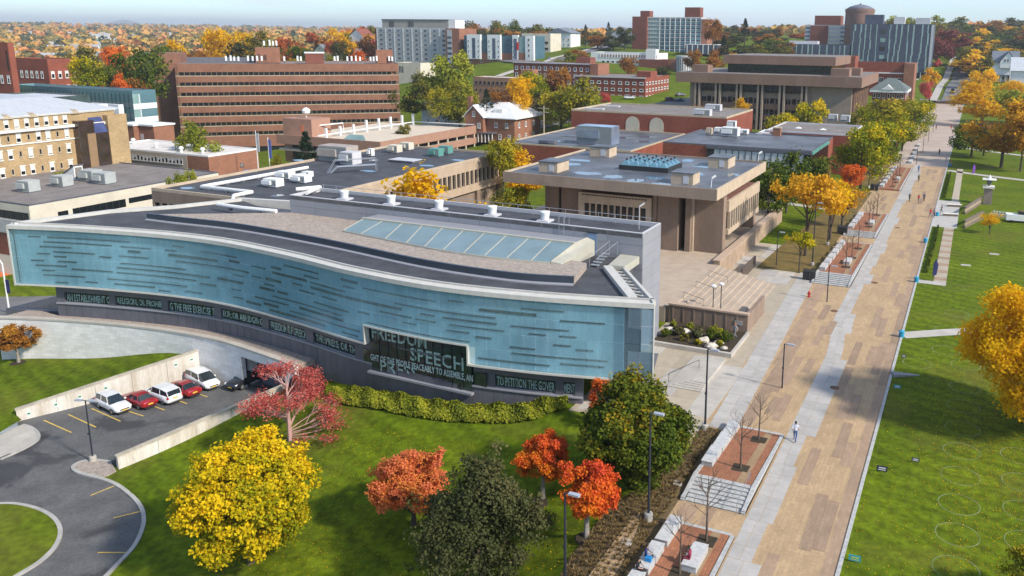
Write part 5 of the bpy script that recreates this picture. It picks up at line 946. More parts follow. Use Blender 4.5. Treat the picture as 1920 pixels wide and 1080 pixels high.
# ================================================================ buildings on the hill behind
def gridwin(b_, f, nu, zs, me, u0=None, u1=None, name='window', d=0.):
    L0 = b_.W if f == 'F' else b_.D; u0 = L0*.5/nu if u0 is None else u0; u1 = L0-L0*.5/nu if u1 is None else u1
    b_.grid(me, f, ls(u0, u1, nu) if nu > 1 else [u0], zs, name, d)
m_lgrey = mat('light_grey_panel', (.42,.43,.44), .8, .08, .4); m_bw = mat('blue_grey_glass', (.07,.09,.14), .15, .35, .5, spec=.7, obj=.35)
gd = fb('grey_dormitory_tower', 'pale grey panel dormitory slab with brick end and dark top storey', 706, 840, 53, 135, 440, 14, m_lgrey, m_groof, .4, zbase=4); dw = win(2.5,1.55,.12,m_lgrey,m_bw)
gridwin(gd, 'F', 8, [gd.H-2.3-i*2.85 for i in range(9)], dw)
for i in range(9): u = i*gd.W/8; gd.band('pilaster', 'F', max(0, u-.3), min(gd.W, u+.3), 0, gd.H, m_lgrey, .3)
for i in range(9): gd.band('floor_line', 'F', 0, gd.W, gd.H-2.85*(i+1)+.05, gd.H-2.85*(i+1)+.2, m_beigec, .12)
MB().box(gd.W, gd.W+10, -3, 16, -4, gd.H+.2).obj('brick_end', m_org, gd.r); MB().box(gd.W+1.2, gd.W+4.6, -3.1, -3.0, 0, gd.H-.6).obj('stair_window', m_lgrey, gd.r)
for i in range(8): MB().box(gd.W+1.4, gd.W+4.4, -3.16, -3.1, 3+i*3.2, 4.4+i*3.2).obj('pane', m_bw, gd.r)
MB().box(-1.4, 0, 0, 14, 0, gd.H).obj('brick_edge', m_red2, gd.r); MB().box(3, gd.W-1, 2, 12, gd.H+.4, gd.H+5).obj('top_storey', mat('tan_panel', (.34,.31,.27), .85, .1, .5), gd.r); MB().box(2.6, gd.W-.6, 1.6, 12.4, gd.H+5, gd.H+5.5).obj('top_roof', m_panel, gd.r); MB().box(gd.W-1, gd.W+4, 2, 12, gd.H+.3, gd.H+5.2).obj('lift_house', m_white, gd.r)
for i in range(5): MB().box(8.5+i*.8, 8.9+i*.8, 1.9, 2.0, gd.H+.8, gd.H+4.4).obj('louvre', m_dark, gd.r); MB().box(23+i*.9, 23.4+i*.9, 1.9, 2.0, gd.H+.8, gd.H+4.4).obj('louvre', m_dark, gd.r)
pv = fb('cream_pavilion', 'round cornered cream dining pavilion below the grey dormitory', 742, 788, 119, 160, 380, 14, m_tanw, m_panel, .4); pv.band('glazing', 'F', .5, 5, pv.H-5, pv.H-1.5, m_dark, .04)
for i in range(5): pv.band('mullion', 'F', 1+i*.9, 1.12+i*.9, pv.H-5, pv.H-1.5, m_white, .09)
# colourful terraces of flats
m_teal = mat('teal_panel', (.055,.12,.155), .6, .15, .3, spec=.5); cw = win(.9,1.2,.08,m_white,m_dark)
cb_ = fb('coloured_apartment_block', 'apartment block of white bays, teal panels and brick base', 870, 1000, 68, 122, 437, 14, m_teal, m_groof, .3, zbase=14.5); cb_.band('brick_base', 'F', 0, cb_.W, 0, cb_.H*.42, m_org, .1)
W5 = cb_.W
for f0, f1 in ((.06,.26),(.36,.55),(.72,.80)):
    u0, u1 = f0*W5, f1*W5; cb_.band('white_bay', 'F', u0, u1, 3.2, cb_.H+.9, m_white, 1.4); cb_.band('teal_strip', 'F', (u0+u1)/2-1.1, (u0+u1)/2+1.1, 3.6, cb_.H-1.2, m_bw, 1.46)
    for z in (4.2, 7.2, 10.2, 13.2): cb_.grid(cw, 'F', [u0+1.3, u1-1.3] if u1-u0 > 5 else [u0+.7], [z], 'window', 1.4)
for f0, f1 in ((0,.06),(.26,.36),(.55,.72)):
    for z in (8.0, 11.2, 14.2): cb_.put('window', win(1.3,1.9,.1,m_teal,m_bw), 'F', (f0+f1)/2*W5, z-.6)
cb_.band('glass_corner', 'F', .81*W5, .90*W5, 7.5, cb_.H, m_ggl, 1.2); cb_.band('brick_corner', 'F', .81*W5, .90*W5, 0, 7.48, m_org, 1.3); cb_.band('red_sign', 'F', .785*W5, .805*W5, 9, 13.5, mat('red_banner', (.55,.03,.03), .6, .05, 1), 1.6)
cb_.band('end_wing', 'F', .905*W5, W5+1, 2.5, cb_.H+.5, m_white, 1.6)
for z in (5,8,11,14): cb_.put('window', win(1.2,1.7,.1,m_white,m_dark), 'F', .955*W5, z, 1.62)
for u in (4, 12, 19, 27): cb_.put('window', win(1.2,1.5,.1,m_white,m_dark), 'F', u, 1.2, .1)
cr = fb('cream_apartments', 'cream balcony apartments stepping behind the coloured block', 978, 1032, 64, 100, 515, 16, m_tanw, m_panel, .5, zbase=18)
for z in (4, 8): 
    for i in range(3): cr.put('balcony', win(3.2,2.0,.2,m_tanw,m_dark), 'F', cr.W-3-i*5, z)
wp = fb('white_hill_house', 'large white house with pedimented gable on the hill', 1028, 1070, 62, 90, 552, 16, m_white, None, 0, 'house', zbase=23); H_ = wp.H
MB().add([(-1,-1,H_),(wp.W+1,-1,H_),(wp.W+1,17,H_),(-1,17,H_),(8,-1,H_+3.6),(wp.W-6,8,H_+4),(8,17,H_+3.6)], [(0,1,4),(1,5,4),(1,2,5),(2,3,6),(5,2,6),(0,4,6,3),(4,5,6)]).obj('roof', mat('slate_roof', (.16,.18,.21), .8, .12, .6), wp.r); gridwin(wp, 'F', 5, [1.5,5.2], win(1,1.7,.12,m_white,m_dark)); wp.band('frieze', 'F', 0, wp.W, H_-.7, H_, m_white, .4)
m_dbr = m_red2; dw2 = win(1.75,1.25,.16,m_white,m_dark,blind=.3)
da = fb('brick_dormitory', 'dark brick dormitory with white windows above the beige block', 963, 1107, 119, 165, 347, 12, m_red2, m_lpan, .3, zbase=4); gridwin(da, 'F', 13, [da.H-3.2, da.H-6.2, da.H-9.2], win(1.35,1.7,.12,m_white,m_bw)); MB().box(da.W, da.W+4, -.5, 12, 0, da.H+.3).obj('brick_end', m_org, da.r); MB().box(da.W*.77, da.W*.95, 4, 10, da.H, da.H+3).obj('roof_house', m_red2, da.r)
bg_ = fb('beige_brick_block', 'plain tan brick block with a single row of small dark windows', 887, 1003, 147, 210, 296, 10, mat('tan_brick', (.34,.20,.13), .9, .1, .3, brick=(.9,.3,.85)), m_wroof, .3, zbase=1); gridwin(bg_, 'F', 11, [bg_.H-2.6], win(.95,1.2,.08,m_panel,m_dark), 1.6, bg_.W*.75); gridwin(bg_, 'F', 8, [bg_.H-5.4], win(.7,.8,.08,m_panel,m_dark), 1.6, bg_.W*.55); MB().box(bg_.W*.72, bg_.W*.9, 3, 8, bg_.H, bg_.H+3.6).obj('roof_house', m_org, bg_.r); MB().box(bg_.W, bg_.W+4.2, 0, 10, 0, bg_.H).obj('lit_end', m_org, bg_.r)  # lit end: sunlight put into the orange brick colour
db = fb('brick_dormitory', 'red brick dormitory with four rows of white windows beyond the arched hall', 1078, 1210, 145, 200, 336, 30, m_red, m_groof, .3, zbase=3); gridwin(db, 'F', 10, [db.H-2.8-i*2.9 for i in range(4)], dw2); gridwin(db, 'R', 8, [db.H-2.8-i*2.9 for i in range(3)], dw2); MB().box(db.W*.78, db.W*.98, 8, 16, db.H, db.H+2.6).obj('roof_house', m_red, db.r)
for b_ in (da, db): b_.band('roof_edge', 'F', -.2, b_.W+.2, b_.H-.1, b_.H+.4, m_lpan, .4)
tt = fb('teal_dormitory_tower', 'high dormitory slab with turquoise balcony grid and blank brick ends', 1215, 1316, 33, 105, 560, 14, m_lgrey, m_groof, .3, zbase=19); m_tq = mat('turquoise_panel', (.04,.22,.23), .6, .2, .5, obj=.2); tpan = MB().box(-1.7,1.7,-.08,-.002,0,1.0).mesh('panel', m_tq); tg = MB().box(-1.7,1.7,-.06,-.002,0,1.35).mesh('window', m_bw)
u0 = 8.2
for k in range(9):
    for i in range(8):
        u = 11+i*3.75; z = tt.H-2.6-k*2.7
        if u > tt.W-1.5: continue
        tt.put('window', tg, 'F', u, z); tt.put('panel', tpan, 'F', u, z-1.05)
for i in range(9): tt.band('fin', 'F', 8.9+i*3.75, 9.2+i*3.75, 0, tt.H, m_white, .5)
for k in range(10): tt.band('slab_edge', 'F', 0, tt.W, tt.H-2.7*k-.12, tt.H-2.7*k+.1, m_white, .4)
cp = MB().box(-.65,.65,-.06,-.002,0,1.5).mesh('window', m_ggl)
for k in range(9):
    for i in range(4): tt.put('window', cp, 'F', 1.4+i*1.9, tt.H-2.3-k*2.7)
MB().box(-11, 0, -2, 12, 0, tt.H+.6).obj('brick_end', m_red2, tt.r); MB().box(tt.W, tt.W+4.5, -.8, 14, 0, tt.H-1).obj('brick_edge', m_org, tt.r); MB().box(-7, 0, 3, 10, tt.H+.6, tt.H+4.6).obj('roof_house', m_red2, tt.r); MB().box(26, 37, 3, 10, tt.H+.3, tt.H+7).obj('lift_house', m_red2, tt.r)
wl = fb('white_long_hall', 'long white framed low hall in front of the turquoise tower', 1108, 1232, 100, 135, 452, 18, m_white, m_groof, .4, zbase=11.5); wl.band('clerestory', 'F', 6, wl.W, wl.H-2.4, wl.H-.7, mat('pink_panel', (.38,.26,.25), .8, .1, 1), .05)
for i in range(18): wl.band('mullion', 'F', 6+i*1.8, 6.5+i*1.8, wl.H-2.5, wl.H-.4, m_white, .3)
gridwin(wl, 'F', 8, [2.0], win(2.1,2.4,.15,m_white,m_dark), 8, wl.W-12); gridwin(wl, 'F', 8, [5.4], win(2.1,1.3,.15,m_white,m_dark), 8, wl.W-12); MB().box(wl.W-10, wl.W+8, -2.5, 10, 0, wl.H-3).obj('brick_front', m_red2, wl.r); MB().box(wl.W-6.5, wl.W-.5, -1, 4, wl.H-3, wl.H+2.6).obj('white_box', m_white, wl.r); MB().box(wl.W+8, wl.W+12, -2.5, 10, 0, wl.H-2.5).obj('lit_end', m_org, wl.r)  # end box takes a brighter brick colour for its sunlight
sl_ = empty('silver_silo', (0,0,0), 0, 'pale round glazed stair drum between the white hall and library', 'tower'); p = PY(1281,150,445); sl_.location = (p[0], 445, 8); MB().lathe([(4.3,0),(4.3,13.5),(4.6,13.6),(4.6,14.1)], 20).obj('drum', m_lpan, sl_); 
for i in range(10): a = -math.pi*(i+.3)/10; MB().box(-.12,.12,-.1,.1,1,13).obj('mullion', m_mull, sl_, (4.32*math.cos(a), 4.32*math.sin(a), 0), a)
lc = fb('low_link_building', 'low glazed link building with flat white roof at the foot of the turquoise tower', 1285, 1345, 84, 110, 548, 12, m_bw, m_white, 0, zbase=21); 
for i in range(6): lc.band('column', 'F', 1+i*lc.W/6, 1.6+i*lc.W/6, 0, lc.H, m_white, .2)
# dark slate-blue hall of residence with bright vertical slots
m_sl = mat('slate_blue_panel', (.062,.075,.115), .6, .15, .25, fine=.06, spec=.45, brick=(2.4,.9,.88)); m_strip = mat('pale_green_slot', (.30,.40,.38), .4, .2, .5)
dd_ = fb('slate_residence_tower', 'dark slate blue residence hall with ragged vertical glass slots', 1597, 1752, 46, 150, 600, 18, m_sl, m_lpan, .4, zbase=5.5); R5 = random.Random(8)
def ragged(b_, us):
    for u in us:
        z = b_.H; x = u
        while z > 4:
            h = R5.uniform(3, 9); b_.band('slot', 'F', x, x+R5.uniform(.5, 1.1), max(3, z-h), z, m_strip, .08); x += R5.uniform(-.7, .35); z -= h
ragged(dd_, [2.0,6,9,12.5,16.5,25.5,29,32.5,36.5,40,45.5,49]); 
for z in range(5): dd_.band('window', 'F', 19.5, 22.8, 8+z*5.6, 10.6+z*5.6, m_ggl if z % 2 else m_dark, .1)
for u, z in ((7,5),(7,8),(7,11),(11,6),(11,10),(13,4.5),(22.3,12)): dd_.band('window', 'F', u, u+2.4, z, z+1.8, m_ggl if u != 22.3 else m_dark, .1)
dd_.band('edge_frame', 'F', dd_.W-1.6, dd_.W, 6, dd_.H, m_lpan, .2); dd_.band('undercroft', 'F', dd_.W-18, dd_.W-2, 0, 5, m_dark, .1)
for i in range(5): dd_.band('column', 'F', dd_.W-17+i*3.6, dd_.W-16.5+i*3.6, 0, 5.2, m_white, .3)
MB().box(8, 20, 4, 12, dd_.H+.4, dd_.H+6.5).obj('plant_house', m_sl, dd_.r); MB().box(27, 34, 4, 10, dd_.H+.4, dd_.H+5).obj('plant_house', m_lpan, dd_.r); MB().box(41, 50, 4, 10, dd_.H+.4, dd_.H+4.5).obj('plant_house', m_lgrey, dd_.r)
dl = fb('slate_residence_wing', 'long low slate blue wing with pale vertical slots', 1440, 1597, 84, 135, 600, 18, m_sl, m_lpan, .4, zbase=9); ragged(dl, [1.5,6,9.5,13,17,20,24,28,31,36,41,46,50,53]); MB().box(14, 34, 5, 12, dl.H+.4, dl.H+2.6).obj('roof_screen', m_lpan, dl.r)
bk2 = fb('brick_panel_tower', 'brick and pale panel dormitory rising behind the slate wing', 1510, 1600, 48, 100, 640, 16, m_lgrey, m_groof, .4, zbase=16); bk2.band('blank_brick', 'F', 4, 17, 0, bk2.H, m_red2, .4)
for k in range(7): bk2.band('floor_band', 'F', 17.2, 25, bk2.H-1.2-k*3, bk2.H-.2-k*3, m_tanw, .1); [bk2.put('window', tg, 'F', u, bk2.H-2.4-k*3) for u in (2, 27.5, 32.5)]
bk3 = fb('brick_penthouse_tower', 'red brick tower top showing above the panel dormitory', 1528, 1577, 30, 60, 690, 14, m_red2, m_groof, .3, zbase=25)
sil = empty('brick_water_tank', (0,0,0), 0, 'round brown brick water tank with shallow dome on the hilltop', 'water tank'); p = PD(1612,30,650); sil.location = (p[0], p[1], 27); MB().lathe([(10.6,0),(10.2,24),(10.5,24.2),(10.5,26.2),(10.2,26.4)], 40).obj('drum', br('tank_brick', (.22,.13,.10)), sil, smooth=False); MB().lathe([(10.2,26.3),(7.5,28.0),(4,29.2),(1,29.7),(.4,30.4),(.1,30.6)], 40).obj('dome', mat('dome_metal', (.15,.15,.19), .5, .1, 1), sil, smooth=True)
# right-hand academic and houses
ak = fb('brick_academic_block', 'red brick academic block with white string course near the slate tower', 1596, 1697, 119, 185, 452, 16, m_red, m_groof, .5, zbase=1); ak.band('string_course', 'F', -.3, ak.W+.3, ak.H-5, ak.H-4.4, m_white, .5); gridwin(ak, 'F', 6, [ak.H-9.5], win(2.4,2.4,.16,m_white,m_dark,True)); MB().box(ak.W, ak.W+5, -3, 14, 0, ak.H+.5).obj('end_tower', m_org, ak.r)
ak2 = fb('brick_hall_annex', 'low brick roof block with white edge behind the library', 1558, 1604, 106, 150, 440, 14, m_red, m_wroof, .3, zbase=2)
hh = fb('hip_roofed_hall', 'brick hall with green slate hipped roof and white pediment', 1636, 1698, 168, 240, 372, 18, m_red, None, 0, zbase=0); H_ = hh.H; MB().add([(-1,-1,H_),(hh.W+1,-1,H_),(hh.W+1,19,H_),(-1,19,H_),(5,8,H_+4.5),(hh.W-5,8,H_+4.5)], [(0,1,5,4),(1,2,5),(2,3,4,5),(3,0,4)]).obj('roof', mat('green_slate', (.12,.145,.135), .8, .12, .6), hh.r); hh.band('cornice', 'F', -1, hh.W+1, H_-1.2, H_, m_white, .9); hh.band('cornice', 'R', -1, 19, H_-1.2, H_, m_white, .9); MB().add([(3.5,-1.1,H_),(9,-1.1,H_),(6.2,-1.1,H_+2),(3.5,4,H_),(9,4,H_),(6.2,4,H_+2)], [(0,1,2),(0,2,5,3),(1,4,5,2)]).obj('pediment', m_white, hh.r); gridwin(hh, 'F', 7, [H_-3.6, H_-7.2], win(1.0,1.8,.12,m_white,m_dark)); gridwin(hh, 'R', 4, [H_-3.6, H_-7.2], win(1.0,1.8,.12,m_white,m_dark))
m_wall = m_white; vh = fb('white_victorian_house', 'white gabled Victorian house with grey roof and porch among the trees', 1862, 1908, 118, 145, 560, 12, m_white, None, 0, 'house', zbase=8); H_ = vh.H; m_grf = MATS['slate_roof']
MB().add([(-1,-1,H_),(vh.W+1,-1,H_),(vh.W+1,13,H_),(-1,13,H_),(-1,6,H_+7),(vh.W+1,6,H_+7)], [(0,1,5,4),(2,3,4,5)]).obj('roof', m_grf, vh.r); MB().add([(-1+.1,0,H_),(-1+.1,12,H_),(-.9,6,H_+6.6),(vh.W,0,H_),(vh.W,12,H_),(vh.W,6,H_+6.6)], [(0,2,1),(3,4,5)]).obj('gable_wall', m_white, vh.r)
MB().add([(4,-2,H_-3),(12,-2,H_-3),(12,-2,H_+1),(4,-2,H_+1),(8,-2,H_+6.5),(8,6,H_+6.5),(4,4,H_-3),(12,4,H_-3),(4,4,H_+1),(12,4,H_+1)], [(0,1,2,4,3),(1,7,9,2),(0,3,8,6)]).obj('front_gable', m_white, vh.r); MB().add([(3.4,-2.4,H_+.6),(8,-2.4,H_+7),(12.6,-2.4,H_+.6),(3.4,6,H_+.6),(8,6,H_+7),(12.6,6,H_+.6)], [(0,1,4,3),(1,2,5,4)]).obj('gable_roof', m_grf, vh.r)
for u, z in ((6.4,H_+.6),(8,H_+.6),(9.6,H_+.6)): vh.put('window', win(1.0,1.8,.12,m_white,m_dark), 'F', u, z, 2.02)
for u in (2,6.5,9.5,15): vh.put('window', win(1.3,2.0,.14,m_white,m_dark), 'F', u, 1.4, .02 if u in (2,15) else .02)
vh.band('porch_roof', 'F', -.5, 10, 3.9, 4.3, m_grf, 2.6); [vh.band('porch_column', 'F', .2+i*2.4, .5+i*2.4, 0, 3.9, m_white, 2.3) for i in range(5)]
v2 = fb('white_side_house', 'white clapboard house beside the Victorian, running out of view', 1898, 1990, 130, 160, 500, 14, m_white, None, 0, 'house', zbase=5); H_ = v2.H; MB().add([(-1,-1,H_-1),(v2.W+1,-1,H_-1),(v2.W+1,15,H_-1),(-1,15,H_-1),(-1,7,H_+6),(v2.W+1,7,H_+6)], [(0,1,5,4),(2,3,4,5),(0,4,3)]).obj('roof', mat('pale_shingle', (.5,.52,.55), .8, .1, .6), v2.r); v2.put('window', win(1.3,2,.14,m_white,m_dark), 'F', 3, 3)
# gable houses half hidden by trees
def gable(pl, pr, yt, Y, dep, label, wm_, rm_, zb_):
    b_ = fb('gabled_house', label, pl, pr, yt, yt+20, Y, dep, wm_, None, 0, 'house', zbase=zb_); H_ = b_.H; W_ = b_.W
    MB().add([(-.6,-.8,H_),(W_/2,-.8,H_+W_*.42),(W_+.6,-.8,H_),(-.6,dep,H_),(W_/2,dep,H_+W_*.42),(W_+.6,dep,H_)], [(0,1,4,3),(1,2,5,4)]).obj('roof', rm_, b_.r); MB().add([(0,-.02,H_),(W_,-.02,H_),(W_/2,-.02,H_+W_*.40),(0,dep-.2,H_),(W_,dep-.2,H_),(W_/2,dep-.2,H_+W_*.4)], [(0,1,2),(5,4,3),(0,3,4,1),(1,4,5,2),(2,5,3,0)]).obj('gable', wm_, b_.r); b_.put('window', win(1.2,1.8,.14,m_white,m_dark), 'F', W_/2, H_*.6); b_.put('window', win(1,1.4,.14,m_white,m_dark), 'F', W_/2, H_+.4); return b_
gable(590,610,94,440,16,'cream gabled house with grey roof behind the brick office antennas', m_tanw, MATS['slate_roof'], 2); gable(642,695,82,470,12,'white house with red tiled roof among orange trees', m_white, mat('red_tile_roof', (.22,.07,.05), .8, .12, .6), 8); gable(680,698,82,462,12,'cream gable end beside the grey dormitory', m_tanw, MATS['red_tile_roof'], 8); gable(1142,1180,68,640,14,'grey roofed white house among dark trees near the turquoise tower', m_lgrey, MATS['slate_roof'], 20)
# ---- far hillside houses (left)
RH = random.Random(31); hm = [MB().add([(-5,-4,-3),(5,-4,-3),(5,4,-3),(-5,4,-3),(-5,-4,5),(5,-4,5),(5,4,5),(-5,4,5),(-5,0,8),(5,0,8)], [(0,1,5,4),(1,2,6,9,5),(2,3,7,6),(3,0,4,8,7)]).mesh('walls', m_white), MB().add([(-5.5,-4.6,4.6),(5.5,-4.6,4.6),(5.5,0,8.3),(-5.5,0,8.3),(5.5,4.6,4.6),(-5.5,4.6,4.6)], [(0,1,2,3),(3,2,4,5)]).mesh('roof', mat('far_grey_roof', (.35,.34,.34), .8, .1, .5))]
for i in range(70):
    px = RH.uniform(0, 330)*RH.random()**.3; py = RH.uniform(60, 104); D_ = np.interp(py, [55, 104], [2600, 950])*RH.uniform(.9, 1.1); q = PD(px, py, D_); r = empty('hillside_house', (q[0], q[1], g1(q[0], q[1])), RH.uniform(0, 3), 'small white house among autumn trees on the far valley side', 'house', 'houses on the far valley side'); s_ = RH.uniform(.7, 1.2); r.scale = (s_*RH.uniform(1,1.8), s_, s_)
    obj('walls', hm[0], r); obj('roof', hm[1], r)
# ---- streets
m_road = mat('street_asphalt', (.16,.155,.155), .9, .15, .3, fine=.1)
ribbon('street', [(-10.5,480),(-10.5,520),(-9,600),(-6,700),(-3,800),(1,900)], 13, m_road, .5); ribbon('street', [(70,487),(20,486),(-6,485),(-60,487),(-110,480)], 12, m_road, .3)
MB().box(-19, -2, 471, 479, -.2, .36).obj('brick_crossing', m_bkpv)['kind'] = 'structure'; ribbon('pavement', [(-21,480),(-21,520),(-19.5,600),(-16,700)], 4, m_conc, .6)
q = [gp(*p) for p in [(1030,125),(1110,95),(1190,80),(1260,70)]]; ribbon('hill_road', q, 9, m_road, .5); ribbon('hill_path', [gp(*p) for p in [(990,135),(1060,105),(1140,84)]], 3, m_conc, .6)
ribbon('hill_road', [gp(*p) for p in [(860,108),(940,113),(1010,118)]], 9, m_road, .5); ribbon('street', [(-150,262),(-128,300),(-112,330),(-104,380),(-106,430)], 12, m_road, .3)
ribbon('hill_path', [gp(*p) for p in [(925,148),(970,133),(1010,127)]], 5, m_conc, .5)
ribbon('street', [(-250,40),(-170,62),(-130,74),(-117,82),(-114,100)], 11, m_road, .06); ribbon('street', [(-126,20),(-124,55),(-121,75),(-116,110),(-118,150)], 10, m_road, .09)
ribbon('avenue_line', [(-126,20),(-124,55),(-121,75),(-116,110)], .3, m_yel, .11)
ap = empty('painted_plaza', (0,0,0), 0, 'white painted forecourt with orange and black marks at the left edge', 'plaza'); q = gp(8,512); ap.location = tuple(q); MB().box(-9,9,-5,7,-1,.12).obj('slab', m_white, ap); MB().prism([(-3,-3),(3,-3),(4,0),(0,2),(-4,1)], .12, .135).obj('orange_mark', mat('orange_paint', (.6,.17,.05), .7, .1, 1), ap); MB().prism([(-6,2.5),(2,3),(2,4.6),(-6,4)], .12, .134).obj('black_mark', m_panel, ap)
# ================================================================ vegetation
def npmesh(name, V, tone, mats, k=4):
    n = len(V)//k; me = bpy.data.meshes.new(name); me.vertices.add(len(V)); me.vertices.foreach_set('co', np.ascontiguousarray(V, dtype=np.float32).ravel())
    me.loops.add(n*k); me.loops.foreach_set('vertex_index', np.arange(n*k, dtype=np.int32)); me.polygons.add(n); me.polygons.foreach_set('loop_start', np.arange(0, n*k, k, dtype=np.int32))
    at = me.attributes.new('tone', 'FLOAT', 'FACE'); at.data.foreach_set('value', tone.astype(np.float32))
    for m in (mats if isinstance(mats, list) else [mats]): me.materials.append(m)
    me.update(); return me
def leaves(pos, nrm, size, rng, asp=.75):
    n = len(pos); nrm = nrm/np.maximum(np.linalg.norm(nrm, axis=1, keepdims=True), 1e-6); t = np.cross(nrm, rng.normal(size=(n,3))); t /= np.maximum(np.linalg.norm(t, axis=1, keepdims=True), 1e-6); b = np.cross(nrm, t)
    s = size*rng.uniform(.6, 1.35, (n,1)); V = np.empty((n,4,3)); V[:,0] = pos-t*s; V[:,1] = pos-b*s*asp+nrm*s*.12; V[:,2] = pos+t*s; V[:,3] = pos+b*s*asp+nrm*s*.12; return V.reshape(-1,3)
def crown_pts(kind, nc, per, cr, seed, flat=.75, nl=None):
    """leaf clumps on the outer side of overlapping lobes inside a unit crown: x,y,z in -1..1"""
    rng = np.random.default_rng(seed); nl = nl or int(np.clip(nc/9, 9, 64)); unit = lambda n: (lambda q: q/np.linalg.norm(q, axis=1, keepdims=True))(rng.normal(size=(n,3)))
    ld = unit(nl); lr = rng.uniform(.24, .42, nl); lc = ld*(rng.uniform(.55, 1.0, nl)*(1-lr*.75))[:,None]; li = rng.integers(0, nl, nc); d = unit(nc)+ld[li]*.75+np.array([0,0,.15]); d /= np.linalg.norm(d, axis=1, keepdims=True)
    c = lc[li]+d*(lr[li]*rng.uniform(.5, 1.05, nc))[:,None]; k = rng.random(nc) < .10; c[k] *= rng.uniform(1.06, 1.24, (int(k.sum()),1)); k = rng.random(nc) < .14; c[k] = unit(int(k.sum()))*rng.uniform(.1, .6, (int(k.sum()),1)); a = np.arctan2(c[:,1], c[:,0])
    if kind == 'cone':
        z = rng.uniform(-1, 1, nc); rr = (1-z)/2*(.75+.25*np.cos(9*z*3)); q = rng.uniform(.45, 1, nc)**.5; c = np.c_[np.cos(a)*rr*q, np.sin(a)*rr*q, z]
    elif kind == 'vase': c[:,2] = np.where(c[:,2] < 0, c[:,2]*.55, c[:,2]*.8)+.1; w = .75+.4*np.clip(c[:,2]+.2, 0, .8); c[:,:2] *= w[:,None]
    elif kind == 'upright': c[:,:2] *= (1-.25*np.clip(c[:,2], 0, 1)-.12*np.clip(-c[:,2], 0, 1))[:,None]
    elif kind == 'spire': c[:,:2] *= (1.05-.62*np.clip(c[:,2]*.6+.4, 0, 1))[:,None]*1.25; c[:,2] *= 1+.15*np.sin(a*4)
    elif kind == 'broad': c[:,2] = np.where(c[:,2] < -.35, -.35+(c[:,2]+.35)*.5, c[:,2])
    o = unit(nc*per)*(rng.uniform(0, 1, nc*per)**.45*cr*1.55)[:,None]*np.array([1,1,flat]); lt_ = rng.uniform(0, 1, nl); ct = np.clip(.55*lt_[li]+.45*rng.uniform(0, 1, nc), 0, 1); return rng, c, np.repeat(c, per, 0)+o, ct
def make_crown(name, kind, nc, per, cr, leaf, R, RZ, zc, seed, m, tone_h=.25, sun=.12):
    rng, c, q, ct = crown_pts(kind, nc, per, cr, seed); n = len(q); nr = q*.8+rng.normal(size=(n,3))*.75+np.array([0,0,.35])
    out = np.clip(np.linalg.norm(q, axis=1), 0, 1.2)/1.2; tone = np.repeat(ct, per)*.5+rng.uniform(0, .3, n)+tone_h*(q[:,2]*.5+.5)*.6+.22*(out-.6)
    pos = q*np.array([R,R,RZ])+np.array([0,0,zc]); V = leaves(pos, nr, leaf, rng); return npmesh(name, V, np.clip(tone, 0, 1), m), c*np.array([R,R,RZ])+np.array([0,0,zc])
m_bark = mat('bark', (.085,.065,.05), .95, .3, 3, stretch=(1,1,.2)); m_bark2 = mat('pale_bark', (.26,.23,.20), .95, .25, 3)
def make_trunk(h0, zc, r, cs, seed, nl=9, m=None):
    rr = random.Random(seed); b_ = MB(); top = zc+.25*(zc-h0); pts = [(0,0,-.4),(rr.uniform(-.05,.05),rr.uniform(-.05,.05),h0*.6),(rr.uniform(-.12,.12),rr.uniform(-.12,.12),h0+.25*(zc-h0)),(0,0,top)]; b_.path(pts, [r*1.35,r,r*.8,r*.25], 8)
    for i in range(nl):
        e = Vector(cs[rr.randrange(len(cs))]); s = Vector((0,0,h0+(zc-h0)*rr.uniform(-.05,.75))); mid = s.lerp(e, .5)+Vector((0,0,-.08*(e-s).length)); b_.path([s, mid, s.lerp(e, .92)], [r*.5, r*.3, r*.1], 5)
    return b_.mesh('trunk', m or m_bark)
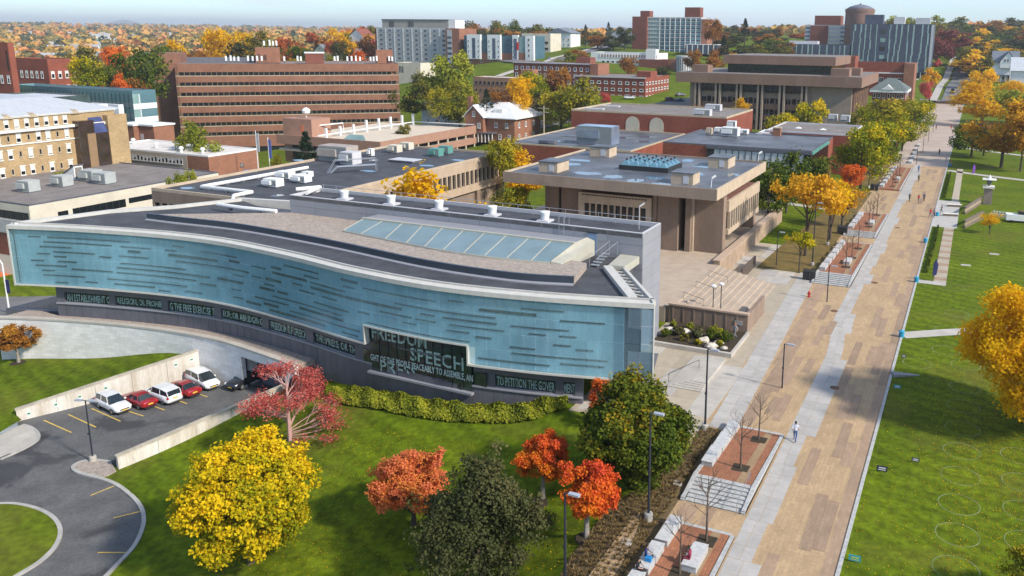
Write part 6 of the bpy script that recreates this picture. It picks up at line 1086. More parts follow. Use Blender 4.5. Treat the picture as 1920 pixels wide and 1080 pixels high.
PAL = {k: leafmat('leaf_'+k, v, t) for k, (v, t) in dict(
 yellow=([(.0,(.09,.125,.004)),(.45,(.22,.245,.006)),(.68,(.60,.45,.006)),(1,(.88,.57,.008))],.35), golden=([(0,(.48,.28,.006)),(.45,(.78,.45,.005)),(1,(.92,.60,.010))],.48), amber=([(0,(.26,.13,.012)),(.45,(.54,.26,.010)),(1,(.78,.44,.02))],.35),
 gold_green=([(0,(.07,.09,.01)),(.4,(.20,.20,.012)),(.75,(.42,.33,.015)),(1,(.55,.38,.02))],.3), orange=([(0,(.42,.09,.012)),(.45,(.68,.14,.02)),(.8,(.80,.22,.03)),(1,(.85,.33,.04))],.32),
 fire=([(0,(.66,.28,.012)),(.35,(.74,.26,.015)),(.6,(.72,.13,.02)),(1,(.60,.07,.03))],.32), pink=([(0,(.58,.27,.03)),(.4,(.72,.26,.06)),(.75,(.70,.17,.09)),(1,(.82,.50,.25))],.4), crimson=([(0,(.40,.06,.05)),(.5,(.58,.10,.085)),(1,(.74,.28,.20))],.4),
 green=([(0,(.030,.055,.005)),(.45,(.065,.10,.008)),(.75,(.13,.15,.011)),(1,(.42,.26,.012))],.25), dark=([(0,(.032,.042,.011)),(.5,(.072,.08,.025)),(1,(.17,.135,.055))],.25), olive=([(0,(.05,.058,.010)),(.5,(.13,.125,.015)),(1,(.32,.24,.02))],.25),
 rust=([(0,(.12,.05,.015)),(.5,(.28,.11,.02)),(1,(.46,.22,.025))],.25), red=([(0,(.20,.05,.02)),(.5,(.40,.085,.02)),(1,(.52,.17,.03))],.25), pine=([(0,(.010,.020,.010)),(.6,(.022,.038,.017)),(1,(.04,.06,.02))],.08),
 maroon=([(0,(.10,.03,.025)),(.5,(.20,.05,.04)),(1,(.28,.09,.06))],.2), straw=([(0,(.10,.065,.025)),(.5,(.20,.13,.05)),(1,(.32,.23,.09))],.2), lime=([(0,(.09,.12,.01)),(.5,(.24,.26,.02)),(1,(.42,.40,.03))],.3)).items()}
# --- near individual trees
def near_tree(name, label, px, py, z, h, rx, kind, pal, nc, per, leaf, seed, h0=.22, cr=.2, tone_h=.25, bark=None, cat='tree', nl=9, xy=None):
    q = P(px, py, z) if xy is None else np.array([*xy, 0]); zz = g1(q[0], q[1]); r = empty(name, (q[0], q[1], zz), 0, label, cat); zc = h*(1+h0)/2; RZ = h*(1-h0)/2
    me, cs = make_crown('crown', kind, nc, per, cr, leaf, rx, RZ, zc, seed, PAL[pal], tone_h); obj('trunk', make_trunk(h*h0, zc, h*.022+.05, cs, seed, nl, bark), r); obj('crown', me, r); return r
near_tree('maple_tree', 'large round yellow green maple between the car park and red tree', 470, 1055, -5, 9.9, 5.5, 'upright', 'yellow', 800, 95, .118, 6, .03, .085, .62, nl=5)
near_tree('maple_tree', 'pink and orange maple leaning behind the dark green tree', 775, 975, -3, 6.6, 3.05, 'broad', 'pink', 420, 75, .09, 5, .13, .10, .5)
near_tree('hornbeam_tree', 'dark olive green upright tree in front of the pink maple', 905, 1090, -3, 8.9, 4.3, 'spire', 'dark', 560, 60, .10, 8, .04, .10, .3)
near_tree('maple_tree', 'small orange red maple with mulch ring on the lawn', 1018, 945, -2, 5.5, 2.2, 'upright', 'fire', 260, 75, .085, 11, .28, .12, .55, m_bark2)
near_tree('maple_tree', 'small orange maple nearest the mulch bed', 1100, 1032, -1.5, 5.8, 2.2, 'upright', 'fire', 260, 75, .085, 13, .30, .12, .6, m_bark2)
near_tree('oak_tree', 'dense rounded green tree with yellowing top beside the steps', 1212, 905, -.5, 8.4, 4.5, 'upright', 'green', 620, 85, .125, 17, .03, .10, .6, xy=(-21.0,53.4))
near_tree('maple_tree', 'small orange green tree by the podium corner', 35, 680, -6, 5.2, 2.5, 'broad', 'rust', 170, 60, .11, 19, .3, .13, .3, m_bark2)
near_tree('locust_tree', 'big golden tree overhanging the painted lawn circles', 1900, 860, 0, 13.8, 7.0, 'upright', 'golden', 700, 85, .14, 23, .1, .105, .3, xy=(7.4,76.5))
near_tree('locust_tree', 'yellow tree in the lower corner of the painted lawn', 1915, 1080, 0, 4.2, 2.2, 'broad', 'gold_green', 150, 60, .09, 29, .15, .15, .3, xy=(6.3,49.6))
near_tree('maple_tree', 'sprig of orange leaves poking up behind the rounded green tree', 1105, 775, 0, 4.2, 1.2, 'upright', 'orange', 50, 50, .09, 31, .1, .18, .3, m_bark2, xy=(-27.4,61.2))
# --- bare and sparse trees
def bare(seed, h, lv=4, spread=.55, n0=9, r0=.07, z0_=.36, lift=.75):
    rr = random.Random(seed); b_ = MB(); tips = []
    def go(p, d, l, r, k):
        e = p+d*l; b_.path([p, p.lerp(e, .5)+Vector((rr.uniform(-1,1), rr.uniform(-1,1), 0))*l*.05, e], [r, r*.8, r*.55], 5 if k > 2 else 4, cap=False); tips.append((e, k))
        if k == 0: return
        for i in range(3 if k > 1 else 2):
            ax = Vector((rr.uniform(-1,1), rr.uniform(-1,1), rr.uniform(-.3,.6))).normalized(); nd = (d+ax*spread*rr.uniform(.6,1.3)+Vector((0,0,.12))).normalized(); go(p.lerp(e, rr.uniform(.55,1)), nd, l*rr.uniform(.55,.8), r*.5, k-1)
    b_.path([(0,0,-.3),(0,0,h*.35),(.03,0,h*.6),(0,0,h*.97)], [r0*1.4,r0,r0*.7,r0*.15], 6)
    for i in range(n0):
        a = 6.28*i/n0*1.62+rr.uniform(-.3,.3); z = h*(z0_+(.86-z0_)*i/n0); go(Vector((0,0,z)), Vector((math.cos(a)*.75, math.sin(a)*.75, lift+(.75-lift)*i/n0)).normalized(), h*.23*(1.15-.5*i/n0), r0*.42, lv-1)
    return b_, tips
bme = [bare(s_, 4.6, 3, .6, 10)[0].mesh('branches', mat('twig_bark', (.115,.085,.065), .95, .2, 3)) for s_ in (1, 2, 3)]
BL = 'slender bare street tree in a square soil pit on the brick terraces'
for i, (x, y, z) in enumerate([(-13.95,63.6,zt1(63.6)),(-14,57.9,zt1(57.9)),(-13.75,48.3,zt0(48.3)),(-14.2,44.1,zt0(44.1)),(-15,120.2,zt2(120)),(-15,126.6,zt2(127)),(-15,133.6,zt2(134)),(-15.2,149.4,zt3(149)),(-15.2,155,zt3(155)),(-15.2,162,zt3(162)),(-15.4,195,zt4(195)),(-15.2,201,zt4(201)),(-15.4,213,zt4(213))]):
    r = empty('street_tree', (x, y, z), i*2.1, 'slender bare tree in a soil pit on the '+('brick terrace beside the rounded green tree' if i < 2 else 'terrace with seated people' if i < 4 else 'terrace nearest the red hydrant' if i < 7 else 'terrace under the honey locusts' if i < 10 else 'farthest brick terrace'), 'tree', 'bare trees on the brick terraces'); s_ = 1.0+.12*((i*7)%5-2)/2; r.scale = (s_,)*3; obj('branches', bme[i%3], r)
b_, tips = bare(77, 6.3, 4, .6, 34, .10, .06, .2); r = empty('red_maple_tree', (0,0,0), 0, 'half bare crimson tree with bright twigs beside the garage opening', 'tree'); q = P(545,835,-4.6); r.location = (q[0], q[1], g1(q[0], q[1])-.1); r.scale = (1.6,1.6,1.05); obj('branches', b_.mesh('branches', mat('red_twig', (.46,.27,.24), .9, .2, 3)), r)
rng = np.random.default_rng(5); tp = np.array([tuple(e) for e, k in tips if k <= 1]); tp = tp[rng.integers(0, len(tp), 8500)]+rng.normal(size=(8500,3))*.17; obj('crown', npmesh('crown', leaves(tp, rng.normal(size=tp.shape)+[0,0,.4], .06, rng), rng.uniform(0,1,len(tp)), PAL['crimson']), r)
# --- shared crowns for the middle distance and beyond
PR = {}
for nm, kind, nc, per, cr, leaf, sd_ in [('round1','round',120,30,.17,.05,41),('round2','upright',120,30,.17,.05,42),('round3','broad',120,30,.18,.052,43),('vase1','vase',95,26,.16,.042,44),('vase2','vase',80,24,.17,.042,45),('cone1','cone',140,22,.09,.045,46),('far1','round',46,17,.24,.105,47),('far2','broad',46,17,.24,.105,48),('far3','upright',46,17,.24,.105,49)]:
    me, cs = make_crown('crown', kind, nc, per, cr, leaf, 1, 1, 0, sd_, PAL['olive'], .3); tr = MB()
    rr = random.Random(sd_); tr.path([(0,0,-2.2),(0,0,-.9),(.03,0,-.2),(0,0,.5)], [.075,.052,.038,.012], 7)
    for i in range(8 if nm[:3] != 'far' else 3): e = Vector(cs[rr.randrange(len(cs))]); s0 = Vector((0,0,rr.uniform(-.95,-.1))); tr.path([s0, s0.lerp(e,.5)+Vector((0,0,-.05)), s0.lerp(e,.9)], [.028,.018,.006], 4)
    PR[nm] = (me, tr.mesh('trunk', m_bark))
TW = []; WORD = dict(dark='dark', green='green', olive='olive', golden='golden', rust='rusty', gold_green='yellow green', red='red', orange='orange', lime='pale yellow', straw='straw coloured')
def tree(label, px, yt, D, wpx, proto='round1', pal='olive', hc=None, name='tree', group=None, cat='tree', base=None, asp=1.0):
    """crown top seen at px,yt from horizontal distance D; wpx its apparent width; hc crown height in metres"""
    q = PD(px, yt, D); zz = g1(q[0], q[1]); dist = math.sqrt(D*D+(CAM_H-q[2])**2); Rr = wpx/2*dist/FPX; h = max(q[2]-zz, 2.5); hc = hc or min(h*.85, Rr*2.1*asp); zc = h-hc/2
    r = empty(name, (q[0], q[1], zz), (px*37 % 628)/100., label, cat, group); me, tr = PR[proto]
    for nm, m_ in (('trunk', tr), ('crown', me)):
        o = obj(nm, m_, r, (0,0,zc)); o.scale = (Rr/.95, Rr/.95, hc/1.9)
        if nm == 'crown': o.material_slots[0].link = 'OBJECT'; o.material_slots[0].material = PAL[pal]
        else:
            tz = zc/ (2.2*hc/1.9) if False else None
    # trunk reaches the ground whatever the crown height
    t_ = KIDS[r.name][0]; t_.scale = (Rr/.95*.8, Rr/.95*.8, max(hc/1.9, (zc+.3)/2.2)); TW.append(r); return r
# around the concrete hall and promenade
for a in [('broad golden tree behind the drum vents of the grey block',815,328,112,185,'round3','golden'),('green gold tree at the corner of the office wing',942,257,158,75,'round2','gold_green'),('golden shrubby tree in front of the flat roofed block',985,283,165,95,'round3','golden'),('yellow tree between the office wing and concrete hall',955,338,128,80,'round1','gold_green'),
 ('spreading russet honey locust beside the plaza lawn',1520,310,128,125,'vase1','amber'),('thin golden honey locust behind the russet one',1565,318,140,110,'vase2','golden'),('sparse orange honey locust nearest the terraces',1585,330,150,85,'vase2','amber'),('small bright yellow tree on the plaza lawn',1503,428,118,55,'vase1','yellow'),
 ('dark green tree at the corner of the concrete hall roof',1445,300,150,90,'round1','green'),('green tree with bench below beside the concrete hall',1480,288,160,100,'round3','green'),('green yellow tree in front of the theatre glazing',1410,288,166,110,'round1','olive'),('deep green tree beside the theatre corner',1535,290,172,80,'round2','green'),
 ('red orange rounded shrub tree by the third terrace',1597,300,178,46,'round1','orange'),('bright yellow tree beside the brick annex wall',1622,232,190,95,'round2','yellow'),('gold yellow tree behind the tall lamp posts',1652,215,215,90,'round1','yellow'),('yellow tree at the bend of the side path',1697,212,262,72,'round3','yellow'),('olive yellow tree over the curving path',1670,182,285,105,'round2','gold_green'),
 ('yellow tree against the library end wall',1625,205,262,70,'round3','yellow'),('large olive gold tree beside the hip roofed hall',1717,178,310,72,'round1','yellow'),('round yellow tree below the middle of the library',1465,202,255,62,'round1','yellow'),('yellow tree below the right bays of the library',1520,186,262,78,'round2','yellow'),('yellow tree below the left bays of the library',1383,188,268,44,'round3','golden'),('thin orange tree at the left end of the library',1300,190,270,36,'vase2','rust'),
 ('red tree at the end of the promenade footway',1738,152,420,30,'round2','crimson'),('small orange yellow tree by the crossing',1748,130,470,30,'far3','golden'),
 ('small yellow lawn tree with bare crown beside the stone wall',1860,392,155,45,'vase2','golden'),('dark green tree beside the far promenade edge',1828,225,258,78,'round1','green'),('bare russet tree between dark green and orange trees',1852,215,262,60,'vase2','rust'),('great orange tree beyond the stone pillar',1890,196,240,120,'round3','amber'),('orange tree at the right edge over the lawn',1925,215,235,70,'round2','amber'),
 ('wide bright yellow tree over the end of the promenade',1848,160,350,105,'round3','golden'),('yellow green tree behind the wide yellow one',1900,158,370,80,'round1','lime'),('yellow tree at the right edge below the white house',1915,142,420,70,'round1','golden'),('amber tree in front of the Victorian house',1842,128,470,62,'round2','golden'),('small amber tree beside the Victorian porch',1848,112,540,34,'far1','olive'),
 # centre
 ('tall yellow green tree rising in front of the grey dormitory',842,96,330,100,'round2','lime'),('broad green gold tree below the tall one',860,140,310,85,'round1','gold_green'),('golden green tree beside the brick office block',772,142,315,72,'round3','olive'),('low golden tree beside the white cottage',820,166,290,50,'round2','gold_green'),('dark conifer in front of the beige brick block',912,168,285,30,'cone1','pine'),('bright gold tree in front of the beige brick block',975,142,290,62,'round2','golden'),('yellow tree before the brick dormitory windows',1000,124,325,60,'round1','yellow'),('dark green tree behind the white roofed house',960,180,312,80,'round1','green'),('dark tree at the back of the brick house',1010,178,308,64,'round3','dark'),('orange brown tree beside the brick dormitory',1045,125,330,62,'round2','rust'),('large olive tree behind the wet flat roof',1052,158,292,100,'round1','gold_green'),('spreading olive tree beside the arched hall',1090,150,285,85,'round3','gold_green'),('crimson shrub tree at the foot of the brick dormitory',1135,170,318,22,'round1','crimson'),('thin bare brown tree in front of the beige block',935,155,288,50,'vase2','rust'),
 ('green tree in front of the brick office entrance',372,234,230,72,'round3','lime'),('dark pine in front of the entrance canopy',572,250,205,64,'cone1','pine'),('pale green bush tree at the cream building corner',333,314,152,36,'round1','lime',7),('smaller pale green bush tree beside its twin',354,317,154,28,'round2','lime',7),('small yellow tree by the buff brick wall',107,316,204,26,'round1','yellow',4),('olive bush at the foot of the flagpoles',525,292,185,34,'round3','gold_green'),('green tree below the brick stair tower',208,252,250,22,'round1','green'),('yellow tree at the garage corner',757,232,268,30,'round2','olive'),
 # left, behind the office block
 ('bright yellow tree beside the dark brick block',158,105,338,52,'round2','yellow'),('dark green tree between yellow and orange trees',192,115,342,44,'round1','green'),('orange low tree behind the blue glass roof',212,143,334,44,'round3','orange'),('bare brown tree beside the brick office tower',252,128,345,62,'vase2','rust'),('big dark green tree left of the office block',265,77,352,86,'round1','green'),('orange tree behind the big dark green one',212,84,400,48,'round2','orange'),('olive tree on the valley edge',172,95,420,72,'round3','olive'),('rust tree over the teaching block roof',205,112,360,50,'round1','rust'),
 ('tall gold tree behind the office block screen',412,52,470,66,'round2','golden'),('orange gold tree beside the tall gold one',452,50,500,52,'round1','golden'),('dark tree below the tall gold tree',435,86,440,90,'round3','dark'),('rust tree behind the office block left end',365,86,430,56,'round1','rust'),('dark green tree behind the office block corner',310,84,430,50,'round2','green'),('small gold tree behind the left stair tower',330,78,450,36,'far1','golden'),('green gold tree behind the lift house',495,62,480,56,'round3','olive'),('deep red tree behind the antennas',540,62,500,58,'round1','red'),('dark round tree beside the cream gable',560,78,440,46,'round1','green'),('small yellow tree beside the stair house',548,106,420,28,'far2','yellow'),('yellow green tree behind the antenna row',625,108,420,56,'round3','gold_green'),('dark tree before the red tiled house',635,76,450,36,'round2','dark'),('orange tree beside the red tiled house',680,98,440,40,'round3','orange'),
 ('conifer beside the hill road',1098,47,600,16,'cone1','pine'),('conifer before the dark ridge trees',1141,42,640,14,'cone1','pine'),('dark tree group below the hill house',1120,62,590,46,'round1','rust'),('dark green tree beside the turquoise tower end',1172,50,590,40,'round2','dark'),('dark tree before the grey roofed house',1150,68,580,50,'round3','dark'),('rust tree along the hill road bend',1085,88,470,44,'round1','rust'),('small gold shrub along the hill road',1062,98,450,40,'round3','gold_green'),('brown tree in front of the white long hall',1178,106,430,46,'round2','rust'),('olive tree at the white hall corner',1242,120,420,30,'round1','dark'),
 ('red brown tall tree beside the turquoise tower',1338,34,560,40,'round2','rust'),('dark conifer on the slope beyond the library roof',1358,68,520,32,'cone1','pine'),('tall conifer on the ridge beyond the library',1398,36,640,28,'cone1','pine'),('russet low tree beside the glazed drum',1330,102,430,56,'round3','rust'),('amber small tree beside the dark conifer',1376,96,500,24,'round1','golden'),('olive tree beside the glazed drum',1300,92,450,36,'round2','rust'),
 ('maroon bare tree right of the slate tower',1762,62,640,60,'round1','maroon'),('dark red tree behind the street',1785,55,690,70,'round2','maroon'),('tiny scarlet tree by the far street',1758,112,600,14,'far3','crimson'),('amber tree at the end of the far street',1790,85,720,34,'far1','golden')]:
    tree(*a)
# wooded ridges: alike trees told apart only by place
RT = random.Random(12)
def wood(n, x0, x1, y0, y1, D0, D1, w0, w1, pals, label, group, protos=('far1','far2','far3','round1')):
    for i in range(n):
        px = RT.uniform(x0, x1); f_ = RT.random(); yt = y0+(y1-y0)*f_+RT.uniform(-3, 3); tree(label, px, yt, D1+(D0-D1)*f_+RT.uniform(-15, 15), RT.uniform(w0, w1), RT.choice(protos), (pc := RT.choice(pals)), group=group); TW[-1]['label'] = WORD[pc]+' '+label
wood(70, 1745, 1935, 36, 88, 690, 1050, 28, 56, ['dark','green','olive','golden','rust','green','dark'], 'tree of the mixed green and gold wood on the right hand hill', 'trees of the right hand wood')
wood(42, 1340, 1600, 48, 78, 680, 880, 22, 44, ['dark','olive','rust','gold_green','red','dark'], 'tree of the autumn wood between the tower and water tank', 'trees of the ridge behind the library')
wood(26, 840, 1040, 40, 60, 640, 800, 28, 48, ['olive','rust','orange','dark','green','rust'], 'tree of the orange ridge wood above the coloured apartments', 'trees of the ridge above the apartments')
wood(22, 575, 720, 48, 72, 560, 760, 24, 46, ['rust','orange','olive','red','golden'], 'tree of the orange ridge wood beside the grey dormitory', 'trees of the ridge beside the grey dormitory')
wood(18, 1040, 1190, 58, 78, 640, 800, 22, 40, ['dark','rust','olive','green'], 'tree of the dark ridge wood near the hill road', 'trees of the ridge near the hill road')
wood(22, 1335, 1480, 66, 88, 560, 660, 26, 48, ['dark','olive','rust','green','dark'], 'tree of the dark slope wood beyond the library roof', 'trees of the slope beyond the library')
wood(16, 1795, 1930, 84, 112, 585, 680, 30, 56, ['dark','green','olive','golden'], 'tree in the lower edge of the right hand wood near the houses', 'trees by the right hand houses')
wood(12, 1640, 1760, 32, 44, 690, 760, 20, 38, ['olive','lime','straw'], 'pale tree showing over the slate tower roof', 'trees behind the slate tower')
# far valley side and skyline: one wooded mass
rng = np.random.default_rng(99); nf = 5200
Df = 900*(6000/900)**rng.uniform(0, 1, nf)**1.25; azp = rng.uniform(-260, 2100, nf); dirs = np.array([ray(x, 60)[:2] for x in azp]); dirs /= np.linalg.norm(dirs, axis=1, keepdims=True); fx, fy = dirs[:,0]*Df, dirs[:,1]*Df
keep = (azp < 760) | (Df > 1150); fx, fy, Df = fx[keep], fy[keep], Df[keep]; fz = g(fx, fy); nf = len(fx); per = 22; szf = rng.uniform(4.5, 9, nf)*(1+Df/7000); d = rng.normal(size=(nf*per,3)); d /= np.linalg.norm(d, axis=1, keepdims=True); d[:,2] = np.abs(d[:,2])*.9; ctr = np.repeat(np.c_[fx, fy, fz+szf*.35], per, 0); ss = np.repeat(szf, per)[:,None]
pos = ctr+d*ss*rng.uniform(.55, 1, (nf*per,1)); tn = np.repeat(np.clip(rng.normal(.5, .26, nf), 0, 1), per)+rng.normal(0, .05, nf*per)
fw_m = leafmat('far_wood', [(0,(.07,.085,.04)),(.3,(.24,.19,.05)),(.5,(.62,.38,.07)),(.72,(.70,.33,.09)),(1,(.58,.22,.09))], .25)
fo = obj('far_wood', npmesh('far_wood', leaves(pos, d+rng.normal(size=d.shape)*.4, 1, rng, .9)*1.0, np.clip(tn, 0, 1), fw_m)); 
Vv = leaves(np.zeros_like(pos), d+rng.normal(size=d.shape)*.4, 1., rng, .9).reshape(-1,4,3)*(np.repeat(szf, per)*.36)[:,None,None]+pos[:,None,:]; fo.data.vertices.foreach_set('co', Vv.astype(np.float32).ravel()); fo.data.update(); tag(fo, 'orange and gold wooded valley side on the horizon', None, None, 'stuff')
# distant blue hill
hl = MB(); n = 60
for i in range(n+1):
    t = i/n; az = -70+40*t; q = PD(-200+1100*t, 50, 14000); hl.v += [(q[0], q[1], -50), (q[0], q[1], 45+60*math.sin(t*9)*.25+110*math.exp(-((t-.40)/.035)**2)+25*math.sin(t*23)), (q[0]*1.2, q[1]*1.2, -50)]
for i in range(n):
    for j in (0, 1): hl.f.append((3*i+j, 3*i+3+j, 3*i+4+j, 3*i+1+j)); hl.m.append(0)
hl.obj('distant_hills', mat('distant_hill', (.10,.12,.10), .95, .2, .002), smooth=True)['kind'] = 'structure'
# --- hedge, mulch bed, shrubs, ivy, fallen leaves
def strip_leaves(name, label, pts, w, h, n, leaf, pal, seed, cat='hedge', zf=None, kind=None):
    rng = np.random.default_rng(seed); q = np.array(smooth(pts, 10)); L_ = np.r_[0, np.cumsum(np.hypot(*np.diff(q[:,:2], axis=0).T))]; s_ = rng.uniform(0, L_[-1], n); x, y = np.interp(s_, L_, q[:,0]), np.interp(s_, L_, q[:,1]); a = rng.uniform(-1, 1, n); t = s_/L_[-1]; ww = w*np.interp(t, [0,.08,.9,1], [.4,1,1,.3])
    hump = .72+.28*np.sin(s_*2.1+a*3)*np.sin(s_*.9); hz = h*np.sqrt(np.clip(1-(a*.96)**4, 0, 1))*hump*rng.uniform(.45, 1, n)**.5; y2 = y+a*ww/2; z = (g(x, y2) if zf is None else zf(x, y2))+hz; o = empty(name, (float(q[0,0]), float(q[0,1]), g1(q[0,0], q[0,1])), 0, label, cat)
    if kind: o['kind'] = kind
    V = leaves(np.c_[x, y2, z]-np.array(o.location), np.c_[rng.normal(size=n)*.6, a*.6+rng.normal(size=n)*.5, np.full(n, .8)], leaf, rng); cl = .5+.3*np.sin(s_*1.7+2*a)*np.sin(s_*.6+1); obj('foliage', npmesh('foliage', V, np.clip(cl+rng.normal(0,.18,n), 0, 1), PAL[pal]), o); return o
strip_leaves('hedge', 'low clipped green yellow hedge along the lettered base wall', [(-57,60.9),(-50,60.4),(-43,60.2),(-36,61.3),(-31.4,62.9)], 2.6, 1.1, 15000, .13, 'lime', 3)
strip_leaves('creeper', 'red brown creeper hanging over the end of the apron wall', [(-61.8,60.7),(-60.2,60.3),(-58.6,60.2),(-57.3,60.4)], 1.4, 2.6, 5500, .14, 'maroon', 4, 'creeper')
strip_leaves('hedge', 'dark green hedge bed along the promenade kerb beside the stepped path', [(-4.1,124),(-4.0,135),(-3.9,146),(-4.0,156)], 1.9, .7, 6000, .15, 'green', 6)
strip_leaves('hedge', 'far dark green hedge bed before the stone benches', [(-4.0,186),(-4.0,200),(-4.0,222)], 1.9, .8, 4000, .18, 'green', 7)
strip_leaves('shrub_row', 'russet shrub row along the far promenade footway', [(-20,232),(-20.5,250),(-21,270),(-22,283)], 6, .9, 5000, .22, 'straw', 8, 'shrub')
RS = random.Random(77)
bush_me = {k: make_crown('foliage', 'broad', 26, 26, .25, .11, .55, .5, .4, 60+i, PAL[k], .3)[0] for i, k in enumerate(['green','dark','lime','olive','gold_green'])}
for i, (x, y, k, s_) in enumerate([(-29.2,83.0,'green',1.0),(-28.1,84.1,'dark',1.1),(-26.8,82.6,'olive',.9),(-25.8,84.0,'dark',1.3),(-24.4,84.6,'green',1.2),(-23.4,85.4,'lime',1.1),(-22.8,84.0,'green',1.4),(-27.6,86.6,'lime',.8),(-24.8,87.0,'lime',.8),(-29.6,86.8,'lime',.7),(-25.2,82.2,'gold_green',.8),(-23.0,82.6,'gold_green',.9)]):
    r = empty('garden_shrub', (x, y, .3), i, {'green':'mid green mound shrub in the rock garden bed','dark':'dark green mound shrub in the rock garden bed','olive':'olive mound shrub in the rock garden bed','lime':'bright lime shrub in the rock garden bed','gold_green':'golden green shrub in the rock garden bed'}[k], 'shrub', 'shrubs in the rock garden '+k.replace('_', ' ')); r.scale = (s_,)*3; obj('foliage', bush_me[k], r)
def boulder(x, y, z, s_, label, group, sd_):
    rr = random.Random(sd_); m = MB(); m.lathe([(.2,0),(.55,.08),(.6,.25),(.42,.42),(.12,.48)], 9); m.v = [(vx*(1+.25*rr.uniform(-1,1)), vy*.8*(1+.25*rr.uniform(-1,1)), vz*(1+.15*rr.uniform(-1,1))) for vx, vy, vz in m.v]; o = m.obj('boulder', mat('pale_boulder', (.50,.45,.38), .9, .2, 2), None, (x, y, z), rr.uniform(0,3)); o.scale = (s_,)*3; tag(o, label, 'rock', group)
for i, (x, y, s_) in enumerate([(-29.4,84.6,1.1),(-27.6,84.9,1.1),(-26.1,85.2,1.0),(-24.9,83.2,1.1),(-23.2,83.2,.9),(-23.6,81.8,1.2),(-22.2,82.0,.7)]): boulder(x, y, .28, s_, 'pale flat boulder among the rock garden shrubs', 'boulders in the rock garden', i)
# mulch bed with dry grass tufts
bedp = [P(*q, 0)[:2] for q in [(1190,1085),(1300,915),(1352,797)]]; bed = [(-17.1,38.5),(-17.1,56),(-17.1,64.2),(-19.2,64.4),(-18.9,60),(-20.0,54),(-21.6,49),(-21.8,44),(-21,38.5)]
bd = dens(bed, .5); bx_ = np.array(bd); gxx, gyy = np.meshgrid(np.arange(-22,-17,.45), np.arange(38.6,64.4,.45)); gi = np.c_[gxx.ravel(), gyy.ravel()]; gi = gi[inpoly(bed, gi)]; gi = gi[np.sqrt(((gi[:,None]-bx_[None])**2).sum(-1)).min(1) > .25]; cvv, _, cff, *_ = delaunay_2d_cdt([Vector(p) for p in bd]+[Vector(tuple(p)) for p in gi], [(i, (i+1)%len(bd)) for i in range(len(bd))], [], 1, 1e-4)
mb = bpy.data.meshes.new('mulch_bed'); mb.from_pydata([(v.x, v.y, g1(v.x, v.y)+.035) for v in cvv], [], [tuple(f) for f in cff]); mb.materials.append(mat('mulch', (.105,.07,.035), .98, .35, 1.4, fine=.4, bump=.5, rgb2=(.17,.12,.05))); mb.update(); obj('mulch_bed', mb)['kind'] = 'structure'
rng = np.random.default_rng(15); tx = np.arange(-21.8,-17.2,.52); ty = np.arange(38.8,64.2,.52); TX, TY = np.meshgrid(tx, ty); tf = np.c_[TX.ravel(), TY.ravel()]+rng.uniform(-.13,.13,(TX.size,2)); tf = tf[inpoly(bed, tf)]; nb_ = 26; b0 = np.repeat(np.c_[tf, g(tf[:,0], tf[:,1])+.09], nb_, 0); dr = rng.normal(size=(len(b0),3)); dr[:,2] = 1.3; dr /= np.linalg.norm(dr, axis=1, keepdims=True); ln = rng.uniform(.18,.42,(len(b0),1)); sd__ = np.cross(dr, rng.normal(size=dr.shape)); sd__ /= np.linalg.norm(sd__, axis=1, keepdims=True)
V = np.stack([b0-sd__*.022, b0+sd__*.022, b0+dr*ln+sd__*.012-np.array([0,0,.02]), b0+dr*ln-sd__*.012], 1).reshape(-1,3); o = obj('ornamental_grass', npmesh('ornamental_grass', V, rng.uniform(0,1,len(b0)), PAL['straw'])); tag(o, 'rows of dry ornamental grass tufts in the mulch bed', None, None, 'stuff')
for i, (px, py) in enumerate([(1270,908),(1176,1019)]): q = gp(px, py); o = MB().box(-.35,.35,-.35,.35,-.1,.12).obj('concrete_pad', m_conc, None, tuple(q), .2); tag(o, ('small square concrete pad in the mulch beside the steps','small square concrete pad in the mulch below the tall lamp')[i], 'concrete pad')
def litter(name, n, fx, fy, pal, size, seed, label):
    rng = np.random.default_rng(seed); x, y = fx(rng, n), fy(rng, n); z = g(x, y)+.03; p = np.c_[x, y, z]; o = obj(name, npmesh(name, leaves(p, np.c_[rng.normal(size=(n,2))*.25, np.ones(n)], size, rng), rng.uniform(0,1,n), PAL[pal])); tag(o, label, None, None, 'stuff')
litter('fallen_leaves', 3200, lambda r, n: r.uniform(-27,-19,n), lambda r, n: r.uniform(116,232,n), 'rust', .09, 9, 'brown leaves strewn under the honey locusts')
litter('fallen_leaves', 6500, lambda r, n: np.clip(r.normal(5,4.5,n), -4.7, 22), lambda r, n: r.uniform(42,92,n), 'golden', .042, 1, 'yellow leaves strewn over the painted lawn')
litter('fallen_leaves', 9000, lambda r, n: np.clip(r.normal(5,5,n), -4.7, 24), lambda r, n: r.uniform(44,96,n), 'straw', .04, 12, 'brown leaves strewn over the painted lawn')
litter('fallen_leaves', 3600, lambda r, n: r.uniform(-50,-22,n), lambda r, n: r.uniform(36,57,n), 'golden', .04, 2, 'yellow leaves strewn over the lower lawn')
litter('fallen_leaves', 700, lambda r, n: np.interp(r.uniform(0,1,n), np.linspace(0,1,len(outer)), [q[0]-.25 for q in outer])+r.normal(0,.25,n), lambda r, n: r.uniform(0,1,n)*0, 'rust', .05, 3, 'rusty leaves') if False else None
for x, y, s_ in [(-27.3,50.6,.9),(-21.6,46.2,.8),(-101.8,58.2,.9)]:
    m = MB().lathe([(s_,-.05),(s_*.9,.06),(.1,.1)], 16); o = m.obj('mulch_ring', m_soil, None, (x, y, g1(x, y))); o['kind'] = 'structure'
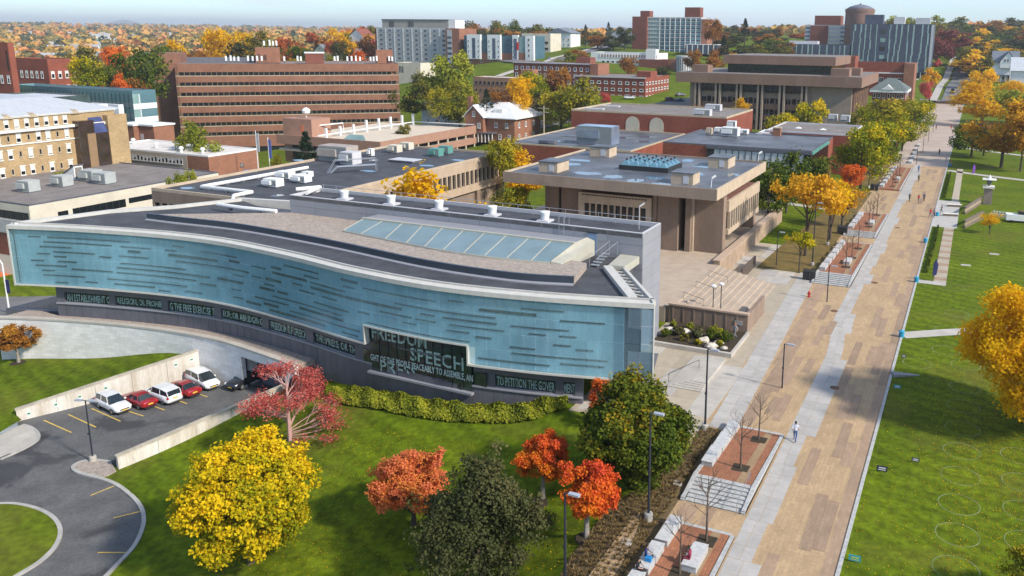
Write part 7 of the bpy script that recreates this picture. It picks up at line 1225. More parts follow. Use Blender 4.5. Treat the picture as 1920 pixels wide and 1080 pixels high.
# ================================================================ vehicles
m_tyre = mat('tyre_rubber', (.018,.018,.018), .9, .2, 5); m_rim = mat('alloy_rim', (.42,.43,.44), .35, .1, 4, metal=.7); m_cg = mat('car_glass', (.02,.028,.033), .06, .2, 1, spec=.9); m_lamp = mat('headlamp', (.75,.76,.78), .15, .05, 2); m_tail = mat('tail_lamp', (.45,.02,.02), .2, .1, 2); m_plate = mat('gold_plate', (.62,.42,.06), .5, .1, 3); m_blackp = mat('black_plastic', (.03,.03,.032), .6, .1, 3)
def paint(n, c): return mat('paint_'+n, c, .28, .04, .6, spec=.5, coat=.7)
PROF = { # (x, half width, z bottom, z belt/shoulder), roof stations (x, half width, z)
 'suv': dict(L=4.8, body=[(-2.4,.74,.46,.98),(-2.25,.88,.34,1.06),(-1.4,.93,.30,1.08),(0,.94,.30,1.06),(1.1,.93,.30,1.04),(1.9,.90,.32,.98),(2.28,.82,.36,.86),(2.42,.66,.44,.74)], gh=[(-2.28,.80,1.06),(-2.0,.68,1.64),(-.9,.70,1.74),(.25,.69,1.70),(1.12,.83,1.06)], wh=(-1.42,1.42,.37)),
 'van': dict(L=5.1, body=[(-2.55,.80,.42,1.02),(-2.45,.94,.32,1.10),(-1.4,.98,.28,1.10),(0,.98,.28,1.06),(1.3,.97,.28,1.02),(2.05,.92,.30,.94),(2.42,.82,.34,.82),(2.56,.62,.42,.70)], gh=[(-2.48,.86,1.10),(-2.25,.76,1.62),(-1,.78,1.76),(.5,.76,1.70),(1.55,.86,1.03)], wh=(-1.55,1.5,.34)),
 'sedan': dict(L=4.7, body=[(-2.35,.70,.44,.86),(-2.22,.86,.32,.98),(-1.4,.91,.27,1.0),(0,.92,.26,.96),(1.0,.91,.26,.92),(1.85,.88,.28,.86),(2.22,.78,.32,.76),(2.36,.6,.40,.66)], gh=[(-1.75,.76,.98),(-1.0,.62,1.40),(-.3,.64,1.46),(.35,.62,1.42),(1.2,.78,.93)], wh=(-1.38,1.38,.33))}
def build_car(kind, pm, name='car'):
    d = PROF[kind]; r = empty(name, (0,0,0)); m = MB(); ring = []
    for x, w, zb_, zt_ in d['body']:
        zm = zb_+(zt_-zb_)*.45; ring.append([(x,-w*.86,zb_),(x,-w,zb_+.14),(x,-w*1.0,zm+.12),(x,-w*.93,zt_-.03),(x,-w*.8,zt_+.02),(x,0,zt_+.05),(x,w*.8,zt_+.02),(x,w*.93,zt_-.03),(x,w,zm+.12),(x,w,zb_+.14),(x,w*.86,zb_)])
    n = len(ring[0]); [m.v.extend(q) for q in ring]
    for i in range(len(ring)-1):
        for j in range(n): m.f.append((i*n+j,(i+1)*n+j,(i+1)*n+(j+1)%n,i*n+(j+1)%n)); m.m.append(0)
    m.f += [tuple(range(n)), tuple((len(ring)-1)*n+j for j in range(n-1,-1,-1))]; m.m += [0,0]; body = m.obj('body', pm, r, smooth=True)
    g_ = d['gh']; bl = np.interp; k = len(g_); m = MB(); belt = lambda x: float(np.interp(x, [b[0] for b in d['body']], [b[3] for b in d['body']]))-.02; bw_ = lambda x: float(np.interp(x, [b[0] for b in d['body']], [b[1] for b in d['body']]))*.88
    # glasshouse with roof panel and pillars
    for x, w, z in g_: m.v += [(x,-bw_(x),belt(x)),(x,-w,max(z-.05,belt(x)+.01)),(x,-w*.8,max(z,belt(x)+.012)),(x,w*.8,max(z,belt(x)+.012)),(x,w,max(z-.05,belt(x)+.01)),(x,bw_(x),belt(x))]
    for i in range(k-1):
        for j in range(5): m.f.append((i*6+j,(i+1)*6+j,(i+1)*6+j+1,i*6+j+1)); m.m.append(0 if (i in (1,2) and j in (1,2,3)) else 1)
    gh = m.obj('glasshouse', [pm, m_cg], r, smooth=False)
    for s_ in (-1, 1):
        for i in (1, 2, 3):
            x, w, z = g_[i]; xb = x+(.0 if i == 2 else (-.25 if i == 1 else .35)); MB().path([(xb,s_*(bw_(xb)+.005),belt(xb)),(x,s_*(w+.012),z-.06)], .045, 4).obj('pillar', pm, gh)
        MB().path([(g_[1][0],s_*g_[1][1],g_[1][2]-.03),(g_[2][0],s_*g_[2][1],g_[2][2]-.03),(g_[3][0],s_*g_[3][1],g_[3][2]-.03)], .04, 4).obj('roof_rail', pm, gh)
        MB().box(g_[3][0]+.35, g_[3][0]+.52, s_*.98-.1, s_*.98+.1, belt(.8)+.02, belt(.8)+.17).obj('mirror', pm, r)
        w_ = d['body'][-2][1]; MB().box(d['body'][-3][0]+.12, d['body'][-2][0]+.02, s_*w_-.16, s_*w_+.02, d['body'][-2][3]-.14, d['body'][-2][3]-.0).obj('headlight', m_lamp, r)
        w_ = d['body'][1][1]; MB().box(d['body'][0][0]-.02, d['body'][1][0]+.03, s_*(w_-.1)-.09, s_*(w_-.1)+.09, d['body'][0][3]-.22, d['body'][0][3]+.04).obj('tail_light', m_tail, r)
        for x in d['wh'][:2]:
            R_ = d['wh'][2]; wo = empty('wheel', (x, s_*(d['body'][3][1]-.13), R_)); wo.parent = r; KIDS.setdefault(r.name, []).append(wo); wo.rotation_euler = (math.pi/2,0,0)
            MB().lathe([(R_*.6,-.12),(R_*.94,-.12),(R_,-.08),(R_,.08),(R_*.94,.12),(R_*.6,.12)], 18).obj('tyre', m_tyre, wo); MB().lathe([(R_*.62,-.128),(R_*.58,-.131),(R_*.2,-.115),(.01,-.12)], 14).obj('rim', m_rim, wo); MB().lathe([(.01,.12),(R_*.2,.115),(R_*.58,.131),(R_*.62,.128)], 14).obj('rim', m_rim, wo)
    e0, e1 = d['body'][0], d['body'][-1]; MB().box(e0[0]-.03, e0[0]+.01, -.27, .27, e0[3]-.28, e0[3]-.12).obj('number_plate', m_plate, r); MB().box(e1[0]-.03, e1[0]+.03, -.27, .27, e1[2]+.03, e1[2]+.16).obj('number_plate', m_plate, r)
    MB().box(e1[0]-.05, e1[0]+.025, -.5, .5, e1[3]-.16, e1[3]-.04).obj('grille', m_blackp, r); MB().box(e0[0]-.02, e1[0]-.05, -.6, .6, .2, .32).obj('underbody', m_blackp, r); return r
WHITE, RED, BLACK = paint('white', (.72,.72,.72)), paint('red', (.28,.012,.018)), paint('black', (.012,.013,.018)); SILV, BLUE, GREY = paint('silver', (.42,.43,.45)), paint('blue', (.03,.06,.16)), paint('grey', (.14,.145,.15))
def park(kind, pm, front, rear, label, group='cars parked in the sunken car park', name='car', cat='car'):
    a, b = lp(*rear), lp(*front); c = (a+b)/2; r = build_car(kind, pm, name); r.location = (c[0], c[1], ZL(c[0], c[1])+.0); r.rotation_euler = (0,0,math.atan2(b[1]-a[1], b[0]-a[0])); r.scale = (.95,.93,.95); return tag(r, label, cat, group)
park('suv', WHITE, (233,776), (194,757), 'white sport utility car parked nose out in the first filled bay'); park('sedan', RED, (241,750), (281,766), 'dark red saloon between the white utility car and white minivan')
park('van', WHITE, (283,739), (328,757), 'white minivan parked nose in between two red cars', name='minivan', cat='minivan'); park('sedan', RED, (325,728), (365,745), 'red saloon between the two white minivans'); park('van', WHITE, (402,732), (361,711), 'white minivan parked nose out beside the block wall', name='minivan', cat='minivan')
park('suv', BLACK, (446,728), (478,712), 'black car half hidden by the red tree at the garage opening')
# streets beyond
farcar = {k: build_car(*v) for k, v in dict(a=('suv',BLACK),b=('sedan',GREY),c=('sedan',BLUE),d=('suv',WHITE),e=('sedan',SILV)).items()}
def street_car(k, x, y, rz, label, group=None):
    c = clone(farcar[k], (x, y, g1(x, y)+.08), rz); tag(c, label, 'car', group); return c
for k, px, py, rz, lb in [('a',1257,190,.9,'dark car on the street beside the library, nearest the arched hall'),('b',1276,180,.9,'second dark car on the street beside the library'),('c',1274,191,.9,'blue car in the far lane beside the library'),('d',885,117,.3,'white delivery car below the coloured apartments'),('e',1030,112,2.6,'silver car on the hill road'),('a',1785,126,1.5,'dark car parked on the far street left kerb'),('c',1788,141,1.5,'blue car parked nearer the crossing on the far street'),('d',1802,160,1.6,'white car driving on the far street near the crossing'),('d',1803,119,1.6,'white car farther up the street'),('d',1715,151,0,'white car beside the slate tower'),('d',1428,90,.2,'white car on the slope road beyond the library roof'),('e',1105,85,.3,'silver car in the hilltop car park'),('d',1180,186,.4,'white car behind the arched hall roof edge')]:
    q = gp(px, py); street_car(k, q[0], q[1], rz, lb)
for v in farcar.values():
    def kill(o):
        for c in KIDS.get(o.name, []): kill(c)
        bpy.data.objects.remove(o)
    kill(v)
# orange traffic barriers and a yellow loader on the street
for i, (px, py) in enumerate([(1797,137),(1805,137),(1784,148)]):
    q = gp(px, py); r = empty('road_barrier', tuple(q), 0, 'orange and white road barrier across the far street', 'barrier', 'barriers on the far street'); MB().box(-1.6,1.6,-.1,.1,.7,1.1).obj('rail', mat('barrier_orange', (.7,.2,.03), .6, .1, 2), r); MB().box(-1.3,-1.1,-.3,.3,0,1.3).obj('leg', m_white, r); MB().box(1.1,1.3,-.3,.3,0,1.3).obj('leg', m_white, r)
q = gp(1786,176); r = empty('wheel_loader', tuple(q), 1.4, 'small yellow loader working on the street at the promenade end', 'loader'); my = mat('loader_yellow', (.55,.33,.03), .5, .1, 2); MB().box(-2.2,1.2,-1,1,.7,1.7).obj('body', my, r); MB().box(-.8,.8,-.8,.8,1.7,3).obj('cab', m_cg, r); MB().prism([(1.2,-1.2),(2.4,-1.2),(2.4,1.2),(1.2,1.2)], .1, [1.1,.3,.3,1.1]).obj('bucket', my, r)
for x in (-1.4, .8):
    for s_ in (-1, 1): MB().lathe([(.3,-.2),(.6,-.2),(.6,.2),(.3,.2)], 12).obj('wheel', m_tyre, r, (x, s_*1.1, .6))
for w_ in KIDS[r.name]:
    if w_.name.startswith('wheel'): w_.rotation_euler = (math.pi/2,0,0)
# ================================================================ lamp posts
m_post = mat('dark_post', (.035,.04,.055), .5, .1, 2, metal=.3); m_head = mat('lamp_head_grey', (.34,.36,.40), .4, .08, 2)
def lamp(x, y, z, h, label, rz=0., heads=1, base=True, group=None, banner=False):
    r = empty('lamp_post', (x, y, z), rz, label, 'lamp post', group); MB().path([(0,0,0),(0,0,h*.5),(0,0,h)], [.1,.085,.065] if h > 6 else [.075,.065,.055], 8).obj('pole', m_post, r)
    if base: MB().lathe([(.3,-.2),(.3,.45),(.27,.5),(.12,.52)], 14).obj('footing', m_conc, r)
    for s_ in ((1,) if heads == 1 else (1,-1)):
        MB().path([(0,0,h-.03),(s_*.3,0,h)], .035, 6).obj('arm', m_post, r); MB().prism([(s_*.25,-.14),(s_*.95,-.16),(s_*1.0,0),(s_*.95,.16),(s_*.25,.14)], h-.05, h+.07).obj('lamp_head', m_head, r)
    MB().box(-.09,.09,-.16,-.06,h*.45,h*.45+.16).obj('bracket', m_post, r); return r
lamp(-18.2,49.1,g1(-18.2,49.1)+.1,8.0,'tall dark lamp post in the mulch in front of the rounded green tree'); lamp(-20.4,40.6,g1(-20.4,40.6),6.6,'lamp post rising in front of the orange maple by the mulch bed'); lamp(-18.7,63.9,0,7.3,'tall dark lamp post at the corner of mulch bed and plaza')
lamp(-14.5,75.2,.03,4.5,'short lamp post standing on the tan paving by the pale strip',0,1,False); lamp(-15,104.1,.03,4.8,'lamp post at the foot of the terrace steps near the hydrant',0,1,False); lamp(-24.8,118.9,.03,5.0,'slim lamp post in the middle of the plaza walk',0,1,False); lamp(-19.9,120.9,0,9.5,'tall dark post beside the small bright yellow tree'); lamp(-19.9,134.5,0,9.5,'tall dark post under the honey locusts')
for y in (192.5, 206.2, 219.6): lamp(-20.3,y,0,11,'tall dark post in the row beyond the terraces',0,1,True,'tall posts beyond the terraces')
for y in (235, 262, 290, 320): lamp(-12.9,y,.03,5,'small lamp post along the far promenade edge',0,1,False,'lamp posts of the far promenade')
lamp(*[float(v) for v in (lp(175,866)[0], lp(175,866)[1])], ZL(*lp(175,866)[:2])+.1, 6.0, 'double headed brown lamp post on the car park gravel tip', .35, 2)
for i, (px, py, h, lb) in enumerate([(20,575,9,'white street lamp post with blue banner at the left edge'),]):
    q = gp(18,588); r = empty('street_lamp', tuple(q), 0, lb, 'lamp post'); MB().path([(0,0,0),(0,0,7.5),(-.6,-.3,8.8),(-1.8,-.8,9.2)], [.13,.1,.08,.06], 8).obj('pole', m_white, r); MB().box(.15,.9,-.03,.03,3.2,5.2).obj('banner', mat('navy_banner', (.03,.03,.12), .7, .1, 2), r)
q = gp(1250,560); 
for i, (x, y) in enumerate([(-26.2,91.0),(-25.6,92.2)]): r = empty('plaza_lamp', (x, y, .9), 0, 'white headed lamp standing behind the planter wall', 'lamp post', 'twin lamps behind the planter wall'); MB().path([(0,0,-1),(0,0,3.2)], .06, 6).obj('pole', m_post, r); MB().lathe([(.1,3.2),(.32,3.35),(.34,3.5),(.1,3.6)], 10).obj('globe', m_white, r)
for i, (px, py) in enumerate([(483,298),(505,295)]): q = PD(px, 300, 215); r = empty('flagpole', (q[0],q[1],g1(q[0],q[1])), 0, ('white flagpole with hanging pale flag before the office entrance','white flagpole with blue flag before the office entrance')[i], 'flagpole'); t_ = PD(px-2, (245,257)[i], 215)[2]-g1(q[0],q[1]); MB().path([(0,0,0),(0,0,t_)], [.14,.08], 6).obj('pole', m_white, r); MB().box(.05,.9,-.04,.04,t_-5,t_-.6).obj('flag', m_lpan if i == 0 else mat('blue_flag', (.1,.14,.4), .7, .1, 2), r)
q = PD(1049,255,212); r = empty('utility_pole', (q[0],q[1],g1(q[0],q[1])), 0, 'wooden utility pole with crossarms beside the brick house', 'utility pole'); zt_ = PD(1017,197,240)[2]-g1(q[0],q[1]); q = PD(1020,250,238); r.location = (q[0],q[1],g1(q[0],q[1])); MB().path([(0,0,0),(0,0,zt_)], [.2,.14], 7).obj('pole', m_beigec, r); [MB().box(-1.5,1.5,-.1,.1,zt_-.8-i*1.1,zt_-.6-i*1.1).obj('crossarm', m_beigec, r) for i in range(2)]
# ================================================================ people
def person(x, y, z, rz, shirt, trousers, label, hair=(.02,.015,.01), step=.28, group=None, sit=False, scale=1., skin=(.42,.25,.17)):
    me = bpy.data.meshes.new('body'); a = step
    J = {'pel':(0,0,.95),'sp':(0,.0,1.15),'ch':(0,.02,1.38),'nk':(0,.0,1.52),'hd':(0,.03,1.63),'ht':(0,.02,1.73),'hl':(-.1,0,.92),'hr':(.1,0,.92),'kl':(-.11,a*.75,.5),'kr':(.11,-a*.1,.49),'al':(-.11,a*.9,.09),'ar':(.11,-a*1.25,.12),'fl':(-.11,a*.9+.17,.04),'fr':(.11,-a*1.25+.15,.04),'sl':(-.19,0,1.43),'sr':(.19,0,1.43),'el':(-.25,-a*.5-.02,1.17),'er':(.25,a*.4,1.17),'wl':(-.25,-a*.5+.1,.95),'wr':(.25,a*.7+.08,.97),'gl':(-.24,-a*.5+.15,.87),'gr':(.24,a*.7+.14,.89)}
    if sit: J.update({'pel':(0,0,.5),'sp':(0,.0,.7),'ch':(0,.04,.93),'nk':(0,.06,1.07),'hd':(0,.1,1.18),'ht':(0,.1,1.28),'hl':(-.1,.03,.48),'hr':(.1,.03,.48),'kl':(-.12,.45,.5),'kr':(.12,.45,.5),'al':(-.12,.47,.09),'ar':(.12,.5,.09),'fl':(-.12,.63,.04),'fr':(.12,.66,.04),'sl':(-.19,.03,.98),'sr':(.19,.03,.98),'el':(-.24,.12,.74),'er':(.24,.12,.74),'wl':(-.14,.35,.68),'wr':(.14,.35,.68),'gl':(-.1,.42,.66),'gr':(.1,.42,.66)})
    names = list(J); E_ = [('pel','sp'),('sp','ch'),('ch','nk'),('nk','hd'),('hd','ht'),('pel','hl'),('hl','kl'),('kl','al'),('al','fl'),('pel','hr'),('hr','kr'),('kr','ar'),('ar','fr'),('ch','sl'),('sl','el'),('el','wl'),('wl','gl'),('ch','sr'),('sr','er'),('er','wr'),('wr','gr')]
    RAD = dict(pel=(.155,.115),sp=(.14,.105),ch=(.16,.115),nk=(.055,.06),hd=(.082,.1),ht=(.07,.08),hl=(.095,.1),hr=(.095,.1),kl=(.062,.066),kr=(.062,.066),al=(.045,.045),ar=(.045,.045),fl=(.04,.035),fr=(.04,.035),sl=(.065,.07),sr=(.065,.07),el=(.045,.045),er=(.045,.045),wl=(.034,.034),wr=(.034,.034),gl=(.036,.025),gr=(.036,.025))
    me.from_pydata([J[n] for n in names], [(names.index(p), names.index(q)) for p, q in E_], []); t = bpy.data.objects.new('body', me); COL.objects.link(t); mo = t.modifiers.new('s', 'SKIN'); sv = me.skin_vertices[0].data
    for i, n in enumerate(names): sv[i].radius = RAD[n]; sv[i].use_root = n == 'pel'
    sb = t.modifiers.new('d', 'SUBSURF'); sb.levels = 1; sb.render_levels = 1; dg = bpy.context.evaluated_depsgraph_get(); dg.update(); bm_ = bpy.data.meshes.new_from_object(t.evaluated_get(dg)); bpy.data.objects.remove(t)
    cl = lambda n, c: mat('cloth_%s_%02d%02d%02d' % (n, *[int(v*99) for v in c]), c, .9, .12, 6); bm_.materials.clear()
    for m_ in (cl('top', shirt), cl('leg', trousers), mat('skin_%d' % int(skin[0]*100), skin, .6, .06, 6), mat('hair_%d' % int(hair[0]*100), hair, .7, .1, 8), m_blackp): bm_.materials.append(m_)
    A_ = np.array([J[p] for p, q in E_]); B_ = np.array([J[q] for p, q in E_]); cat_ = [0,0,0,2,2,1,1,1,4,1,1,1,4,0,0,2,2,0,0,2,2]
    for pl in bm_.polygons:
        c = np.array(pl.center); ab = B_-A_; tt_ = np.clip(((c-A_)*ab).sum(1)/(ab**2).sum(1), 0, 1); k = int(np.argmin(np.linalg.norm(c-A_-ab*tt_[:,None], axis=1))); mi = cat_[k]
        if k in (3, 4) and (c[2] > J['hd'][2]+.055 or c[1] < J['hd'][1]-.03): mi = 3
        pl.material_index = mi; pl.use_smooth = True
    r = empty('person', (x, y, z), rz, label, 'person', group); r.scale = (scale,)*3; obj('body', bm_, r)
    h = MB().lathe([(.085,-.02),(.1,.03),(.092,.075),(.05,.11),(.01,.12)], 12); hv = J['ht']; h.obj('hair', MATS['hair_%d' % int(hair[0]*100)], r, (hv[0], hv[1]-.01, hv[2]-.04), smooth=True); return r
NVY, RD, WH, BK, GY, BLU = (.03,.04,.12), (.45,.03,.03), (.62,.62,.66), (.02,.02,.024), (.2,.2,.21), (.06,.13,.32)
person(-11.2,64.9,.035,0,(.60,.60,.68),(.04,.09,.24),'person in white shirt and blue jeans walking away on the pale strip')
for px, py, sh, tr, rz, lb in [(1705,378,(.08,.09,.08),BK,2.6,'person in dark green walking on the tan paving'),(1722,380,RD,(.3,.2,.16),3.0,'person in red top walking beside a dark dressed walker'),(1732,378,NVY,BK,3.1,'person in navy jacket walking beside the red top'),(1744,408,RD,GY,.4,'person in red standing at the kerb near the hedge'),(1751,408,(.35,.32,.32),BK,-.5,'person in grey standing next to the red one'),(1765,400,BK,BK,1.5,'person in black near the stone bench by the kerb'),(1722,323,BLU,NVY,0,'person in bright blue beside the farthest terrace'),(1722,341,(.12,.1,.07),BK,0,'person in brown walking behind the blue one'),(1761,290,(.05,.06,.05),BK,3,'person in dark green alone in mid promenade'),(1774,303,(.4,.45,.6),(.35,.38,.5),3,'person in pale blue near the lawn kerb'),(1780,265,NVY,WH,3,'person in navy top of a pair far down the promenade'),(1785,265,(.1,.05,.2),WH,3,'person in purple top of a pair far down the promenade'),(1783,243,RD,(.3,.05,.05),0,'person in red far down the promenade'),(1755,243,(.2,.04,.05),BK,0,'person in maroon at the far left kerb'),(1783,313,(.5,.2,.05),BLU,2,'person in orange beside a blue container at the lawn edge')]:
    q = P(px, py, .03); person(q[0], q[1], .03, rz, sh, tr, lb)
person(-16.55,44.3,zt0(44.3)+.06,-1.4,NVY,BK,'person in navy sitting on the granite block with a blue bag',sit=True); person(-16.5,42.8,zt0(42.8)+.06,-1.6,BK,BK,'person in black sitting at the end of the granite block',sit=True); person(-13.9,45.2,zt0(45.2)+.08,1.6,(.22,.03,.06),(.2,.03,.05),'person in maroon sitting on the free standing bench',sit=True)
person(-22.0,85.6,.3,2.5,(.35,.36,.38),GY,'weathered statue like figure in grey standing at the bed corner',(.5,.15,.05))
r = empty('shoulder_bag', (-16.2,43.9,zt0(44)+.52), 0, 'bright blue bag on the granite block beside the sitting person', 'bag'); MB().prism([(-.2,-.15),(.2,-.15),(.18,.15),(-.18,.15)], 0, .28).obj('body', mat('blue_bag', (.02,.22,.5), .7, .1, 4), r); MB().path([(-.15,0,.27),(0,0,.5),(.15,0,.27)], .02, 5).obj('strap', MATS['blue_bag'], r)
# ================================================================ small things
r = empty('fire_hydrant', (-17.5,105.3,.03), 0, 'red fire hydrant on the brown paving edge', 'hydrant'); mr_ = mat('hydrant_red', (.42,.02,.02), .45, .1, 3); MB().lathe([(.2,0),(.2,.06),(.13,.08),(.13,.55),(.17,.57),(.17,.62),(.12,.72),(.03,.8)], 12).obj('barrel', mr_, r); [MB().path([(0,0,.42),(s_*.24,0,.42)], .07, 8).obj('outlet', mr_, r) for s_ in (-1,1)]
def bins(x, y, lb, g_=None):
    r = empty('litter_bin', (x, y, .03), 0, lb, 'litter bin', g_); 
    for s_ in (-.45, .45): MB().box(s_-.38,s_+.38,-.38,.38,.05,1.1).obj('body', m_blackp, r); MB().prism([(s_-.4,-.4),(s_+.4,-.4),(s_+.4,.4),(s_-.4,.4)], 1.1, [1.25,1.25,1.45,1.45]).obj('hood', m_blackp, r)
bins(-18.95,113.2,'pair of black litter bins at the foot of the terrace steps'); bins(-18.9,143.6,'pair of black litter bins beside the second flight of steps'); bins(-18.7,189.5,'pair of black litter bins before the farthest terrace')
def lsign(px, py, w, c, lb, tx, c2=(.7,.7,.7)):
    q = P(px, py, 0); r = empty('lawn_sign', (q[0], q[1], 0), .05, lb, 'sign'); b_ = MB().box(-w/2,w/2,-.02,.02,.12,.12+w*.55).obj('board', mat('sign_%d%d%d' % tuple(int(v*99) for v in c), c, .6, .1, 3), r); [MB().box(s_*w*.35-.015,s_*w*.35+.015,-.012,.012,-.2,.12).obj('stake', m_blackp, r) for s_ in (-1,1)]
    MB().box(-w*.36,w*.36,-.028,-.0205,.12+w*.12,.12+w*.2).obj('text_line', mat('sign_ink_%d' % int(c2[0]*99), c2, .6, .05, 3), b_); MB().box(-w*.3,w*.36,-.028,-.0205,.12+w*.3,.12+w*.42).obj('text_line', mat('sign_ink_%d' % int(c2[0]*99), c2, .6, .05, 3), b_)
lsign(1602,1055,.75,(.03,.30,.36),'teal and yellow lawn sign near the kerb corner','',(.5,.55,.1)); lsign(1653,886,.8,(.02,.025,.05),'dark lawn sign with pale lines beside the kerb',''); lsign(1716,868,.6,(.05,.045,.035),'small dark lawn sign among fallen leaves',''); lsign(1682,730,.6,(.03,.28,.34),'small teal lawn sign beside the ramp',''); lsign(1694,672,.5,(.03,.04,.09),'small navy lawn sign near the footpath','')
for px, py, lb in [(1718,529,'blue post box shaped stand where the stepped path begins'),(1735,455,'round blue stand on the kerb beside the hedge'),(1757,405,'wide blue stand beside the standing people'),(1781,312,'blue stand on the lawn edge far down'),(1690,632,'flat blue stand beside the cross footpath')]:
    q = P(px, py, .02); r = empty('blue_stand', (q[0], q[1], .02), 0, lb, 'stand'); MB().lathe([(.3,0),(.32,.1),(.3,.6),(.34,.62),(.34,.7)], 12).obj('drum', mat('cyan_plastic', (.03,.28,.45), .5, .1, 3), r); MB().lathe([(.34,.7),(.2,.8),(.05,.84)], 12).obj('lid', MATS['cyan_plastic'], r)
for px, py, c, lb in [(1747,528,(.03,.03,.12),'navy feather banner where the stepped path begins'),(1822,332,(.25,.08,.45),'purple and white feather banner by the pillar lawn')]:
    q = P(px, py, 0); r = empty('feather_banner', (q[0], q[1], 0), .3, lb, 'banner'); MB().path([(0,0,0),(.05,0,2.6),(.35,0,3.3)], .025, 5).obj('pole', m_blackp, r); MB().add([(.06,0,.8),(.55,0,1.0),(.7,0,2.4),(.36,0,3.25),(.05,0,2.6)], [(0,1,2,3,4)]).obj('flag', mat('banner_%d' % int(c[0]*99), c, .7, .1, 2), r)
m_rk = mat('ramp_grey', (.24,.24,.25), .8, .1, 2); r = empty('ramp_kerb', (-4.2,83.3,0), .45, 'grey triangular ramp kerb wall on the lawn edge', 'ramp'); MB().prism([(-1,-.5),(1.8,-.1),(1.8,.1),(-1,.5)], -.2, [.3,.05,.05,.3]).obj('slab', m_rk, r)
# stone balustrade, pillar with lanterns, letters wall
m_bal = mat('brown_stone', (.17,.13,.10), .9, .2, 1.5); r = empty('stone_balustrade', (.1,158,0), 0, 'brown stone stair balustrade with open balusters beside the pillar', 'balustrade')
for k, (a, b) in enumerate([((.2,0),(3.2,10)),((.0,13),(3.0,26))]):
    d = np.array(b)-np.array(a); L_ = np.hypot(*d); an = math.atan2(d[1], d[0]); MB().box(0,L_,-.2,.2,-.1,.35).obj('plinth', m_bal, r, (a[0],a[1],0), an); MB().box(-.1,L_+.1,-.25,.25,1.2,1.42).obj('top_rail', m_bal, r, (a[0],a[1],0), an); n = int(L_/.55)
    for i in range(n): t = (i+.5)/n; MB().lathe([(.08,.35),(.15,.6),(.07,.85),(.12,1.2)], 8).obj('baluster', m_beigec, r, (a[0]+d[0]*t, a[1]+d[1]*t, 0))
r = empty('lantern_pillar', (4.2,184,0), 0, 'stone gate pillar with pale cap and white lantern', 'pillar'); MB().box(-.8,.8,-.8,.8,0,3.4).obj('shaft', mat('pillar_stone', (.28,.22,.18), .9, .2, 1.5), r); MB().box(-1.1,1.1,-1.1,1.1,3.4,3.8).obj('cap', m_stone, r); MB().lathe([(.25,3.8),(.25,4.1),(.45,4.2),(.5,5.0),(.2,5.1)], 8).obj('lantern', m_panel, r); MB().lathe([(.65,5.1),(.3,5.5),(.05,6.1)], 8).obj('lantern_roof', m_white, r); MB().box(-1.3,1.3,-1.3,1.3,5.12,5.2).obj('plate', m_stone, r)
r = empty('lettered_wall', (7.5,171,0), -.2, 'white letters wall half hidden by the small yellow tree', 'wall'); MB().box(-3,5,0,.5,0,.5).obj('plinth', m_stone, r)
for i in range(9): MB().box(-2.4+i*.5,-2.1+i*.5,-.05,.2,.5,1.05).obj('letter', m_white, r)
r = empty('white_cart', (10.2,168,0), .1, 'long white cart parked by the letters wall', 'cart'); MB().prism([(-3,-1),(3,-1),(3,1),(-3,1)], .4, 1.5).obj('body', m_white, r); MB().box(-1,1.6,-.7,.7,1.5,2.1).obj('cab', m_cg, r); [MB().lathe([(.2,-.1),(.36,-.1),(.36,.1),(.2,.1)], 10).obj('tyre', m_tyre, r, (x,-.95,.36)) for x in (-2,2)]
for x, y in [(-1.9,178),(-2.3,168)]: r = empty('stone_bench', (x,y,.02), .2, 'low stone seat wall on the paved corner by the hedge', 'bench', 'stone seats on the paved corner'); MB().box(-1.3,1.3,-.35,.35,0,.4).obj('base', m_bal, r); MB().box(-1.4,1.4,-.42,.42,.4,.5).obj('seat', m_stone, r)
for x, y in [(5,140),(1,131)]: o = MB().box(-.7,.7,-.35,.35,-.1,.08).obj('utility_cover', m_conc, None, (x,y,0), .1); tag(o, 'pale rectangular utility cover set in the lawn', 'cover', 'utility covers in the lawn')
for px, py in [(1564,583),(1640,530),(1683,427),(1565,727)]: q = P(px, py, .03); o = MB().lathe([(.45,0),(.45,.012),(.1,.013)], 18).obj('manhole_cover', mat('rusty_iron', (.14,.075,.04), .8, .2, 4), None, (q[0],q[1],.034)); tag(o, 'rusty round manhole cover in the promenade paving', 'manhole cover', 'manhole covers in the promenade')
r = empty('park_bench', (-38.5,170,0), 0, 'dark bench on the green behind the concrete hall', 'bench'); MB().box(-1.4,1.4,-.3,.3,.42,.5).obj('seat', m_blackp, r); MB().box(-1.4,1.4,.28,.36,.55,1.0).obj('backrest', m_blackp, r); [MB().box(s_-.05,s_+.05,-.25,.25,0,.42).obj('leg', m_blackp, r) for s_ in (-1.2,1.2)]
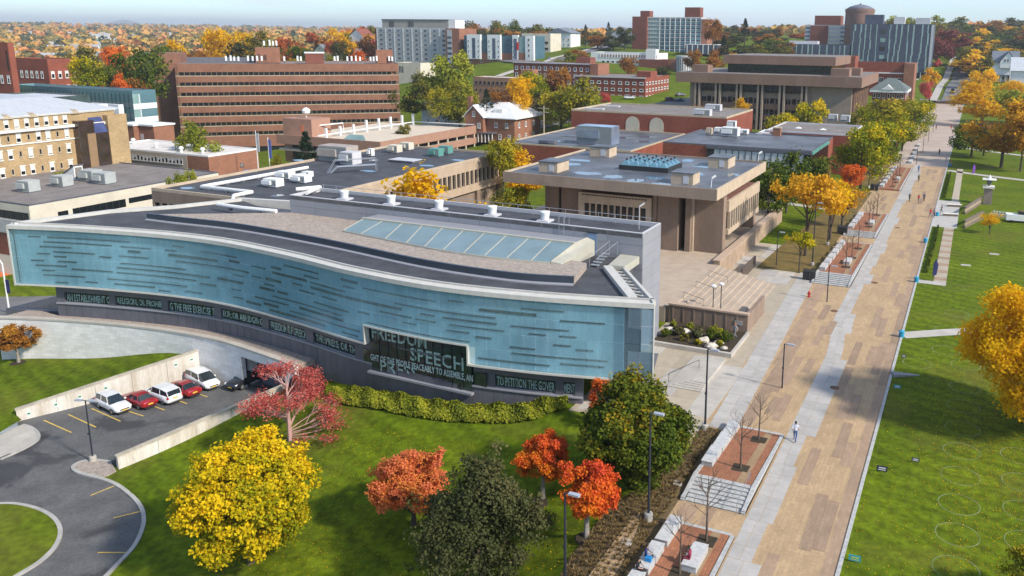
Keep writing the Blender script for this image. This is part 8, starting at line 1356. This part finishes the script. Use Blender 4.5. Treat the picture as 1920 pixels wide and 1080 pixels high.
ribbon('footpath', [(-60,176),(-40,168),(-24,164)], 2.2, m_conc)
r = empty('recycling_cart', (0,0,0), .4, 'green wheeled cart beside the garage opening', 'bin'); q = lp(433,714); r.location = (q[0],q[1],ZL(q[0],q[1])); MB().prism([(-.3,-.3),(.3,-.3),(.3,.3),(-.3,.3)], .1, 1.1).obj('body', mat('green_plastic', (.02,.22,.12), .5, .1, 3), r); MB().box(-.33,.33,-.35,.35,1.1,1.18).obj('lid', MATS['green_plastic'], r)
for i, (px, py) in enumerate([(55,771),(101,760),(143,748),(190,738),(325,702),(357,690)]):
    f_ = np.clip((px-35)/340, 0, 1); a_ = np.array(WALL_L0)+(np.array(LOT_TOP)-np.array(WALL_L0))*f_; d_ = np.array(LOT_TOP)-np.array(WALL_L0); an = math.atan2(d_[1], d_[0]); nrm = np.array([d_[1],-d_[0]])/np.hypot(*d_)*.25; zz = -4.95+2.2*f_-.75; o = MB().box(-.15,.15,-.02,.02,-.25,.2).obj('parking_sign', m_white, None, (a_[0]+nrm[0], a_[1]+nrm[1], zz), an); tag(o, 'small white and green bay sign on the streaked retaining wall', 'sign', 'bay signs on the retaining wall'); MB().box(-.12,.12,-.032,-.021,-.05,.15).obj('green_field', MATS['green_plastic'], o)

# ================================================================ air
hz_ = MB().box(-16500, 9500, -2200, 16500, -62, 215).mesh('haze', []); mh_ = bpy.data.materials.new('haze'); mh_.use_nodes = True; tt_ = mh_.node_tree; tt_.nodes.remove(tt_.nodes['Principled BSDF'])
pv_ = nn(tt_, 'ShaderNodeVolumePrincipled'); pv_.inputs['Color'].default_value = (.93,.95,1.0,1); pv_.inputs['Density'].default_value = .00013; pv_.inputs['Anisotropy'].default_value = .3; tt_.links.new(pv_.outputs[0], tt_.nodes['Material Output'].inputs['Volume'])
hz_.materials.clear(); hz_.materials.append(mh_); ho = obj('haze', hz_); ho['kind'] = 'stuff'; ho['label'] = 'thin pale autumn haze over the valley'; ho.display_type = 'WIRE'
S.cycles.volume_bounces = 0; S.cycles.volume_max_steps = 64
